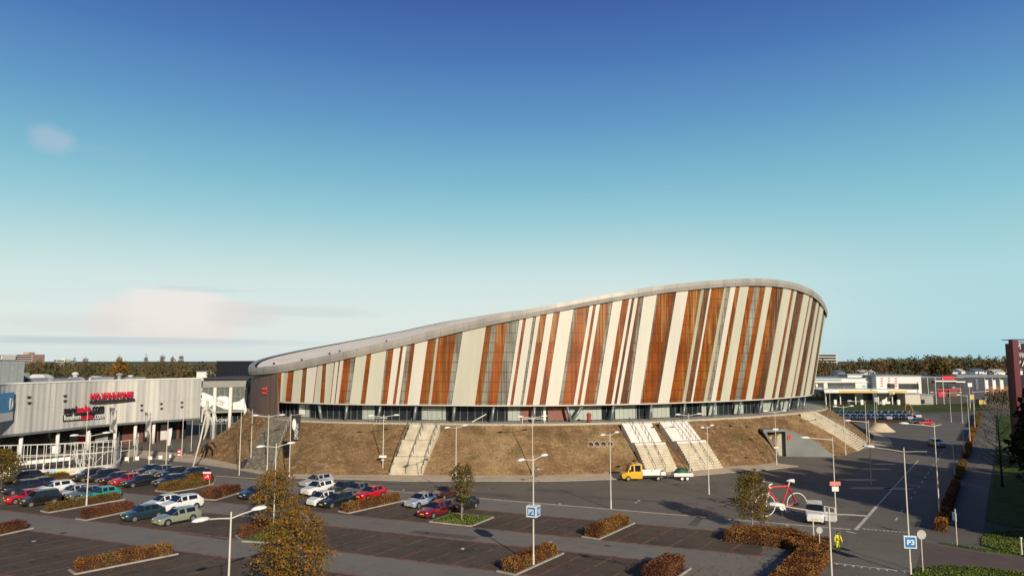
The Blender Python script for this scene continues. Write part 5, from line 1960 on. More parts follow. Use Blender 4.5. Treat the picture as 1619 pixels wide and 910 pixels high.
# ---- clipped hedges
def inside(p, poly):
    c = False
    n = len(poly)
    for i in range(n):
        a, b = poly[i], poly[(i + 1) % n]
        if (a[1] > p[1]) != (b[1] > p[1]) and p[0] < (b[0] - a[0]) * (p[1] - a[1]) / (b[1] - a[1] + 1e-12) + a[0]:
            c = not c
    return c


def shrink(poly, d):
    n = len(poly)
    area = sum(poly[i][0] * poly[(i + 1) % n][1] - poly[(i + 1) % n][0] * poly[i][1] for i in range(n))
    s = 1 if area > 0 else -1
    out = []
    for i in range(n):
        a, b, c = Vector(poly[i - 1]), Vector(poly[i]), Vector(poly[(i + 1) % n])
        e1, e2 = (b - a).normalized(), (c - b).normalized()
        n1, n2 = Vector((-e1.y, e1.x)) * s, Vector((-e2.y, e2.x)) * s
        m_ = (n1 + n2)
        m_ = m_ / max(.3, m_.length_squared) * 2 * .5 * 2 if m_.length > 1e-6 else n1
        out.append((b.x + m_.x * d * .5, b.y + m_.y * d * .5))
    return out


def hedge(label, poly, h, lm, seed, dens=130, leaf=.13, kerb=None, name='hedge', group=None, cat='hedge'):
    rng = np.random.default_rng(seed)
    poly = [(p[0], p[1]) for p in poly]
    n = len(poly)
    c = (sum(p[0] for p in poly) / n, sum(p[1] for p in poly) / n, 0)
    t = thing(name, label, cat, c, group=group)
    mb = MB(); mb.prism(shrink(poly, .14), 0.02, h - .14); mb.build('hedge_core', m_core, t)
    area = abs(sum(poly[i][0] * poly[(i + 1) % n][1] - poly[(i + 1) % n][0] * poly[i][1] for i in range(n))) / 2
    xs, ys = [p[0] for p in poly], [p[1] for p in poly]
    pts = []
    need = int(area * dens)
    while len(pts) < need:
        x, y = rng.uniform(min(xs), max(xs)), rng.uniform(min(ys), max(ys))
        if inside((x, y), poly):
            pts.append((x, y, h + rng.normal(-.03, .07) + .12 * noise.noise(Vector((x * .8, y * .8, seed)))))
    for i in range(n):
        a, b = poly[i], poly[(i + 1) % n]
        L_ = math.hypot(b[0] - a[0], b[1] - a[1])
        for _ in range(int(L_ * h * dens)):
            u = rng.random()
            pts.append((a[0] + (b[0] - a[0]) * u + rng.normal(0, .06), a[1] + (b[1] - a[1]) * u + rng.normal(0, .06), h * rng.random()))
    P_ = np.array(pts)
    tint = np.array([.5 + .9 * noise.noise(Vector((p[0] * .7, p[1] * .7, p[2] * .7 + seed))) for p in P_]) + rng.normal(0, .2, len(P_))
    quad_cloud('foliage', leaves_at(P_, leaf, rng), np.clip(tint, 0, 1), lm, t)
    return t


def kerb_strip(pts, w=.18, h=.13, closed=False):
    mb = MB()
    pts = [Vector((p[0], p[1], 0)) for p in pts]
    k = len(pts)
    for i in range(k if closed else k - 1):
        a, b = pts[i], pts[(i + 1) % k]
        d = (b - a).normalized(); nn = Vector((-d.y, d.x, 0)) * w / 2
        mb.obox(a - nn - d * .02 * (i % 2), b - a + d * .04 * (i % 2), nn * 2, (0, 0, h + .002 * (i % 3)))
    return struct(mb.build('kerb', m_kerb))


def strip_poly(pa, pb, w, side=1):
    a, b = Vector(pa), Vector(pb)
    d = (b - a).normalized(); nn = Vector((-d.y, d.x, 0)) * w * side
    return [a, b, b + nn, a + nn]


def row_hedge(label, pxa, pxb, h, lm, seed, w=1.3, kerb=True):
    """hedge across a bay row; pxa-pxb is the near right kerb line"""
    a, b = G(*pxa), G(*pxb)
    d = (b - a).normalized(); nn = Vector((-d.y, d.x, 0))
    if kerb:
        kerb_strip([a - d * .2, b + d * .3])
        kerb_strip([a - d * .2, a - d * .2 + nn * (w + .5)])
    p0, p1 = a + nn * .35 + d * .15, b + nn * .35 - d * .1
    return hedge(label, [p0, p1, p1 + nn * w, p0 + nn * w], h, lm, seed)


row_hedge('orange clipped hedge behind the parking sign cube pole', (817, 908), (888, 876), .88, hedge_l, 1)
row_hedge('short orange hedge standing alone right of the parking sign cube', (948, 852), (1001, 828), .88, hedge_l, 2)
row_hedge('rusty hedge at the bottom edge cut by the picture frame', (1052, 926), (1090, 900), 1.1, hedge_r, 3, w=1.6)
row_hedge('orange hedge between the red hatchback and the silver blue car', (553, 811), (637, 792), .88, hedge_l, 4, w=1.2)
row_hedge('short rusty hedge left of the navy car by the tree', (343, 790), (385, 777), .95, hedge_r, 5, w=2.2)
row_hedge('olive hedge between the teal car and the lamp post', (80, 810), (194, 790), .85, hedge_d, 6, w=1.2)
row_hedge('rusty hedge left of the dark teal car', (139, 822), (215, 806), .95, hedge_r, 7, w=1.2)
row_hedge('long orange hedge along the empty bays at lower left', (124, 907), (276, 877), .88, hedge_l, 8, w=1.2)
row_hedge('rusty hedge at the left picture edge by the empty bays', (-40, 855), (48, 836), .88, hedge_r, 9, w=1.3)
row_hedge('short brown hedge behind the black cars below the white fence', (70, 763), (112, 758), .9, hedge_d, 10, w=2.0)
# rounded island hedge
isl = [G(246, 776), G(268, 778.5), (G(310, 772)), (G(337, 765)), (G(341, 759)), (G(330, 753)), (G(300, 756)), (G(262, 765))]
hedge('wide low rounded island hedge with a red-white sign', shrink(isl, .5), .75, hedge_d, 11)
kerb_strip(isl, closed=True)
isl2 = [G(373, 848), G(384, 856), G(430, 858), G(470, 848), G(440, 832), G(412, 832)]
kerb_strip(isl2, closed=True)
hedge('low rusty hedge on the island beneath the upper autumn tree', [G(376, 847), G(380, 850), G(424, 836), G(416, 831)], .85, hedge_r, 12)
isl3 = [G(679, 825), G(745, 832), G(780, 818), G(716, 812)]
kerb_strip(isl3, closed=True)
# big island on the right
bigA = [G(1146, 856), G(1240, 866), G(1266, 862, .8), G(1216, 909, .8), G(1150, 975, .8), G(1235, 990), G(1270, 935), G(1298, 905), G(1313, 882), G(1313, 862), G(1287, 847, .8), G(1249, 832, .8), G(1160, 829, .8)]
kerb_strip([G(1140, 853), G(1240, 865)])
hedge('large orange-brown hedge bed round the corner by the giant red bicycle', bigA, .85, hedge_l, 13, dens=105)
# grass islands with blades
def grass_bed(poly, seed, dens, h=.12):
    rng = np.random.default_rng(seed)
    poly = [(p[0], p[1]) for p in poly]
    mb = MB(); mb.prism(poly, 0.0, .1); struct(mb.build('grass_island', grass_m))
    xs, ys = [p[0] for p in poly], [p[1] for p in poly]
    A_ = (max(xs) - min(xs)) * (max(ys) - min(ys))
    pts = [(x, y, .1) for x, y in zip(rng.uniform(min(xs), max(xs), int(A_ * dens)), rng.uniform(min(ys), max(ys), int(A_ * dens))) if inside((x, y), poly)]
    return np.array(pts)


def blades(name, label, P_, seed, h=.13, w=.05):
    rng = np.random.default_rng(seed)
    n = len(P_)
    ang = rng.uniform(0, 2 * math.pi, n)
    dx = np.stack([np.cos(ang) * w, np.sin(ang) * w, np.zeros(n)], 1) * rng.uniform(.6, 1.4, n)[:, None]
    up = np.stack([rng.normal(0, .05, n), rng.normal(0, .05, n), h * rng.uniform(.5, 1.5, n)], 1)
    C4 = np.stack([P_ - dx, P_ + dx, P_ + dx * .5 + up, P_ - dx * .5 + up], 1)
    tint = np.array([.45 + .7 * noise.noise(Vector((p[0] * .5, p[1] * .5, 0))) for p in P_]) + rng.normal(0, .15, n)
    o = quad_cloud(name, C4, np.clip(tint, 0, 1), grass_leaf)
    return tag(o, label, 'grass', kind='stuff')


P_ = grass_bed(shrink(isl3, .3), 3, 70)
blades('grass', 'short green grass on the tree island by the dark red car', P_, 3)
P_ = grass_bed([G(386, 853), G(430, 855.5), G(462, 848), G(440, 836)], 4, 70)
blades('grass', 'short green grass on the island under the upper autumn tree', P_, 4)
# lawn blades on the right
rng = np.random.default_rng(77)
lp = []
for poly, dens in (([G(1552, 862), G(1553, 852), G(1558, 845), G(1570, 841), G(1600, 839), G(1700, 843), G(1700, 888), G(1619, 880), G(1575, 869)], 40), ([G(1436, 935), G(1447, 899), G(1490, 894), G(1560, 898), G(1700, 916), G(1700, 960)], 50),
                   ([G(1484, 858.5), G(1500, 860), G(1540, 866), G(1700, 886), G(1700, 889), G(1560, 872.5)], 40)):
    poly = [(p[0], p[1]) for p in poly]
    xs, ys = [p[0] for p in poly], [p[1] for p in poly]
    A_ = (max(xs) - min(xs)) * (max(ys) - min(ys))
    lp += [(x, y, .08) for x, y in zip(rng.uniform(min(xs), max(xs), int(A_ * dens)), rng.uniform(min(ys), max(ys), int(A_ * dens))) if inside((x, y), poly)]
blades('grass', 'grass on the verge and lawn corner at the lower right', np.array(lp), 6, h=.08, w=.06)
# hedge along the road on the right, broken into clipped pieces
rh = [((1478, 841), (1497, 838), 1489, 812, 'orange round-ended hedge piece at the near end of the roadside hedge line'), ]
segs = [(G(1487, 840), G(1494, 812), .85, hedge_l, 'orange near end piece of the roadside hedge right of the road'), (G(1496, 806), G(1512, 766), .65, hedge_r, 'shaded rusty piece of the roadside hedge behind the orange end piece'),
        (G(1514, 758), G(1523, 733), .65, hedge_d, 'brown middle piece of the roadside hedge in the shade'), (G(1526, 724), G(1533, 704), .85, hedge_l, 'sunlit orange piece of the roadside hedge beside the road bend'),
        (G(1535, 698), G(1541, 680), 1.0, hedge_l, 'small far orange piece of the roadside hedge'), (G(1542, 676), G(1549, 656), .9, hedge_d, 'farthest brown piece of the roadside hedge line')]
for i, (a, b, h, lm, lab) in enumerate(segs):
    d = (b - a).normalized(); nn = Vector((-d.y, d.x, 0))
    w = .42
    hedge(lab, [a - nn * w, b - nn * w, b + nn * w, a + nn * w], h, lm, 60 + i, dens=70, leaf=.17, group='roadside hedge pieces')

# ---- far trees
fl_mat = [leaf_mat('far_leaf_brown', [(0, (.085, .058, .032)), (.5, (.15, .10, .05)), (1, (.20, .12, .055))], .15), leaf_mat('far_leaf_green', [(0, (.055, .058, .03)), (.5, (.10, .098, .042)), (1, (.15, .125, .05))], .15)]


def far_wood(name, label, spots, seed, lsz, per, mats_i):
    """spots: (x, y, height, radius)"""
    rng = np.random.default_rng(seed)
    allp, alltint = [], []
    for (x, y, h, r_) in spots:
        base = rng.uniform(0, .75)
        n = per
        v = rng.normal(size=(n, 3)); v /= np.linalg.norm(v, axis=1)[:, None]
        rr = rng.uniform(.55, 1.0, n)[:, None] ** .5
        lob = 1 + .22 * np.sin(v[:, :1] * 5 + x) * np.cos(v[:, 1:2] * 5 + y) + .12 * np.sin(v[:, 2:3] * 9 + x * 3)
        P_ = np.array([x, y, h * .56]) + v * rr * lob * np.array([r_, r_, h * .46])
        P_[:, 2] = np.maximum(P_[:, 2], .4)
        allp.append(P_); alltint.append(np.clip(base + .15 + rng.normal(0, .09, n), 0, 1))
    P_ = np.concatenate(allp)
    o = quad_cloud(name, leaves_at(P_, lsz, rng), np.concatenate(alltint), fl_mat[mats_i])
    return tag(o, label, 'wood', kind='stuff')


def wood_spots(x0, x1, top0, top1, Y0, Y1, n, seed, hvar=.2, bumps=None):
    rs = random.Random(seed)
    out = []
    for i in range(n):
        px = rs.uniform(x0, x1)
        Y = rs.uniform(Y0, Y1)
        f = (px - x0) / (x1 - x0)
        yt = top0 + (top1 - top0) * f
        if bumps:
            yt = np.interp(px, bumps[0], bumps[1])
        h = P(px, yt, Y).z * (1 - hvar * rs.random() ** 1.5)
        out.append((P(px, 570, Y).x, Y, max(4, h), rs.uniform(3.2, 5.5)))
    return out


sp = wood_spots(-30, 350, 574, 575, 330, 620, 190, 1, .35, ([-30, 60, 130, 200, 300, 350], [572, 572.5, 571, 572.5, 573, 573.5]))
far_wood('woodland', 'mixed brown and olive autumn woodland behind the shopping building', sp[:95], 1, 1.1, 380, 0)
far_wood('woodland', 'greener trees mixed into the woodland behind the shopping building', sp[95:], 2, 1.1, 380, 1)
rx = [1270, 1300, 1330, 1370, 1400, 1425, 1460, 1490, 1530, 1560, 1590, 1640]
ry = [572, 569, 572, 568, 566, 567, 562.5, 563, 563, 565, 564, 565]
sp = wood_spots(1275, 1640, 0, 0, 345, 640, 230, 3, .3, (rx, ry))
far_wood('woodland', 'dark brown autumn trees of the wooded ridge behind the showrooms', sp[:120], 3, 1.1, 420, 0)
far_wood('woodland', 'dark green trees of the wooded ridge behind the showrooms', sp[120:], 4, 1.1, 420, 1)
# low tree belts in front of the woods
sp = wood_spots(-30, 345, 588, 590, 230, 300, 60, 5, .4)
far_wood('woodland', 'low shrubby tree belt close behind the shopping building roof', sp, 5, 1.0, 150, 1)
sp = wood_spots(1280, 1480, 583, 584, 300, 340, 40, 6, .4) + wood_spots(1500, 1640, 589, 589, 300, 318, 26, 7, .4)
far_wood('woodland', 'low tree belt behind the showroom roofs', sp, 6, 1.0, 150, 0)
# hedge and shrubs at the field edge
sp = wood_spots(1560, 1640, 616, 616, 246, 258, 12, 8, .3)
far_wood('shrubbery', 'dark shrubs in front of the navy showroom', [(x, y, h, 2) for x, y, h, r_ in sp], 9, .6, 150, 1)
gl = leaf_mat('grey_shrub_leaf', [(0, (.16, .14, .11)), (1, (.36, .34, .28))], .2)
for i, px in enumerate((1561, 1570, 1578, 1587, 1596)):
    g_ = G(px, 648)
    rng = np.random.default_rng(100 + i)
    t = thing('pale_shrub', 'pale feathery shrub on the lawn below the navy showroom, %s from left' % words[i], 'shrub', g_, group='pale feathery shrubs')
    mb = MB()
    for k in range(9):
        a = k * .7; mb.tube([g_, g_ + Vector((math.cos(a) * .9, math.sin(a) * .9, 1.5))], [.04, .01], 4)
    mb.build('stem', m_bark, t)
    n = 260
    v = rng.normal(size=(n, 3)) * np.array([.85, .8, .55])
    quad_cloud('foliage', leaves_at(np.array(g_) + [0, 0, 1.3] + v, .3, rng), rng.random(n), gl, t)
# single trees that stand out
for i, (px, py, w, Y, lab, lmi, nl) in enumerate([(190, 563, 9, 420, 'bare upright tree above an orange crown beyond the shopping building', 0, 240), (231, 562.5, 6, 430, 'narrow bare tree on the left skyline, left of three', 0, 200), (257, 562, 8, 430, 'wider bare tree on the left skyline, middle of three', 0, 300),
                                          (273, 562.5, 6, 430, 'bare tree on the left skyline, right of middle', 0, 240), (287, 561.5, 8, 430, 'tallest bare tree on the left skyline, rightmost', 0, 300), (135, 565, 9, 440, 'faint bare tree on the left skyline above the lettering', 0, 200)]):
    p = P(px, py, Y)
    bare_l = fl_mat[0]
    tree('bare_tree', lab, Vector((p.x, Y, 0)), p.z + 1.5, w * Y / 1100 * .62, p.z * .45, nl * 4, .38, bare_l, m_bark, 200 + i, 40, .5, group='trees on the left skyline', sigma=.16)
p = P(1487, 570, 300)
gold = leaf_mat('golden_leaf', [(0, (.05, .045, .012)), (.6, (.11, .085, .018)), (1, (.16, .11, .02))], .2)
tree('golden_tree', 'broad yellow-green tree in front of the dark wooded ridge', Vector((P(1487, 570, 300).x, 300, 0)), P(1487, 571, 300).z, 5.0, 4, 2600, 1.0, gold, m_bark, 222, 18, .3)
p = P(191, 570, 330)
tree('golden_tree', 'orange autumn crown standing out behind the shop roof', Vector((p.x, 330, 0)), P(190, 569, 330).z, 4.5, 4, 1600, 1.0, au_or, m_bark, 223, 16, .3)
p = P(337, 590, 255)
tree('golden_tree', 'green-yellow tree right beside the white shed', Vector((P(338, 590, 255).x, 255, 0)), P(338, 579, 255).z, 3.4, 3, 1400, .7, gold, m_bark, 224, 14, .25)
p = P(78, 590, 300)
tree('golden_tree', 'dark green crown beyond the slatted roof screen', Vector((P(78, 590, 300).x, 300, 0)), P(80, 575, 300).z, 4.5, 4, 1500, .9, fl_mat[1], m_bark, 225, 14, .25)

# fallen autumn leaves blown along kerbs, hedges and under the trees
rng = np.random.default_rng(404)
fl_pts = []
for (px, py, sx, sy, n) in [(440, 850, 3.2, 2.2, 500), (464, 930, 4, 2.5, 500), (735, 826, 2.4, 1.6, 260), (1192, 845, 4.5, 2.0, 420), (850, 893, 3.0, 1.6, 260), (975, 842, 2.6, 1.5, 200), (596, 802, 3.0, 1.5, 220), (200, 893, 5.0, 1.8, 320), (1245, 890, 4.0, 2.4, 320), (1495, 835, 2.0, 3.0, 260), (150, 800, 5, 1.5, 260), (1068, 905, 2.5, 1.5, 160), (1525, 740, 1.6, 14, 380)]:
    g_ = G(px, py)
    fl_pts.append(np.stack([g_.x + rng.normal(0, sx, n), g_.y + rng.normal(0, sy, n), np.full(n, .03) + rng.uniform(0, .02, n)], 1))
n = 900
fl_pts.append(np.stack([rng.uniform(-55, 45, n), rng.uniform(52, 92, n), np.full(n, .03)], 1))
P_ = np.concatenate(fl_pts); n = len(P_)
ang = rng.uniform(0, 6.28, n); w = rng.uniform(.04, .085, n)
ca, sa = np.cos(ang) * w, np.sin(ang) * w
dx = np.stack([ca, sa, rng.uniform(-.01, .02, n)], 1); dy = np.stack([-sa * .7, ca * .7, rng.uniform(-.01, .02, n)], 1)
C4 = np.stack([P_ - dx, P_ + dy, P_ + dx, P_ - dy], 1)
o = quad_cloud('fallen_leaves', C4, rng.random(n), hedge_l)
tag(o, 'fallen orange leaves scattered on the paving around hedges and trees', 'leaves', kind='stuff')
# ------------------------------------------------------------------ lamp posts
def lamp_post(label, base, H, arms, r=.072, arm_z=-.35, group='lamp posts on the car park'):
    """arms: list of (angle, length)"""
    t = thing('lamp_post', label, 'street lamp', base, group=group)
    mb = MB(); b = Vector((0, 0, 0))
    mb.tube([(0, 0, 0), (0, 0, .9), (0, 0, .92), (0, 0, H)], [r * 1.35, r * 1.3, r, r * .6], 8)
    mb.build('pole', m_pole, t, smooth=False, world=False)
    for a_ in arms:
        a, ln = a_[:2]
        d = Vector((math.cos(a), math.sin(a), 0))
        z0 = H + arm_z
        mb = MB(); mb.tube([(0, 0, z0), d * ln * .5 + Vector((0, 0, z0 + .12)), d * ln + Vector((0, 0, z0 + .2))], [.045, .04, .035], 6)
        ar = mb.build('arm', m_pole, t, world=False)
        if len(a_) > 2:
            continue
        mb = MB()
        # flat oval luminaire, thicker at the root
        n = 10
        secs = [(-.14, .08, .07), (.0, .17, .13), (.28, .24, .17), (.60, .21, .14), (.80, .06, .05)]
        rings = []
        e = Vector((-d.y, d.x, 0))
        for x, w, h in secs:
            c = d * (ln + x) + Vector((0, 0, z0 + .22))
            rings.append([c + e * math.cos(2 * math.pi * j / n) * w + Vector((0, 0, math.sin(2 * math.pi * j / n) * h * (1 if math.sin(2 * math.pi * j / n) > 0 else .5))) for j in range(n)])
        for p, q in zip(rings, rings[1:]):
            mb.ring_bridge(p, q)
        mb.add(rings[0], [tuple(range(n - 1, -1, -1))]); mb.add(rings[-1], [tuple(range(n))])
        mb.build('lamp_head', m_lampw, ar, smooth=True, world=False)
    return t


AV = VA
dbl = [(AV, 1.45), (AV + math.pi, 1.45)]
AX = R(20)
dbx = [(AX, 1.6), (AX + math.pi, 1.6)]
H0 = 8.75
lamps = [('lamp post at the bottom edge near the big rusty tree', (355, 1075), H0, [(AV, 1.45), (AV + math.pi, 1.45)]),
         ('lamp post in the olive hedge by the teal car', (136.5, 800), 8.4, dbl),
         ('lamp post inside the upper autumn tree', (432, 845), H0, dbl),
         ('lamp post with small white sign left of the middle stairs', (605, 749), H0, dbx),
         ('lamp post behind the slim green island tree', (720.5, 785), H0, dbl),
         ('lamp post on the sand path beyond the parking sign cube', (842, 752), H0, dbx),
         ('lamp post on the open asphalt below the round vents', (966, 804), 8.6, dbl),
         ('lamp post at the foot of the bank by the white trailer', (1091, 745), H0, dbx),
         ('lamp post on the asphalt right of the trailer', (1121, 781), 8.6, dbl),
         ('lamp post with two small signs by the service entrance door', (1228, 734.5), H0, dbx),
         ('single-arm lamp post with red and white signs by the giant bicycle', (1322, 822), H0, [(R(178), 2.6)]),
         ('lamp post at the foot of the far right stairs', (1371, 702), H0, [(R(175), 2.7)]),
         ('lamp post beside the dark end of the bank', (1337, 719), H0, dbx),
         ('single-arm lamp post standing in the tree shadow on the road edge', (1378, 766), H0, [(R(178), 2.5)]),
         ('tall double lamp post in the near end of the roadside hedge', (1486, 822), 10.2, [(R(165), 2.6), (R(-15), .7, 0)]),
         ('tall lamp post carrying the blue square parking sign at lower right', (1440, 907), 9.9, [(R(140), 2.3), (R(-50), 1.7, 0)]),
         ('lamp post cut by the bottom edge before the orange hedge corner', (1322, 1062), H0, [(R(150), 2.5), (R(-42), 1.9, 0)]),
         ('double lamp post on the far asphalt by the pink patch', (1504, 667), 8.2, [(R(178), 4.5), (R(-2), 2.6)]),
         ('far lamp post left end of the blue car row', (1307, 661), 8.4, [(R(0), 1.2)]),
         ('second far lamp post before the blue car row', (1313.5, 665), 8.4, [(R(0), .6)]),
         ('far lamp post behind the sandy heap', (1384, 670.5), 9.0, [(R(90), 1.0)]),
         ('far lamp post with grey box behind the sandy heap', (1387, 661), 9.0, [(R(90), 1.0)]),
         ('roadside lamp post where the far hedge pieces start', (1522, 669), 9.6, [(R(178), 1.5)]),
         ('roadside lamp post between the far hedge pieces', (1534, 699), 9.8, [(R(178), 1.5)]),
         ('roadside lamp post right of the yellow board sign', (1542, 682), 9.6, [(R(-2), 3.0)]),
         ('slim road lamp post left of the shaded hedge, lower one', (1510, 757), 5.0, [(R(90), .6)]),
         ('slim road lamp post left of the shaded hedge, upper one', (1525, 723), 4.8, [(R(90), .6)]),
         ('double lamp post left of the black banner near the dark stairs', (422, 745), 8.6, dbx)]
L_obj = {}
for lab, px, H, arms in lamps:
    L_obj[lab] = lamp_post(lab, G(*px), H, arms)


def attach_sign(lamp_label, parts):
    """small plates on a pole: (z, w, h, material)"""
    t = L_obj[lamp_label]
    for z, w, h, m in parts:
        mb = MB(); mb.box((0, -.14, z), (w, .04, h)); mb.build('sign_plate', m, t, world=False)


m_pinkred = mat('faded_red_sign', (.60, .20, .16), rough=.5, var=.2, scale=4)
attach_sign('lamp post with small white sign left of the middle stairs', [(2.6, 1.1, .35, m_white), (2.1, .5, .12, m_white)])
attach_sign('lamp post behind the slim green island tree', [(2.75, .9, .3, m_white)])
attach_sign('lamp post with two small signs by the service entrance door', [(5.7, .85, .28, m_white), (2.8, .7, .22, m_white)])
attach_sign('single-arm lamp post with red and white signs by the giant bicycle', [(3.85, 1.15, .42, m_pinkred), (3.3, .72, .50, m_white)])
attach_sign('far lamp post with grey box behind the sandy heap', [(5.4, 1.1, 1.3, mat('grey_box', (.4, .42, .42)))])

# ---- parking sign cube on its lamp post
g_ = G(843.5, 893)
t = lamp_post('lamp post carrying the blue and white parking sign cube', g_, 8.9, dbl)
cz, cs = 4.42, .90
rot = R(-24)
mb = MB(); mb.box((0, 0, cz), (cs, cs, cs), rot); cube = mb.build('sign_cube', m_white, t, world=False)
m_pblue = mat('parking_blue', (.02, .20, .50), rough=.35, var=.05)
for k, txt in ((0, 'P2'), (1, 'P2'), (2, 'P2'), (3, 'P2')):
    a = rot + k * math.pi / 2
    d = Vector((math.cos(a), math.sin(a), 0)); nn = Vector((d.y, -d.x, 0))
    mb = MB(); o = nn * (cs / 2 + .008) - d * .35 + Vector((0, 0, cz - .35)); mb.obox(o - nn * .01, d * .70, nn * .012, (0, 0, .70)); mb.build('sign_face', m_pblue, cube, world=False)
    if k == 0:
        q = nn * (cs / 2 + .02) - d * .25 + Vector((0, 0, cz - .21)) + g_; place_text('P2', q, d, (0, 0, 1), .42, .5, .02, m_white, cube, bold=.03)
    else:
        q = nn * (cs / 2 + .02) - d * .18 + Vector((0, 0, cz - .23)) + g_; place_text('11', q, d, (0, 0, 1), .44, .36, .02, m_white, cube, bold=.03)
# ---- square parking sign at lower right
g_ = G(1440, 907)
t = L_obj['tall lamp post carrying the blue square parking sign at lower right']
mb = MB(); mb.box((-.05, -.2, 2.55), (.96, .24, .96), R(-6)); cube = mb.build('sign_box', m_white, t, world=False)
d = Vector((math.cos(R(-6)), math.sin(R(-6)), 0)); nn = Vector((d.y, -d.x, 0))
c_ = Vector((-.05, -.2, 2.55))
mb = MB(); mb.obox(c_ + nn * .122 - d * .40 - Vector((0, 0, .40)), d * .8, nn * .015, (0, 0, .8)); mb.build('sign_face', m_pblue, cube, world=False)
place_text('P3', g_ + c_ + nn * .14 - d * .26 - Vector((0, 0, .2)), d, (0, 0, 1), .4, .54, .02, m_white, cube, bold=.03)

# ---- round signs and small posts
def round_sign(label, px, z, r, H, m=None):
    b = G(*px)
    t = thing('round_sign', label, 'traffic sign', b)
    mb = MB(); mb.tube([(0, 0, 0), (0, 0, H)], .04, 7); mb.build('post', m_pole, t, world=False)
    mb = MB(); mb.tube([(0, -.05, z), (0, -.09, z)], r, 18); mb.build('disc', m or mat('sign_back_grey', (.42, .42, .40), rough=.4), t, world=False)
    return t


round_sign('round grey sign seen from behind right of the blue square parking sign', (1459.5, 905), 3.0, .37, 3.35)
round_sign('round grey sign in the orange hedge below the white van', (1296.5, 872), 1.9, .29, 2.2)
t = thing('sign_post', 'thin pale sign post seen edge-on beside the cycle path', 'sign post', G(1513.5, 862))
mb = MB(); mb.tube([(0, 0, 0), (0, 0, 3.3)], .045, 7); mb.build('post', m_pole, t, world=False)
mb = MB(); mb.box((-.1, 0, 2.6), (.06, .5, .75)); mb.build('plate', m_white, t, world=False)
t = thing('sign_post', 'slim white post standing in the orange hedge by the van', 'sign post', G(1286.5, 847))
mb = MB(); mb.tube([(0, 0, 0), (0, 0, 1.7)], .05, 7); mb.box((0, 0, 1.72), (.2, .1, .06)); mb.build('post', m_white, t, world=False)
t = thing('lamp_stub', 'white marker post at the lower right picture edge', 'marker post', G(1616, 878))
mb = MB(); mb.tube([(0, 0, 0), (0, 0, 1.5)], .06, 7); mb.box((0, 0, 1.52), (.16, .16, .1)); mb.build('post', m_white, t, world=False)
# red-white sign on the island hedge
t = thing('direction_sign', 'small red and white sign board standing in the rounded island hedge', 'sign', G(327, 766))
mb = MB()
for x in (-.35, .35):
    mb.tube([(x, 0, 0), (x, 0, 1.6)], .035, 6)
mb.build('post', m_pole, t, world=False)
mb = MB(); mb.box((0, -.06, 1.15), (1.0, .06, .85)); mb.build('board', m_red, t, world=False)
mb = MB(); mb.box((0, -.10, 1.66), (1.1, .08, .22)); mb.build('top_board', m_white, t, world=False)
mb = MB(); mb.tube([(-.25, -.11, 1.0), (.2, -.11, 1.2)], .06, 5); mb.tube([(.2, -.11, 1.2), (.05, -.11, 1.35)], .05, 5); mb.tube([(.2, -.11, 1.2), (.22, -.11, .95)], .05, 5); mb.build('arrow', m_white, t, world=False)

# ------------------------------------------------------------------ flagpoles and banners
def flagpole(label, px, H, banner=None, lean=0.0, r=.07):
    """banner: (side, z0, z1, width, material, extra)"""
    b = G(*px)
    t = thing('flagpole', label, 'flagpole', b, group='flagpoles between shop and bank')
    mb = MB(); mb.tube([(0, 0, 0), (lean * .5, 0, H * .5), (lean, 0, H)], [r, r * .8, r * .5], 8); mb.build('pole', m_pole, t, world=False)
    if banner:
        side, z0, z1, w, m = banner[:5]
        n = 12
        mb = MB()
        F1, F2 = [], []
        for i in range(n + 1):
            z = z0 + (z1 - z0) * i / n
            x0 = lean * z / H + side * .08
            row = []
            for j in range(5):
                u = j / 4
                k = 1 - .25 * (1 - i / n) * (u)
                row.append(Vector((x0 + side * w * u * k, .10 * math.sin(u * 4 + i * .5) * u, z + u * .15)))
            F1.append(row)
        vs = [p for row in F1 for p in row]
        fs = [(i * 5 + j, i * 5 + j + 1, (i + 1) * 5 + j + 1, (i + 1) * 5 + j) for i in range(n) for j in range(4)]
        mb.add(vs, fs)
        bo = mb.build('banner', m, t, world=False, smooth=True)
        so = bo.modifiers.new('Solid', 'SOLIDIFY'); so.thickness = .02
        mb = MB(); mb.tube([(lean * z1 / H, 0, z1 + .02), (lean * z1 / H + side * (w + .1), 0, z1 + .2)], .025, 5); mb.build('banner_arm', m_pole, t, world=False)
        if len(banner) > 5 and banner[5]:
            place_text(banner[5], b + Vector((side * w * .75 + .14, -.16, z0 + .35)), (0, 0, 1), (-1, 0, 0), w * .42, (z1 - z0) * .62, .02, m_white, bo)
            mb = MB(); c_ = Vector((side * w * .38, -.14, z0 + (z1 - z0) * .66)); mb.ellipsoid(c_, (w * .22, .02, (z1 - z0) * .22), 12, 8); mb.build('emblem', m_white, bo, world=False, smooth=True)
    return t


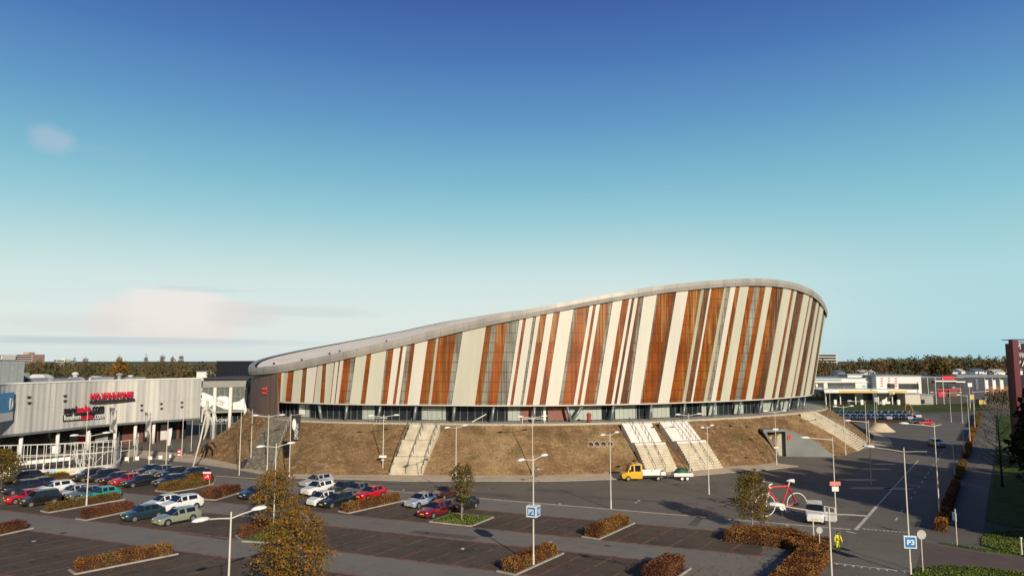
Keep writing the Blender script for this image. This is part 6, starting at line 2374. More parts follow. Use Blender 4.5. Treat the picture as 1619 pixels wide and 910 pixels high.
m_bblk = mat('black_banner', (.025, .025, .027), rough=.7, var=.2)
m_bgry = mat('grey_banner', (.12, .12, .115), rough=.7, var=.3, scale=1)
layer_noise(m_bgry, (.5, .5, .47), 1.2, .5, .55, .9, stretch=(1, 1, .5))
m_bwht = mat('white_banner', (.70, .66, .62), rough=.7, var=.08)
flagpole('flagpole with grey-white banner left of the brown shop wall', (181, 737), 9.6, (-1, 5.2, 9.2, 1.25, m_bgry))
flagpole('flagpole with dark yellow-ended banner before the shop entrance', (235, 741), 9.2, (-1, 4.6, 8.6, .95, m_bgry))
flagpole('flagpole with white banner before the pale shop poster', (262, 742.5), 8.6, (1, 3.6, 6.2, .6, m_bwht))
flagpole('plain flagpole right of the shop entrance poster', (287, 722), 8.8, None)
flagpole('shorter pale post beside the parked bicycles', (302, 712.5), 5.6, None)
flagpole('plain flagpole in front of the link, left of the dark stairs foot', (378, 751), 9.4, (-1, .0001, .0002, .1, m_bwht) if False else None)
flagpole('plain flagpole at the left edge of the dark stone stairs', (396, 739), 9.1, None)
flagpole('flagpole with black lettered banner right of the dark stairs', (457, 757.5), 9.3, (1, 5.3, 9.0, 1.35, m_bblk, 'OMNISPORT'))
flagpole('tall thin flagpole rising from the white fence yard', (133, 742), 9.0, None, r=.06)

# ------------------------------------------------------------------ vaulter sculpture with leaning pole
g_ = G(303, 745)
tip = P(327, 648, g_.y + 1.5)
t = thing('vaulter_sculpture', 'white giant athlete sculpture hanging on a long leaning pole by the entrance', 'sculpture', g_)
mb = MB(); tl = Vector((tip.x - g_.x, tip.y - g_.y, tip.z))
mb.tube([(0, 0, 0), tl * .5 + Vector((.12, 0, 0)), tl], [.13, .12, .1], 8); mb.build('vaulting_pole', m_pole, t, world=False, smooth=True)
sc_ = g_.y / 1100


def vp(px, py, dy=0.0):
    p = P(px, py, g_.y + dy)
    return p - g_
jv = [(*vp(327, 655, 1.6), .55), (*vp(325, 645, 1.3), .5), (*vp(328.5, 638.5, 1.2), .2), (*vp(328, 632.5, 1.2), .42), (*vp(321, 648, 1.0), .26), (*vp(319.5, 658, .6), .2), (*vp(318.5, 668, .3), .14),
      (*vp(333, 646, 2.0), .26), (*vp(339, 652, 2.3), .22), (*vp(343.5, 667, 2.4), .14), (*vp(329, 664, 1.8), .42), (*vp(327.5, 674, 1.9), .34), (*vp(325, 685, 2.0), .2), (*vp(321.5, 695, 2.0), .12),
      (*vp(334, 662, 1.8), .3), (*vp(338, 676, 2.2), .24), (*vp(337, 690, 2.4), .14)]
ed = [(0, 1), (1, 2), (2, 3), (1, 4), (4, 5), (5, 6), (1, 7), (7, 8), (8, 9), (0, 10), (10, 11), (11, 12), (12, 13), (0, 14), (14, 15), (15, 16)]
jv = [(x, y, z, r_ * .78) for x, y, z, r_ in jv]
skin_obj('athlete', jv, ed, mat('white_sculpture', (.50, .48, .43), rough=.5, var=.15, scale=1.2), t, 2)

# ------------------------------------------------------------------ white fence yard on the left
fa, fb, fc = G(-60, 757), G(160, 745), G(183, 738)
t = thing('yard_fence', 'white tubular yard fence with top and middle rails before the shops', 'fence', fb)
pts = catmull([fa, G(60, 752.5), fb, fc, G(186, 725)], 16, closed=False)
pp = resample(pts, 40, closed=False)
mb = MB(); FHt = 4.6
for i, p in enumerate(pp):
    mb.tube([(p.x, p.y, 0), (p.x, p.y, FHt)], .04, 5)
for z in (FHt, FHt * .62, .9):
    mb.tube([(p.x, p.y, z) for p in pp], .045, 5)
mb.build('railing', m_white, t)
t2 = thing('yard_fence', 'second white fence line standing behind the front yard fence', 'fence', fb + Vector((0, 8, 0)))
pp2 = resample([p + Vector((-1.5, 9, 0)) for p in pts], 26, closed=False)
mb = MB()
for p in pp2:
    mb.tube([(p.x, p.y, 0), (p.x, p.y, 3.6)], .04, 5)
for z in (3.6, 2.0):
    mb.tube([(p.x, p.y, z) for p in pp2], .04, 5)
mb.build('railing', m_white, t2)
t = thing('low_wall', 'low white wall with bright graffiti along the foot of the yard fence', 'wall', fb)
wl = [p for p in resample(pts, 60, closed=False)]
mb = MB()
wf = []
for i, p in enumerate(wl):
    a, b = wl[max(0, i - 1)], wl[min(len(wl) - 1, i + 1)]
    d = (b - a).normalized(); wf.append(p + Vector((d.y, -d.x, 0)) * .45)
zz_ = lambda arr, z: [Vector((p.x, p.y, z)) for p in arr]
mb.ring_bridge(zz_(wf, 0), zz_(wf, .85), closed=False); mb.ring_bridge(zz_(wf, .85), zz_(wl, .85), closed=False)
mb.build('wall', mat('white_wall', (.62, .60, .54), rough=.8, var=.12), t)
g_y = mat('yellow_graffiti', (.62, .62, .02), rough=.7, var=.3, scale=3); g_b = mat('teal_graffiti', (.22, .48, .52), rough=.7, var=.3, scale=3); g_p = mat('peach_graffiti', (.62, .42, .30), rough=.7, var=.2, scale=3)
g_k = mat('dark_graffiti', (.06, .06, .07), rough=.7)
rs = random.Random(3)
for px, m, n in [(38, g_y, 5), (50, g_y, 5), (62, g_p, 3), (73, g_k, 4), (84, g_b, 3), (95, g_y, 4), (103, g_y, 5), (115, g_p, 5), (127, g_b, 5), (134, g_b, 4), (143, g_k, 2), (153, g_y, 5), (160, g_y, 4)]:
    best = min(range(len(wf)), key=lambda i: abs(proj(Vector((wf[i].x, wf[i].y, .4)))[0] - px))
    p = wf[best]
    a, b = wf[max(0, best - 1)], wf[min(len(wf) - 1, best + 1)]
    d = (b - a).normalized(); nn = Vector((d.y, -d.x, 0))
    mb = MB()
    for k in range(n):
        c = p + nn * (.02 + .004 * k) + d * rs.uniform(-.5, .5) + Vector((0, 0, rs.uniform(.25, .62)))
        rr = rs.uniform(.14, .3)
        mb.add([c + d * rr * rs.uniform(.6, 1.4) * math.cos(2 * math.pi * j / 9) + Vector((0, 0, rr * .8 * math.sin(2 * math.pi * j / 9))) for j in range(9)], [tuple(range(9))])
    mb.build('graffiti', m, t)
t = thing('white_beam', 'long white box beam lying on the yard fence', 'beam', G(60, 740))
a_, b_ = P(20, 734, 107), P(112, 725, 111)
mb = MB(); e = b_ - a_; mb.obox(a_ - Vector((0, 0, .2)), e, (0, .6, 0), (0, 0, .55)); mb.build('beam', m_white, t)
mb = MB()
for f in (.05, .5, .95):
    p = a_ + e * f; mb.tube([(p.x, p.y + .4, 0), (p.x, p.y + .4, p.z)], .08, 6)
mb.build('support', m_white, t)
t = thing('white_cabinet', 'small white cabinet on a post behind the yard fence', 'cabinet', P(89, 712, 113))
p = P(89, 710, 113)
mb = MB(); mb.box((p.x, 113, p.z), (1.0, .6, 1.2)); mb.build('box', m_white, t)
mb = MB(); mb.tube([(p.x, 113, 0), (p.x, 113, p.z)], .08, 6); mb.build('post', m_white, t)
t = thing('playground_frame', 'white jumble of frames and rails at the right end of the fence yard', 'frame', G(155, 735))
rs = random.Random(8); mb = MB()
for k in range(16):
    p = G(rs.uniform(118, 160), rs.uniform(728, 738)); q = p + Vector((rs.uniform(-2, 2), rs.uniform(-1, 1), rs.uniform(1.0, 3.4)))
    mb.tube([p, q], .035, 5)
    if k % 2:
        mb.tube([q, q + Vector((rs.uniform(1, 2.5), .3, 0))], .035, 5)
mb.build('rails', m_white, t)
# white cubes
for i, (px, py) in enumerate([(200.8, 728), (217, 727), (237.7, 726), (254, 725.4), (271, 723.2)]):
    c = G(px, py)
    mb = MB(); s = .31
    mb.box((c.x, c.y, .34), (s * 2, s * 2, .64), .3); mb.box((c.x, c.y, .03), (s * 1.5, s * 1.5, .06), .3)
    o = mb.build('seat_block', m_white)
    md = o.modifiers.new('bev', 'BEVEL'); md.width = .03
    tag(o, 'white cube block on the plaza asphalt, %s of five from the left' % words[i], 'block', 'white cube blocks')

# bins
m_bin = mat('bin_grey', (.30, .30, .28), rough=.5)
for px, py, lab in [(850.5, 750, 'grey litter bin on the sand path beside a lamp post'), (384, 741, 'dark litter bin at the foot of the dark stone stairs')]:
    c = G(px, py)
    t = thing('litter_bin', lab, 'bin', c)
    mb = MB(); mb.tube([(0, 0, .15), (0, 0, 1.05)], .3, 12); mb.build('body', m_bin if px > 500 else m_dark, t, world=False)
    mb = MB(); mb.tube([(0, 0, 1.05), (0, 0, 1.12)], .33, 12); mb.tube([(0, .2, 0), (0, .2, 1.0)], .04, 6); mb.build('lid', m_dark, t, world=False)
# things on the terrace
g_ = ring_at(Te, 844)
p = Vector((g_[0].x, g_[0].y + 1.2, ZT))
t = thing('barrier', 'low white barrier rail on the terrace before the red-brown wall', 'barrier', p)
mb = MB(); mb.tube([(-1.9, 0, .8), (1.9, 0, .8)], .06, 6)
for x in (-1.8, 0, 1.8):
    mb.tube([(x, 0, 0), (x, 0, .8)], .05, 6)
mb.build('rail', m_white, t, world=False)
g_ = ring_at(Te, 757); p = Vector((g_[0].x, g_[0].y + 2.0, ZT))
t = thing('ramp_board', 'slanting white board leaning on the terrace before the glazing', 'board', p)
mb = MB(); mb.obox((-1.2, 0, .1), (2.3, .3, 1.25), (0, .1, 0), (0, 0, .14)); mb.build('board', m_white, t, world=False)
g_ = ring_at(Te, 933); p = Vector((g_[0].x, g_[0].y + 1.6, ZT))
t = thing('promo_figure', 'red rounded advertising drum on the terrace left of the double stairs', 'sign', p)
mb = MB(); mb.tube([(0, 0, 0), (0, 0, 1.1)], .35, 12); mb.ellipsoid((0, 0, 1.25), (.42, .42, .35), 12, 8); mb.build('drum', mat('dull_red', (.30, .06, .045), rough=.6, var=.2), t, world=False, smooth=True)
mb = MB(); mb.box((0, 0, .03), (.8, .8, .06)); mb.build('base', m_dark, t, world=False)
for i, (px, lab) in enumerate([(589, 'left of two'), (604, 'right of two')]):
    g_ = ring_at(Te, px); p = Vector((g_[0].x, g_[0].y + 1.2, ZT))
    t = thing('picnic_table', 'pale picnic table with benches on the terrace, %s' % lab, 'table', p, group='tables on the terrace')
    mb = MB(); mb.box((0, 0, .74), (1.3, .7, .06)); mb.build('tabletop', m_white, t, world=False)
    mb = MB()
    for x in (-.5, .5):
        mb.box((x, 0, .36), (.06, .5, .72))
    mb.build('leg', m_steel, t, world=False)
    mb = MB(); mb.box((0, -.6, .42), (1.3, .25, .05)); mb.box((-.5, -.6, .2), (.06, .2, .4)); mb.box((.5, -.6, .2), (.06, .2, .4)); mb.build('bench', m_conc, t, world=False)
# ------------------------------------------------------------------ cars
m_tyre = mat('tyre_rubber', (.015, .015, .016), rough=.85)
m_rim = mat('alloy_rim', (.45, .45, .46), rough=.3, metal=.7)
m_head = mat('headlight_glass', (.75, .76, .78), rough=.08, var=.03, spec=.8)
m_tail = mat('tail_light_red', (.30, .01, .012), rough=.2)
m_plate = mat('yellow_plate', (.75, .50, .03), rough=.4, var=.05)
m_trim = mat('black_plastic', (.018, .018, .019), rough=.6)
m_win = mat('car_glass', (.012, .016, .02), rough=.05, var=.1, spec=.8)

# station tables: x from front (0) to rear, hood/roof outline; L length, W width, H height
#   (x, z_lower, z_belt, z_top, half width factor at top, cabin?)
KINDS = {
    'hatch': dict(L=4.1, W=1.74, H=1.47, st=[(0, .30, .62, .64, .80, 0), (.12, .20, .72, .78, .9, 0), (.9, .18, .86, .94, .88, 0), (1.12, .18, .90, .98, .86, 1), (1.85, .18, .93, 1.42, .70, 1), (2.5, .18, .95, 1.47, .70, 1), (3.35, .18, .97, 1.42, .68, 1), (3.85, .2, 1.0, 1.08, .72, 0), (4.02, .24, .92, .96, .8, 0), (4.1, .34, .8, .82, .8, 0)], wheels=(.80, 3.32)),
    'estate': dict(L=4.65, W=1.78, H=1.48, st=[(0, .30, .60, .62, .80, 0), (.12, .20, .70, .76, .9, 0), (1.05, .18, .84, .92, .88, 0), (1.3, .18, .88, .96, .86, 1), (2.05, .18, .92, 1.40, .70, 1), (2.8, .18, .94, 1.48, .70, 1), (4.0, .18, .96, 1.45, .68, 1), (4.45, .2, .98, 1.06, .76, 0), (4.6, .24, .92, .96, .84, 0), (4.65, .34, .8, .82, .84, 0)], wheels=(.88, 3.58)),
    'sedan': dict(L=4.6, W=1.80, H=1.44, st=[(0, .30, .60, .62, .80, 0), (.12, .20, .70, .76, .9, 0), (1.1, .18, .84, .92, .88, 0), (1.35, .18, .88, .96, .86, 1), (2.1, .18, .92, 1.38, .68, 1), (2.8, .18, .93, 1.44, .68, 1), (3.35, .18, .95, 1.36, .66, 1), (3.9, .18, .97, 1.03, .80, 0), (4.5, .22, .94, .98, .84, 0), (4.6, .34, .8, .82, .84, 0)], wheels=(.88, 3.55)),
    'suv': dict(L=4.45, W=1.84, H=1.66, st=[(0, .36, .76, .80, .84, 0), (.12, .26, .86, .94, .9, 0), (.95, .24, 1.0, 1.08, .9, 0), (1.15, .24, 1.03, 1.12, .88, 1), (1.8, .24, 1.06, 1.60, .74, 1), (2.5, .24, 1.08, 1.66, .74, 1), (3.75, .24, 1.12, 1.60, .72, 1), (4.2, .26, 1.14, 1.2, .78, 0), (4.38, .3, 1.06, 1.1, .84, 0), (4.45, .42, .9, .92, .84, 0)], wheels=(.86, 3.5)),
    'boxy': dict(L=4.0, W=1.72, H=1.72, st=[(0, .34, .74, .80, .88, 0), (.1, .24, .88, .96, .92, 0), (.75, .22, .98, 1.06, .92, 0), (.9, .22, 1.0, 1.12, .9, 1), (1.3, .22, 1.02, 1.66, .80, 1), (2.2, .22, 1.03, 1.72, .80, 1), (3.6, .22, 1.05, 1.68, .80, 1), (3.85, .24, 1.06, 1.12, .84, 0), (3.95, .3, 1.0, 1.04, .86, 0), (4.0, .4, .86, .88, .86, 0)], wheels=(.78, 3.2)),
    'mini': dict(L=3.55, W=1.62, H=1.56, st=[(0, .32, .66, .70, .80, 0), (.1, .22, .78, .84, .9, 0), (.6, .2, .90, .98, .88, 0), (.78, .2, .94, 1.03, .86, 1), (1.45, .2, .98, 1.50, .72, 1), (2.1, .2, 1.0, 1.56, .72, 1), (3.05, .2, 1.03, 1.48, .70, 1), (3.4, .22, 1.05, 1.12, .76, 0), (3.5, .26, .95, 1.0, .8, 0), (3.55, .36, .82, .84, .8, 0)], wheels=(.66, 2.9)),
}


def car_meshes(kind):
    K = KINDS[kind]
    L_, W, st = K['L'], K['W'], K['st']
    hw = W / 2
    body, glass, glass2, wsc, wsr = MB(), MB(), MB(), MB(), MB()
    rings = []
    for k, (x, zl, zb, zt, wt, cab) in enumerate(st):
        nar = 1.0
        if x < .5:
            nar = .82 + .18 * min(1, x / .4)
        if x > L_ - .35:
            nar = .88 + .12 * (L_ - x) / .35
        w = hw * nar
        zm = zl + (zb - zl) * .55
        rings.append([(x, -w * .90, zl), (x, -w, zl + .14), (x, -w, zm), (x, -w * .965, zb), (x, -w * wt, zt), (x, -w * wt * .5, zt + .025), (x, w * wt * .5, zt + .025), (x, w * wt, zt), (x, w * .965, zb), (x, w, zm), (x, w, zl + .14), (x, w * .90, zl)])
    n = len(rings[0])
    for a in range(len(rings) - 1):
        ca, cb = st[a][5], st[a + 1][5]
        for j in range(n):
            j2 = (j + 1) % n
            q = [rings[a][j], rings[a + 1][j], rings[a + 1][j2], rings[a][j2]]
            side = j in (3, 7)
            top = j in (4, 5, 6)
            rise = st[a + 1][3] - st[a][3]
            if side and ca and cb:
                # side window inset a little inside a painted frame
                vq = [Vector(p) for p in q]
                c = sum(vq, Vector()) / 4
                inn = [c + (p - c) * .80 for p in vq]
                for i in range(4):
                    body.quad(vq[i], vq[(i + 1) % 4], inn[(i + 1) % 4], inn[i])
                (glass if j == 3 else glass2).quad(*inn)
            elif side and ca + cb == 1 and (st[a][5] == 1 or st[a + 1][5] == 1) and abs(rise) > .2:
                body.quad(*q)
            elif top and abs(rise) > .25:
                (wsc if st[a][0] < L_ / 2 else wsr).quad(*q)
            else:
                body.quad(*q)
    body.add(rings[0], [tuple(range(n - 1, -1, -1))]); body.add(rings[-1], [tuple(range(n))])
    parts = {'body': body, 'side_window': glass, 'side_window2': glass2, 'windscreen': wsc, 'rear_window': wsr}
    # bumpers, sill, mirrors
    tr = MB()
    for s in (-1, 1):
        tr.box((L_ * .5, s * (hw - .02), st[3][1] + .07), (L_ - 1.9, .06, .14))
        tr.box((st[3][0] + .45, s * (hw + .07), st[4][2] + .1), (.14, .18, .13))
    tr.box((.06, 0, .36), (.1, W * .62, .17)); tr.box((L_ - .02, 0, .42), (.08, W * .7, .14))
    # arches
    for x in K['wheels']:
        for s in (-1, 1):
            tr.tube([(x, s * (hw - .22), .33), (x, s * (hw + .004), .33)], .40, 16)
    parts['trim'] = tr
    for x, nm in ((-.012, 'plate'),):
        pl = MB(); pl.box((-.0 + .0, 0, .50), (.03, .52, .12)); parts['licence_plate'] = pl
    hl = []
    for s in (-1, 1):
        m_ = MB(); zh = st[1][2] - .04
        m_.ellipsoid((.16, s * hw * .68, zh), (.17, .17, .09), 8, 5); hl.append(m_)
    parts['headlight'] = hl
    tlt = []
    for s in (-1, 1):
        m_ = MB(); m_.box((L_ - .08, s * hw * .74, st[-3][2] - .08), (.14, .22, .2)); tlt.append(m_)
    parts['tail_light'] = tlt
    ry = MB(); wh = MB()
    wh.tube([(0, -.1, 0), (0, .1, 0)], .315, 16)
    ry.tube([(0, -.105, 0), (0, .105, 0)], .215, 12)
    parts['wheel'] = wh; parts['rim'] = ry
    return parts


_mesh_cache = {}


def car_proto(kind):
    if kind in _mesh_cache:
        return _mesh_cache[kind]
    p = car_meshes(kind)
    d = {}
    body_m = mat('car_paint_base', (.3, .3, .3))
    for nm, mt in (('body', body_m), ('side_window', m_win), ('side_window2', m_win), ('windscreen', m_win), ('rear_window', m_win), ('trim', m_trim), ('licence_plate', m_plate), ('wheel', m_tyre), ('rim', m_rim)):
        me = p[nm].mesh(nm.replace('2', ''), mt)
        if nm == 'body':
            bm = bmesh.new(); bm.from_mesh(me); bmesh.ops.remove_doubles(bm, verts=bm.verts, dist=.001); bmesh.ops.recalc_face_normals(bm, faces=bm.faces); bm.to_mesh(me); bm.free()
            me.polygons.foreach_set('use_smooth', [True] * len(me.polygons)); me.set_sharp_from_angle(angle=R(32))
        d[nm] = me
    d['headlight'] = [m_.mesh('headlight', m_head, True) for m_ in p['headlight']]
    d['tail_light'] = [m_.mesh('tail_light', m_tail) for m_ in p['tail_light']]
    _mesh_cache[kind] = d
    return d


_paints = {}


def car_paint(col):
    if col not in _paints:
        m = mat('car_paint', col, rough=.28, var=.03, spec=.5, coat=.8)
        layer_noise(m, (.75, .74, .72), 3.0, .55, .8, .35, mult=True)
        _paints[col] = m
    return _paints[col]


def car(kind, label, front, heading, col, group='parked cars', name='parked_car', plate=True, cat='car'):
    """front: ground point under the front bumper, heading: direction the tail points to"""
    K = KINDS[kind]; d = car_proto(kind)
    t = thing(name, label, cat, (front.x, front.y, 0.012), heading, group)
    for nm in ('body', 'side_window', 'side_window2', 'windscreen', 'rear_window', 'trim', 'licence_plate'):
        o = link(nm.replace('2', ''), d[nm], t, False)
        if nm == 'body':
            o.material_slots[0].link = 'OBJECT'; o.material_slots[0].material = car_paint(col)
    for me in d['headlight']:
        link('headlight', me, t, False)
    for me in d['tail_light']:
        link('tail_light', me, t, False)
    for x in K['wheels']:
        for s in (-1, 1):
            w = link('wheel', d['wheel'], t, False); w.location = (x, s * (K['W'] / 2 - .09), .315)
            link('rim', d['rim'], w, False)
    return t


BLK, NAV, WHT, SIL, GRY, RED, DRD = (.012, .012, .014), (.012, .018, .035), (.72, .72, .70), (.38, .40, .42), (.10, .105, .11), (.45, .008, .015), (.20, .008, .014)
TEA, OLV, DTE, MAR, DGN, SBL = (.02, .26, .22), (.23, .26, .19), (.014, .035, .045), (.06, .012, .018), (.012, .028, .026), (.32, .38, .46)
HD = VA
cars = [
    ('estate', 'silver-green estate car with yellow plate nearest the camera on the left', (245, 832), OLV), ('hatch', 'dark teal hatchback left of the silver-green estate', (194, 825.5), DTE),
    ('suv', 'large white car right behind the silver-green estate', (256, 811), WHT), ('hatch', 'white hatchback behind the dark teal hatchback', (229, 807.5), WHT),
    ('boxy', 'boxy black car beside the red hatchback at the left edge', (32, 802), BLK), ('hatch', 'bright red hatchback at the left picture edge', (7, 797.5), RED),
    ('estate', 'white estate car behind the boxy black car', (52, 783), WHT), ('hatch', 'silver hatchback right of the boxy black car', (87, 789.5), SIL),
    ('hatch', 'dark grey hatchback between the silver car and the teal car', (106, 792), GRY), ('hatch', 'bright teal car beside the olive hedge', (131, 793), TEA),
    ('hatch', 'dark blue hatchback left of the white estate', (30, 776), NAV), ('suv', 'dark navy off-roader at the left edge behind the red car', (3, 783), NAV), ('suv', 'black off-roader in the far left corner beneath the small tree', (8, 766), BLK),
    ('suv', 'black off-roader first in the far left row', (116, 762), BLK), ('suv', 'black off-roader second in the far left row', (137, 763), (.016, .015, .015)), ('hatch', 'dark maroon hatchback left of the red hatchback in the far left row', (158, 766), MAR),
    ('hatch', 'red hatchback in the middle of the far left row', (176, 769), RED), ('sedan', 'long black saloon right of the red hatchback in the far left row', (194, 771), BLK),
    ('sedan', 'black saloon in the back line above the long black saloon', (212, 752.5), (.014, .017, .022)), ('hatch', 'dark grey hatchback in the back line of the far left row', (232, 754), GRY), ('hatch', 'black hatchback near the right end of the back line', (251, 757), BLK),
    ('hatch', 'navy hatchback beside the rounded island hedge', (245, 770), NAV), ('sedan', 'black saloon at the right end of the back line by the island hedge', (281, 757), (.013, .013, .018)),
    ('hatch', 'navy hatchback by the short rusty hedge', (380, 790.5), NAV), ('hatch', 'black hatchback half hidden by the upper autumn tree', (405, 792.5), BLK),
    ('suv', 'white off-roader right of the autumn tree, rear of two white cars', (481, 785), WHT), ('mini', 'small white hatchback left of the black estate', (490, 801.5), WHT), ('estate', 'large black estate between the small white car and the red hatchback', (507, 804), (.012, .016, .017)),
    ('hatch', 'dark green car behind the black estate', (521, 783), DGN), ('hatch', 'silver grey car half hidden behind the black estate', (545, 786), GRY), ('hatch', 'bright red hatchback next to the orange hedge', (566, 791.5), RED), ('estate', 'silver car behind the white off-roader', (478, 771), SIL),
    ('hatch', 'silver blue hatchback above the dark red estate', (646, 804), SBL), ('estate', 'dark red estate car beside the grass tree island', (667, 820), DRD), ('hatch', 'black hatchback behind the slim green tree', (714, 810), BLK), ('hatch', 'brownish dark car between the silver blue hatchback and the black one', (687, 791), MAR)]
for kind, lab, px, col in cars:
    g_ = G(*px)
    car(kind, lab, g_, HD + R(rs.uniform(-1.5, 1.5)), col)
# white van with open door by the giant bicycle
g_ = G(1289, 829.5)
t = car('boxy', 'small white van with its driver door open beside the giant red bicycle', g_, R(67), WHT, None, 'white_van', cat='van')
t.scale = (1.0, 1.08, 1.1)
dm = MB(); dm.obox((1.0, -.86, .3), (-.3, -.95, 0), (.05, -.02, 0), (0, 0, .78)); dm.build('door', car_paint(WHT), t, world=False)
dm = MB(); dm.obox((1.0, -.86, 1.08), (-.3, -.95, 0), (.05, -.02, 0), (0, 0, .06)); dm.obox((1.0, -.86, 1.08), (-.02, -.08, 0), (.05, -.02, 0), (0, 0, .55)); dm.obox((.72, -1.74, 1.08), (-.02, -.08, 0), (.05, -.02, 0), (0, 0, .46)); dm.obox((1.0, -.86, 1.58), (-.3, -.95, -.05), (.05, -.02, 0), (0, 0, .06)); dm.build('door_frame', car_paint(WHT), t, world=False)
# cars on the road and at the end of the lot
car('hatch', 'silver car driving on the road at the right past the road markings', G(1490.5, 707), R(90), SIL, None, 'car_on_road')
car('hatch', 'red car at the right end of the row of blue cars', G(1451, 671.5), R(5), RED, None)
car('hatch', 'dark car just left of the red car at the end of the blue row', G(1436, 670), R(5), BLK, None)
car('hatch', 'white car parked behind the red car by the orange loop', G(1453, 660.5), R(70), WHT, None)

# the rows of dark blue cars far away: one low mesh each
def small_car_mesh():
    p = car_meshes('hatch')
    mb = MB()
    for nm, mi in (('body', 0), ('side_window', 1), ('side_window2', 1), ('windscreen', 1), ('rear_window', 1), ('trim', 2)):
        mb.add(p[nm].v, p[nm].f, mi)
    for x in KINDS['hatch']['wheels']:
        for s in (-1, 1):
            mb.add([(v[0] + x, v[1] + s * .78, v[2] + .315) for v in p['wheel'].v], p['wheel'].f, 2)
    for m_ in p['headlight']:
        mb.add(m_.v, m_.f, 3)
    return mb.mesh('parked_car', [mat('car_paint_base', (.1, .1, .1)), m_win, m_trim, m_head])


sm = small_car_mesh()
rs = random.Random(21)
for rowi, (y, x0, x1, n_, rl) in enumerate([(663.5, 1318, 1440, 12, 'front'), (657.5, 1300, 1446, 14, 'back')]):
    for i in range(n_):
        px = x0 + (x1 - x0) * i / (n_ - 1)
        g_ = G(px, y)
        o = link('parked_car', sm)
        o.location = (g_.x, g_.y, .012); o.rotation_euler = (0, 0, R(72))
        col = rs.choice([NAV, (.014, .02, .045), (.022, .032, .065), (.05, .055, .07), (.015, .018, .025)])
        lc = 'dark blue'
        if (rowi, i) in ((1, 0), (0, 8), (0, 11), (1, 13)):
            col, lc = ((.45, .46, .48), 'silver')
        o.material_slots[0].link = 'OBJECT'; o.material_slots[0].material = car_paint(col)
        tag(o, '%s car far beyond the hall, %s from left in the %s row' % (lc, words[i], rl), 'car', 'far rows of blue cars')
mb = MB(); mb.prism([G(1318, 667.5).xy, G(1442, 668).xy, G(1442, 666).xy, G(1318, 665.5).xy], 0, .45)
o = mb.build('low_hedge', m_core); tag(o, 'low brown hedge strip in front of the far rows of blue cars', 'hedge')

# ------------------------------------------------------------------ yellow truck and trailer
g_ = G(982, 758.5)
ang = R(2)
t = thing('yellow_truck', 'yellow double-cab truck with white dropside bed at the foot of the stairs', 'truck', (g_.x, g_.y, .01), ang)
m_ytr = car_paint((.70, .40, .015))
sec = [(0, .45, .85, .9), (.1, .35, 1.0, 1.05), (.75, .35, 1.12, 1.2), (1.2, .35, 1.2, 2.15), (1.7, .35, 1.2, 2.28), (2.75, .35, 1.2, 2.3), (2.85, .4, 1.2, 2.25)]
mb = MB(); wn_ = MB(); rings = []
for x, zl, zb, zt in sec:
    w = .98 if x > .3 else .85
    wt = w if zt < 1.3 else .84
    rings.append([(x, -w, zl), (x, -w, zb), (x, -wt, zt), (x, wt, zt), (x, w, zb), (x, w, zl)])
for a in range(len(rings) - 1):
    for j in range(6):
        j2 = (j + 1) % 6
        q = [Vector(p) for p in (rings[a][j], rings[a + 1][j], rings[a + 1][j2], rings[a][j2])]
        if j == 2 and a == 2:
            c = sum(q, Vector()) / 4; inn = [c + (p - c) * .9 for p in q]
            for i in range(4):
                mb.quad(q[i], q[(i + 1) % 4], inn[(i + 1) % 4], inn[i])
            wn_.quad(*inn)
        elif j in (1, 3) and a >= 3 and a < 5:
            c = sum(q, Vector()) / 4; inn = [c + (p - c) * .78 for p in q]
            for i in range(4):
                mb.quad(q[i], q[(i + 1) % 4], inn[(i + 1) % 4], inn[i])
            wn_.quad(*inn)
        else:
            mb.quad(*q)
mb.add(rings[0], [tuple(range(5, -1, -1))]); mb.add(rings[-1], [tuple(range(6))])
mb.build('cab', m_ytr, t, world=False); wn_.build('window', m_win, t, world=False)
mb = MB(); mb.box((4.5, 0, .62), (3.4, 1.3, .2)); mb.box((1.5, 0, .4), (2.4, 1.5, .2)); mb.box((.02, 0, .5), (.1, 1.7, .25)); mb.build('chassis', m_trim, t, world=False)
mb = MB(); mb.box((4.5, 0, .84), (3.35, 2.05, .12))
for s in (-1, 1):
    mb.box((4.5, s * 1.0, 1.08), (3.35, .06, .42))
mb.box((2.86 + .0, 0, 1.2), (.06, 2.06, .66)); mb.box((6.15, 0, 1.08), (.06, 2.06, .42)); mb.build('cargo_bed', m_white, t, world=False)
wme = MB(); wme.tube([(0, -.13, 0), (0, .13, 0)], .36, 16); wme = wme.mesh('wheel', m_tyre); rme = MB(); rme.tube([(0, -.135, 0), (0, .135, 0)], .2, 12); rme = rme.mesh('rim', m_rim)
for x in (.85, 5.1):
    for s in (-1, 1):
        w = link('wheel', wme, t, False); w.location = (x, s * .88, .36); link('rim', rme, w, False)
for s in (-1, 1):
    mb = MB(); mb.ellipsoid((.08, s * .66, .82), (.1, .16, .13), 8, 5); mb.build('headlight', m_head, t, world=False)
    mb = MB(); mb.box((1.15, s * 1.1, 1.45), (.12, .2, .3)); mb.build('mirror', m_trim, t, world=False)
mb = MB(); mb.box((1.6, 0, 2.36), (.35, 1.2, .14)); mb.build('beacon_bar', mat('amber_beacon', (.6, .22, .01), rough=.3), t, world=False)
g2 = g_ + Vector((math.cos(ang) * 6.75, math.sin(ang) * 6.75, 0))
t = thing('trailer', 'white twin-axle trailer loaded with a green heap behind the yellow truck', 'trailer', (g2.x, g2.y, .01), ang)
mb = MB(); mb.box((2.0, 0, .62), (2.7, 1.6, .1))
for s in (-1, 1):
    mb.box((2.0, s * .8, .85), (2.7, .05, .40))
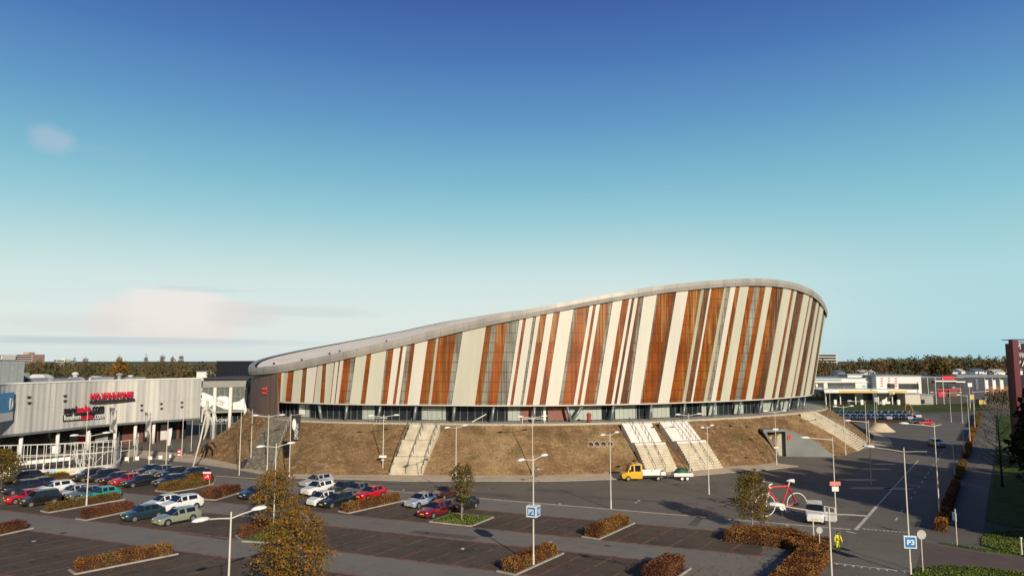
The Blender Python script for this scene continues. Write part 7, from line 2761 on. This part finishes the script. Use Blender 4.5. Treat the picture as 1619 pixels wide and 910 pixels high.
mb.box((.66, 0, .85), (.05, 1.6, .4)); mb.box((3.34, 0, .85), (.05, 1.6, .4)); mb.build('cargo_bed', m_white, t, world=False)
mb = MB(); mb.tube([(-.35, 0, .52), (.7, -.5, .55)], .05, 6); mb.tube([(-.35, 0, .52), (.7, .5, .55)], .05, 6); mb.tube([(-.1, 0, 0), (-.1, 0, .55)], .04, 6); mb.build('drawbar', m_steel, t, world=False)
wm2 = MB(); wm2.tube([(0, -.1, 0), (0, .1, 0)], .3, 14); wm2 = wm2.mesh('wheel', m_tyre); rm2 = MB(); rm2.tube([(0, -.105, 0), (0, .105, 0)], .2, 12); rm2 = rm2.mesh('rim', m_white)
for x in (1.75, 2.5):
    for s in (-1, 1):
        w = link('wheel', wm2, t, False); w.location = (x, s * .82, .3); link('rim', rm2, w, False)
mb = MB()
n = 14
pr = None
for k, z in ((1, .9), (.9, 1.15), (.7, 1.42), (.4, 1.6), (.05, 1.66)):
    cur = [(1.9 + 1.05 * k * math.cos(2 * math.pi * j / n) * (1 + .1 * math.sin(j * 3)), .68 * k * math.sin(2 * math.pi * j / n), z + .05 * math.sin(j * 2.1)) for j in range(n)]
    if pr:
        mb.ring_bridge(pr, cur)
    pr = cur
o = mb.build('green_load', mat('green_tarp', (.02, .09, .045), rough=.6, var=.3, scale=3), None, smooth=True)
o.location = (g2.x, g2.y, .01); o.rotation_euler = (0, 0, ang)
tag(o, 'dark green heap of load lying on the white trailer', 'load')

# ------------------------------------------------------------------ giant red bicycle
gr, gf = G(1260.6, 813.5), G(1210.5, 815.5)
dv = gf - gr; wb = dv.length; ba = math.atan2(dv.y, dv.x)
t = thing('giant_bicycle', 'giant red racing bicycle sculpture with white wheels on the asphalt', 'bicycle sculpture', gr, ba)
WR = 1.19
m_bred = mat('bicycle_red', (.50, .035, .02), rough=.35, var=.08, coat=.4)
k = wb / 3.35


def bike(pts, r_, name, m, n=10):
    mb = MB()
    for a, b in pts:
        mb.tube([(a[0] * k, a[2] if len(a) > 2 else 0, a[1]), (b[0] * k, b[2] if len(b) > 2 else 0, b[1])], r_, n)
    return mb.build(name, m, t, world=False, smooth=False)


RA, FA, BBk, ST_, HT, HB = (0, 1.19), (3.35, 1.19), (1.62, .95), (.82, 3.15), (2.78, 3.08), (2.93, 2.72)
bike([(BBk, ST_), (ST_, HT), (BBk, HB), ((HT[0] - .03, HT[1] + .2), (HB[0] + .04, HB[1] - .15))], .105, 'frame_tube', m_bred)
bike([((0, 1.19, .14), (1.62, .95, .06)), ((0, 1.19, -.14), (1.62, .95, -.06)), ((0, 1.19, .14), (.82, 3.0, .07)), ((0, 1.19, -.14), (.82, 3.0, -.07))], .06, 'stay', m_bred)
bike([((2.96, 2.58, .1), (3.3, 1.5, .14)), ((3.3, 1.5, .14), (3.35, 1.19, .14)), ((2.96, 2.58, -.1), (3.3, 1.5, -.14)), ((3.3, 1.5, -.14), (3.35, 1.19, -.14))], .06, 'fork', m_white)
bike([((.82, 3.1), (.70, 3.62))], .06, 'seat_post', m_white)
mb = MB(); mb.tube([(.25 * k, 0, 3.66), (.6 * k, 0, 3.72), (1.0 * k, 0, 3.70)], [.24, .16, .07], 10); mb.build('saddle', mat('bicycle_white', (.72, .70, .66), rough=.4), t, world=False, smooth=True)
mb = MB(); mb.tube([(2.74 * k, 0, 3.2), (2.70 * k, 0, 3.5), (2.9 * k, 0, 3.58)], .07, 8)
mb.tube([(2.9 * k, -.75, 3.58), (2.9 * k, .75, 3.58)], .06, 8)
for s in (-1, 1):
    mb.tube([(2.9 * k, s * .75, 3.58), (3.25 * k, s * .78, 3.5), (3.3 * k, s * .78, 3.25), (3.05 * k, s * .78, 3.1)], .06, 8)
mb.build('handlebar', m_white, t, world=False)
for x in (0, 3.35):
    mb = MB(); n = 40
    mb.tube([(x * k + WR * .985 * math.cos(2 * math.pi * j / n), 0, 1.19 + WR * .985 * math.sin(2 * math.pi * j / n)) for j in range(n)], .05, 8, closed=True)
    w = mb.build('wheel', m_white, t, world=False, smooth=True)
    mb = MB()
    for j in range(18):
        a = 2 * math.pi * j / 18
        mb.tube([(x * k, .05 * (-1) ** j, 1.19), (x * k + WR * .95 * math.cos(a), 0, 1.19 + WR * .95 * math.sin(a))], .009, 4)
    mb.build('spokes', m_steel, w, world=False)
    mb = MB(); mb.tube([(x * k, -.16, 1.19), (x * k, .16, 1.19)], .13, 10); mb.build('hub', m_white, w, world=False)
mb = MB(); mb.tube([(1.62 * k, .12, .95), (1.62 * k, .16, .95)], .36, 20); mb.build('chainring', m_white, t, world=False)
mb = MB(); mb.tube([(1.62 * k, .2, .95), (1.2 * k, .2, .55)], .075, 8); mb.tube([(1.62 * k, -.2, .95), (2.05 * k, -.2, 1.35)], .075, 8); mb.box((1.18 * k, .35, .5), (.4, .3, .1)); mb.box((2.07 * k, -.35, 1.38), (.4, .3, .1)); mb.build('crank', m_white, t, world=False)
mb = MB(); mb.tube([(0, .14, 1.36), (1.62 * k, .14, 1.3)], .02, 5); mb.tube([(0, .14, 1.03), (1.62 * k, .14, .6)], .02, 5); mb.build('chain', m_steel, t, world=False)
mb = MB(); mb.tube([(1.62 * k, 0, 0), (1.62 * k, 0, .9)], .09, 8); mb.box((1.62 * k, 0, .03), (.5, .5, .06)); mb.build('support_post', m_dark, t, world=False)

# ------------------------------------------------------------------ people
m_skin = mat('skin', (.50, .30, .22), rough=.6, var=.05)
m_hair = mat('dark_hair', (.02, .015, .012), rough=.8)
m_shoe = mat('pale_shoe', (.6, .58, .55), rough=.6)


def person(label, base, heading, jacket, trousers, stride=.18, arms=((.06, .05), (.06, .05)), shoe=None, vest=None, bag=None, h=1.76):
    """heading: direction the person faces (radians)"""
    s = h / 1.76
    t = thing('person', label, 'person', (base.x, base.y, base.z + .01), heading - math.pi / 2)
    st = stride
    B = {'pel': (0, 0, .95, .115), 'wst': (0, 0, 1.08, .11), 'chs': (0, .01, 1.32, .13), 'nck': (0, .02, 1.49, .055), 'hd0': (0, .035, 1.58, .08), 'hd1': (0, .04, 1.68, .088), 'hd2': (0, .03, 1.74, .05)}
    names = list(B); V_ = [B[n_] for n_ in names]; E_ = [(0, 1), (1, 2), (2, 3), (3, 4), (4, 5), (5, 6)]

    def addv(v, par):
        V_.append(v); E_.append((par, len(V_) - 1)); return len(V_) - 1
    # face: nose and ears as small buds
    addv((0, .14, 1.655, .018), 5)
    for sx in (-1, 1):
        addv((sx * .095, .035, 1.66, .02), 5)
    legs, armsv = [], []
    for sx, fw in ((-1, st), (1, -st)):
        hip = addv((sx * .095, 0, .88, .09), 0)
        kn = addv((sx * .10, fw * .55 + .03, .48, .062), hip)
        an = addv((sx * .10, fw - .02, .09, .042), kn)
        fo = addv((sx * .11, fw + .13, .045, .035), an)
        legs.append((hip, kn, an, fo))
    for sx, (o_, f_) in ((-1, arms[0]), (1, arms[1])):
        sh = addv((sx * .17, .0, 1.42, .07), 2)
        el = addv((sx * (.23 + o_), .0 + f_ * .4, 1.14, .047), sh)
        wr = addv((sx * (.24 + o_), .08 + f_, .92, .033), el)
        pm = addv((sx * (.24 + o_), .10 + f_, .85, .034), wr)
        for q in range(4):
            f1 = addv((sx * (.24 + o_) , .075 + f_ + .02 * q, .80, .011), pm)
            addv((sx * (.225 + o_), .08 + f_ + .02 * q, .755 + .008 * abs(q - 1.5), .009), f1)
        th = addv((sx * (.215 + o_), .135 + f_, .845, .012), pm)
        addv((sx * (.205 + o_), .15 + f_, .81, .01), th)
        armsv.append((sh, el, wr))
    V2 = [(x * s, y * s, z * s, r_ * s) for x, y, z, r_ in V_]
    skin_obj('body', V2, E_, m_skin, t, 1)
    # jacket: torso and sleeves, a little fuller than the body
    jv, je = [], []

    def cp(i, k_=1.22, ex=.012):
        x, y, z, r_ = V2[i]; jv.append((x, y, z, r_ * k_ + ex)); return len(jv) - 1
    a0 = len(jv); jv.append((0, 0, .90 * s, .145 * s)); a1 = cp(1); a2 = cp(2); a3 = len(jv); jv.append((0, .015 * s, 1.46 * s, .08 * s))
    je += [(a0, a1), (a1, a2), (a2, a3)]
    for sh, el, wr in armsv:
        b0, b1, b2 = cp(sh), cp(el), cp(wr)
        je += [(a2, b0), (b0, b1), (b1, b2)]
    skin_obj('jacket', jv, je, jacket, t, 1)
    jv, je = [], []
    jv.append((0, 0, .97 * s, .135 * s))
    for hip, kn, an, fo in legs:
        i0 = len(jv)
        for i in (hip, kn, an):
            x, y, z, r_ = V2[i]; jv.append((x, y, z, r_ * 1.25 + .012))
        je += [(0, i0), (i0, i0 + 1), (i0 + 1, i0 + 2)]
    skin_obj('trousers', jv, je, trousers, t, 1)
    for hip, kn, an, fo in legs:
        mb = MB(); x, y, z, r_ = V2[an]; mb.ellipsoid((x, y + .07 * s, .05), (.055, .15, .055), 10, 6); mb.build('shoe', shoe or m_shoe, t, world=False, smooth=True)
    mb = MB(); mb.ellipsoid((0, .015 * s, 1.70 * s), (.105, .115, .10), 12, 8); mb.build('hair', m_hair, t, world=False, smooth=True)
    if vest:
        mb = MB(); mb.ellipsoid((0, 0.13, 1.12 * s), (.17, .08, .15), 10, 7); mb.build('bag', vest, t, world=False, smooth=True)
    return t


m_hv = mat('hi_vis_yellow', (.62, .78, .03), rough=.7, var=.12, scale=4)
m_hvo = mat('hi_vis_orange', (.75, .22, .04), rough=.7)
m_jb = mat('dark_jacket', (.02, .022, .028), rough=.8)
m_jt = mat('teal_jacket', (.03, .10, .11), rough=.8)
m_jeans = mat('blue_jeans', (.05, .07, .11), rough=.85)
m_jr = mat('red_jacket', (.45, .10, .07), rough=.8)
person('worker in yellow hi-vis clothing holding an orange bag, walking over the asphalt', G(1325.5, 872), R(-100), m_hv, m_hv, .1, ((.05, .12), (.05, .14)), vest=m_hvo)
person('person in dark jacket standing by the shop column left of the flagpoles', G(191, 711), R(-70), m_jb, m_jb, .1, shoe=m_dark)
person('person in teal jacket and jeans walking towards the shop entrance', G(270, 716), R(60), m_jt, m_jeans, .22, shoe=m_dark)
person('person in red top behind the glazing of the entrance link', G(372, 691), R(-80), m_jr, m_jb, .05, shoe=m_dark)
person('person in dark clothes at the foot of the dark stone stairs', G(387.5, 740), R(-60), m_jb, m_jb, .12)

# parked bicycles and a red-white post near the entrance
def small_bike(label, px, a):
    b = G(*px)
    t = thing('bicycle', label, 'bicycle', b, a, group='bicycles parked near the entrance')
    for x in (0, 1.05):
        mb = MB(); mb.tube([(x + .34 * math.cos(2 * math.pi * j / 18), 0, .35 + .34 * math.sin(2 * math.pi * j / 18)) for j in range(18)], .03, 6, closed=True); mb.build('wheel', m_tyre, t, world=False)
    mb = MB()
    for p, q in (((.45, 0, .3), (.3, 0, .85)), ((.3, 0, .8), (.88, 0, .85)), ((.45, 0, .3), (.9, 0, .75)), ((0, 0, .35), (.45, 0, .3)), ((0, 0, .35), (.3, 0, .8)), ((.86, 0, .95), (1.05, 0, .35))):
        mb.tube([p, q], .022, 5)
    mb.build('frame', m_steel, t, world=False)
    mb = MB(); mb.box((.28, 0, .92), (.24, .14, .06)); mb.build('saddle', m_dark, t, world=False)
    mb = MB(); mb.tube([(.82, -.28, 1.02), (.86, 0, .98), (.82, .28, 1.02)], .018, 5); mb.build('handlebar', m_dark, t, world=False)


small_bike('dark bicycle parked near the entrance, leftmost of three', (292, 719), R(10))
small_bike('dark bicycle parked near the entrance, middle of three', (298, 717), R(35))
small_bike('dark bicycle parked near the entrance, rightmost of three', (316, 711.5), R(15))
t = thing('striped_post', 'short red and white striped post beside the parked bicycles', 'post', G(283, 722))
for i in range(5):
    mb = MB(); mb.tube([(0, 0, i * .28), (0, 0, i * .28 + .28)], .27, 12); mb.build('band', m_red if i % 2 == 0 else m_white, t, world=False)
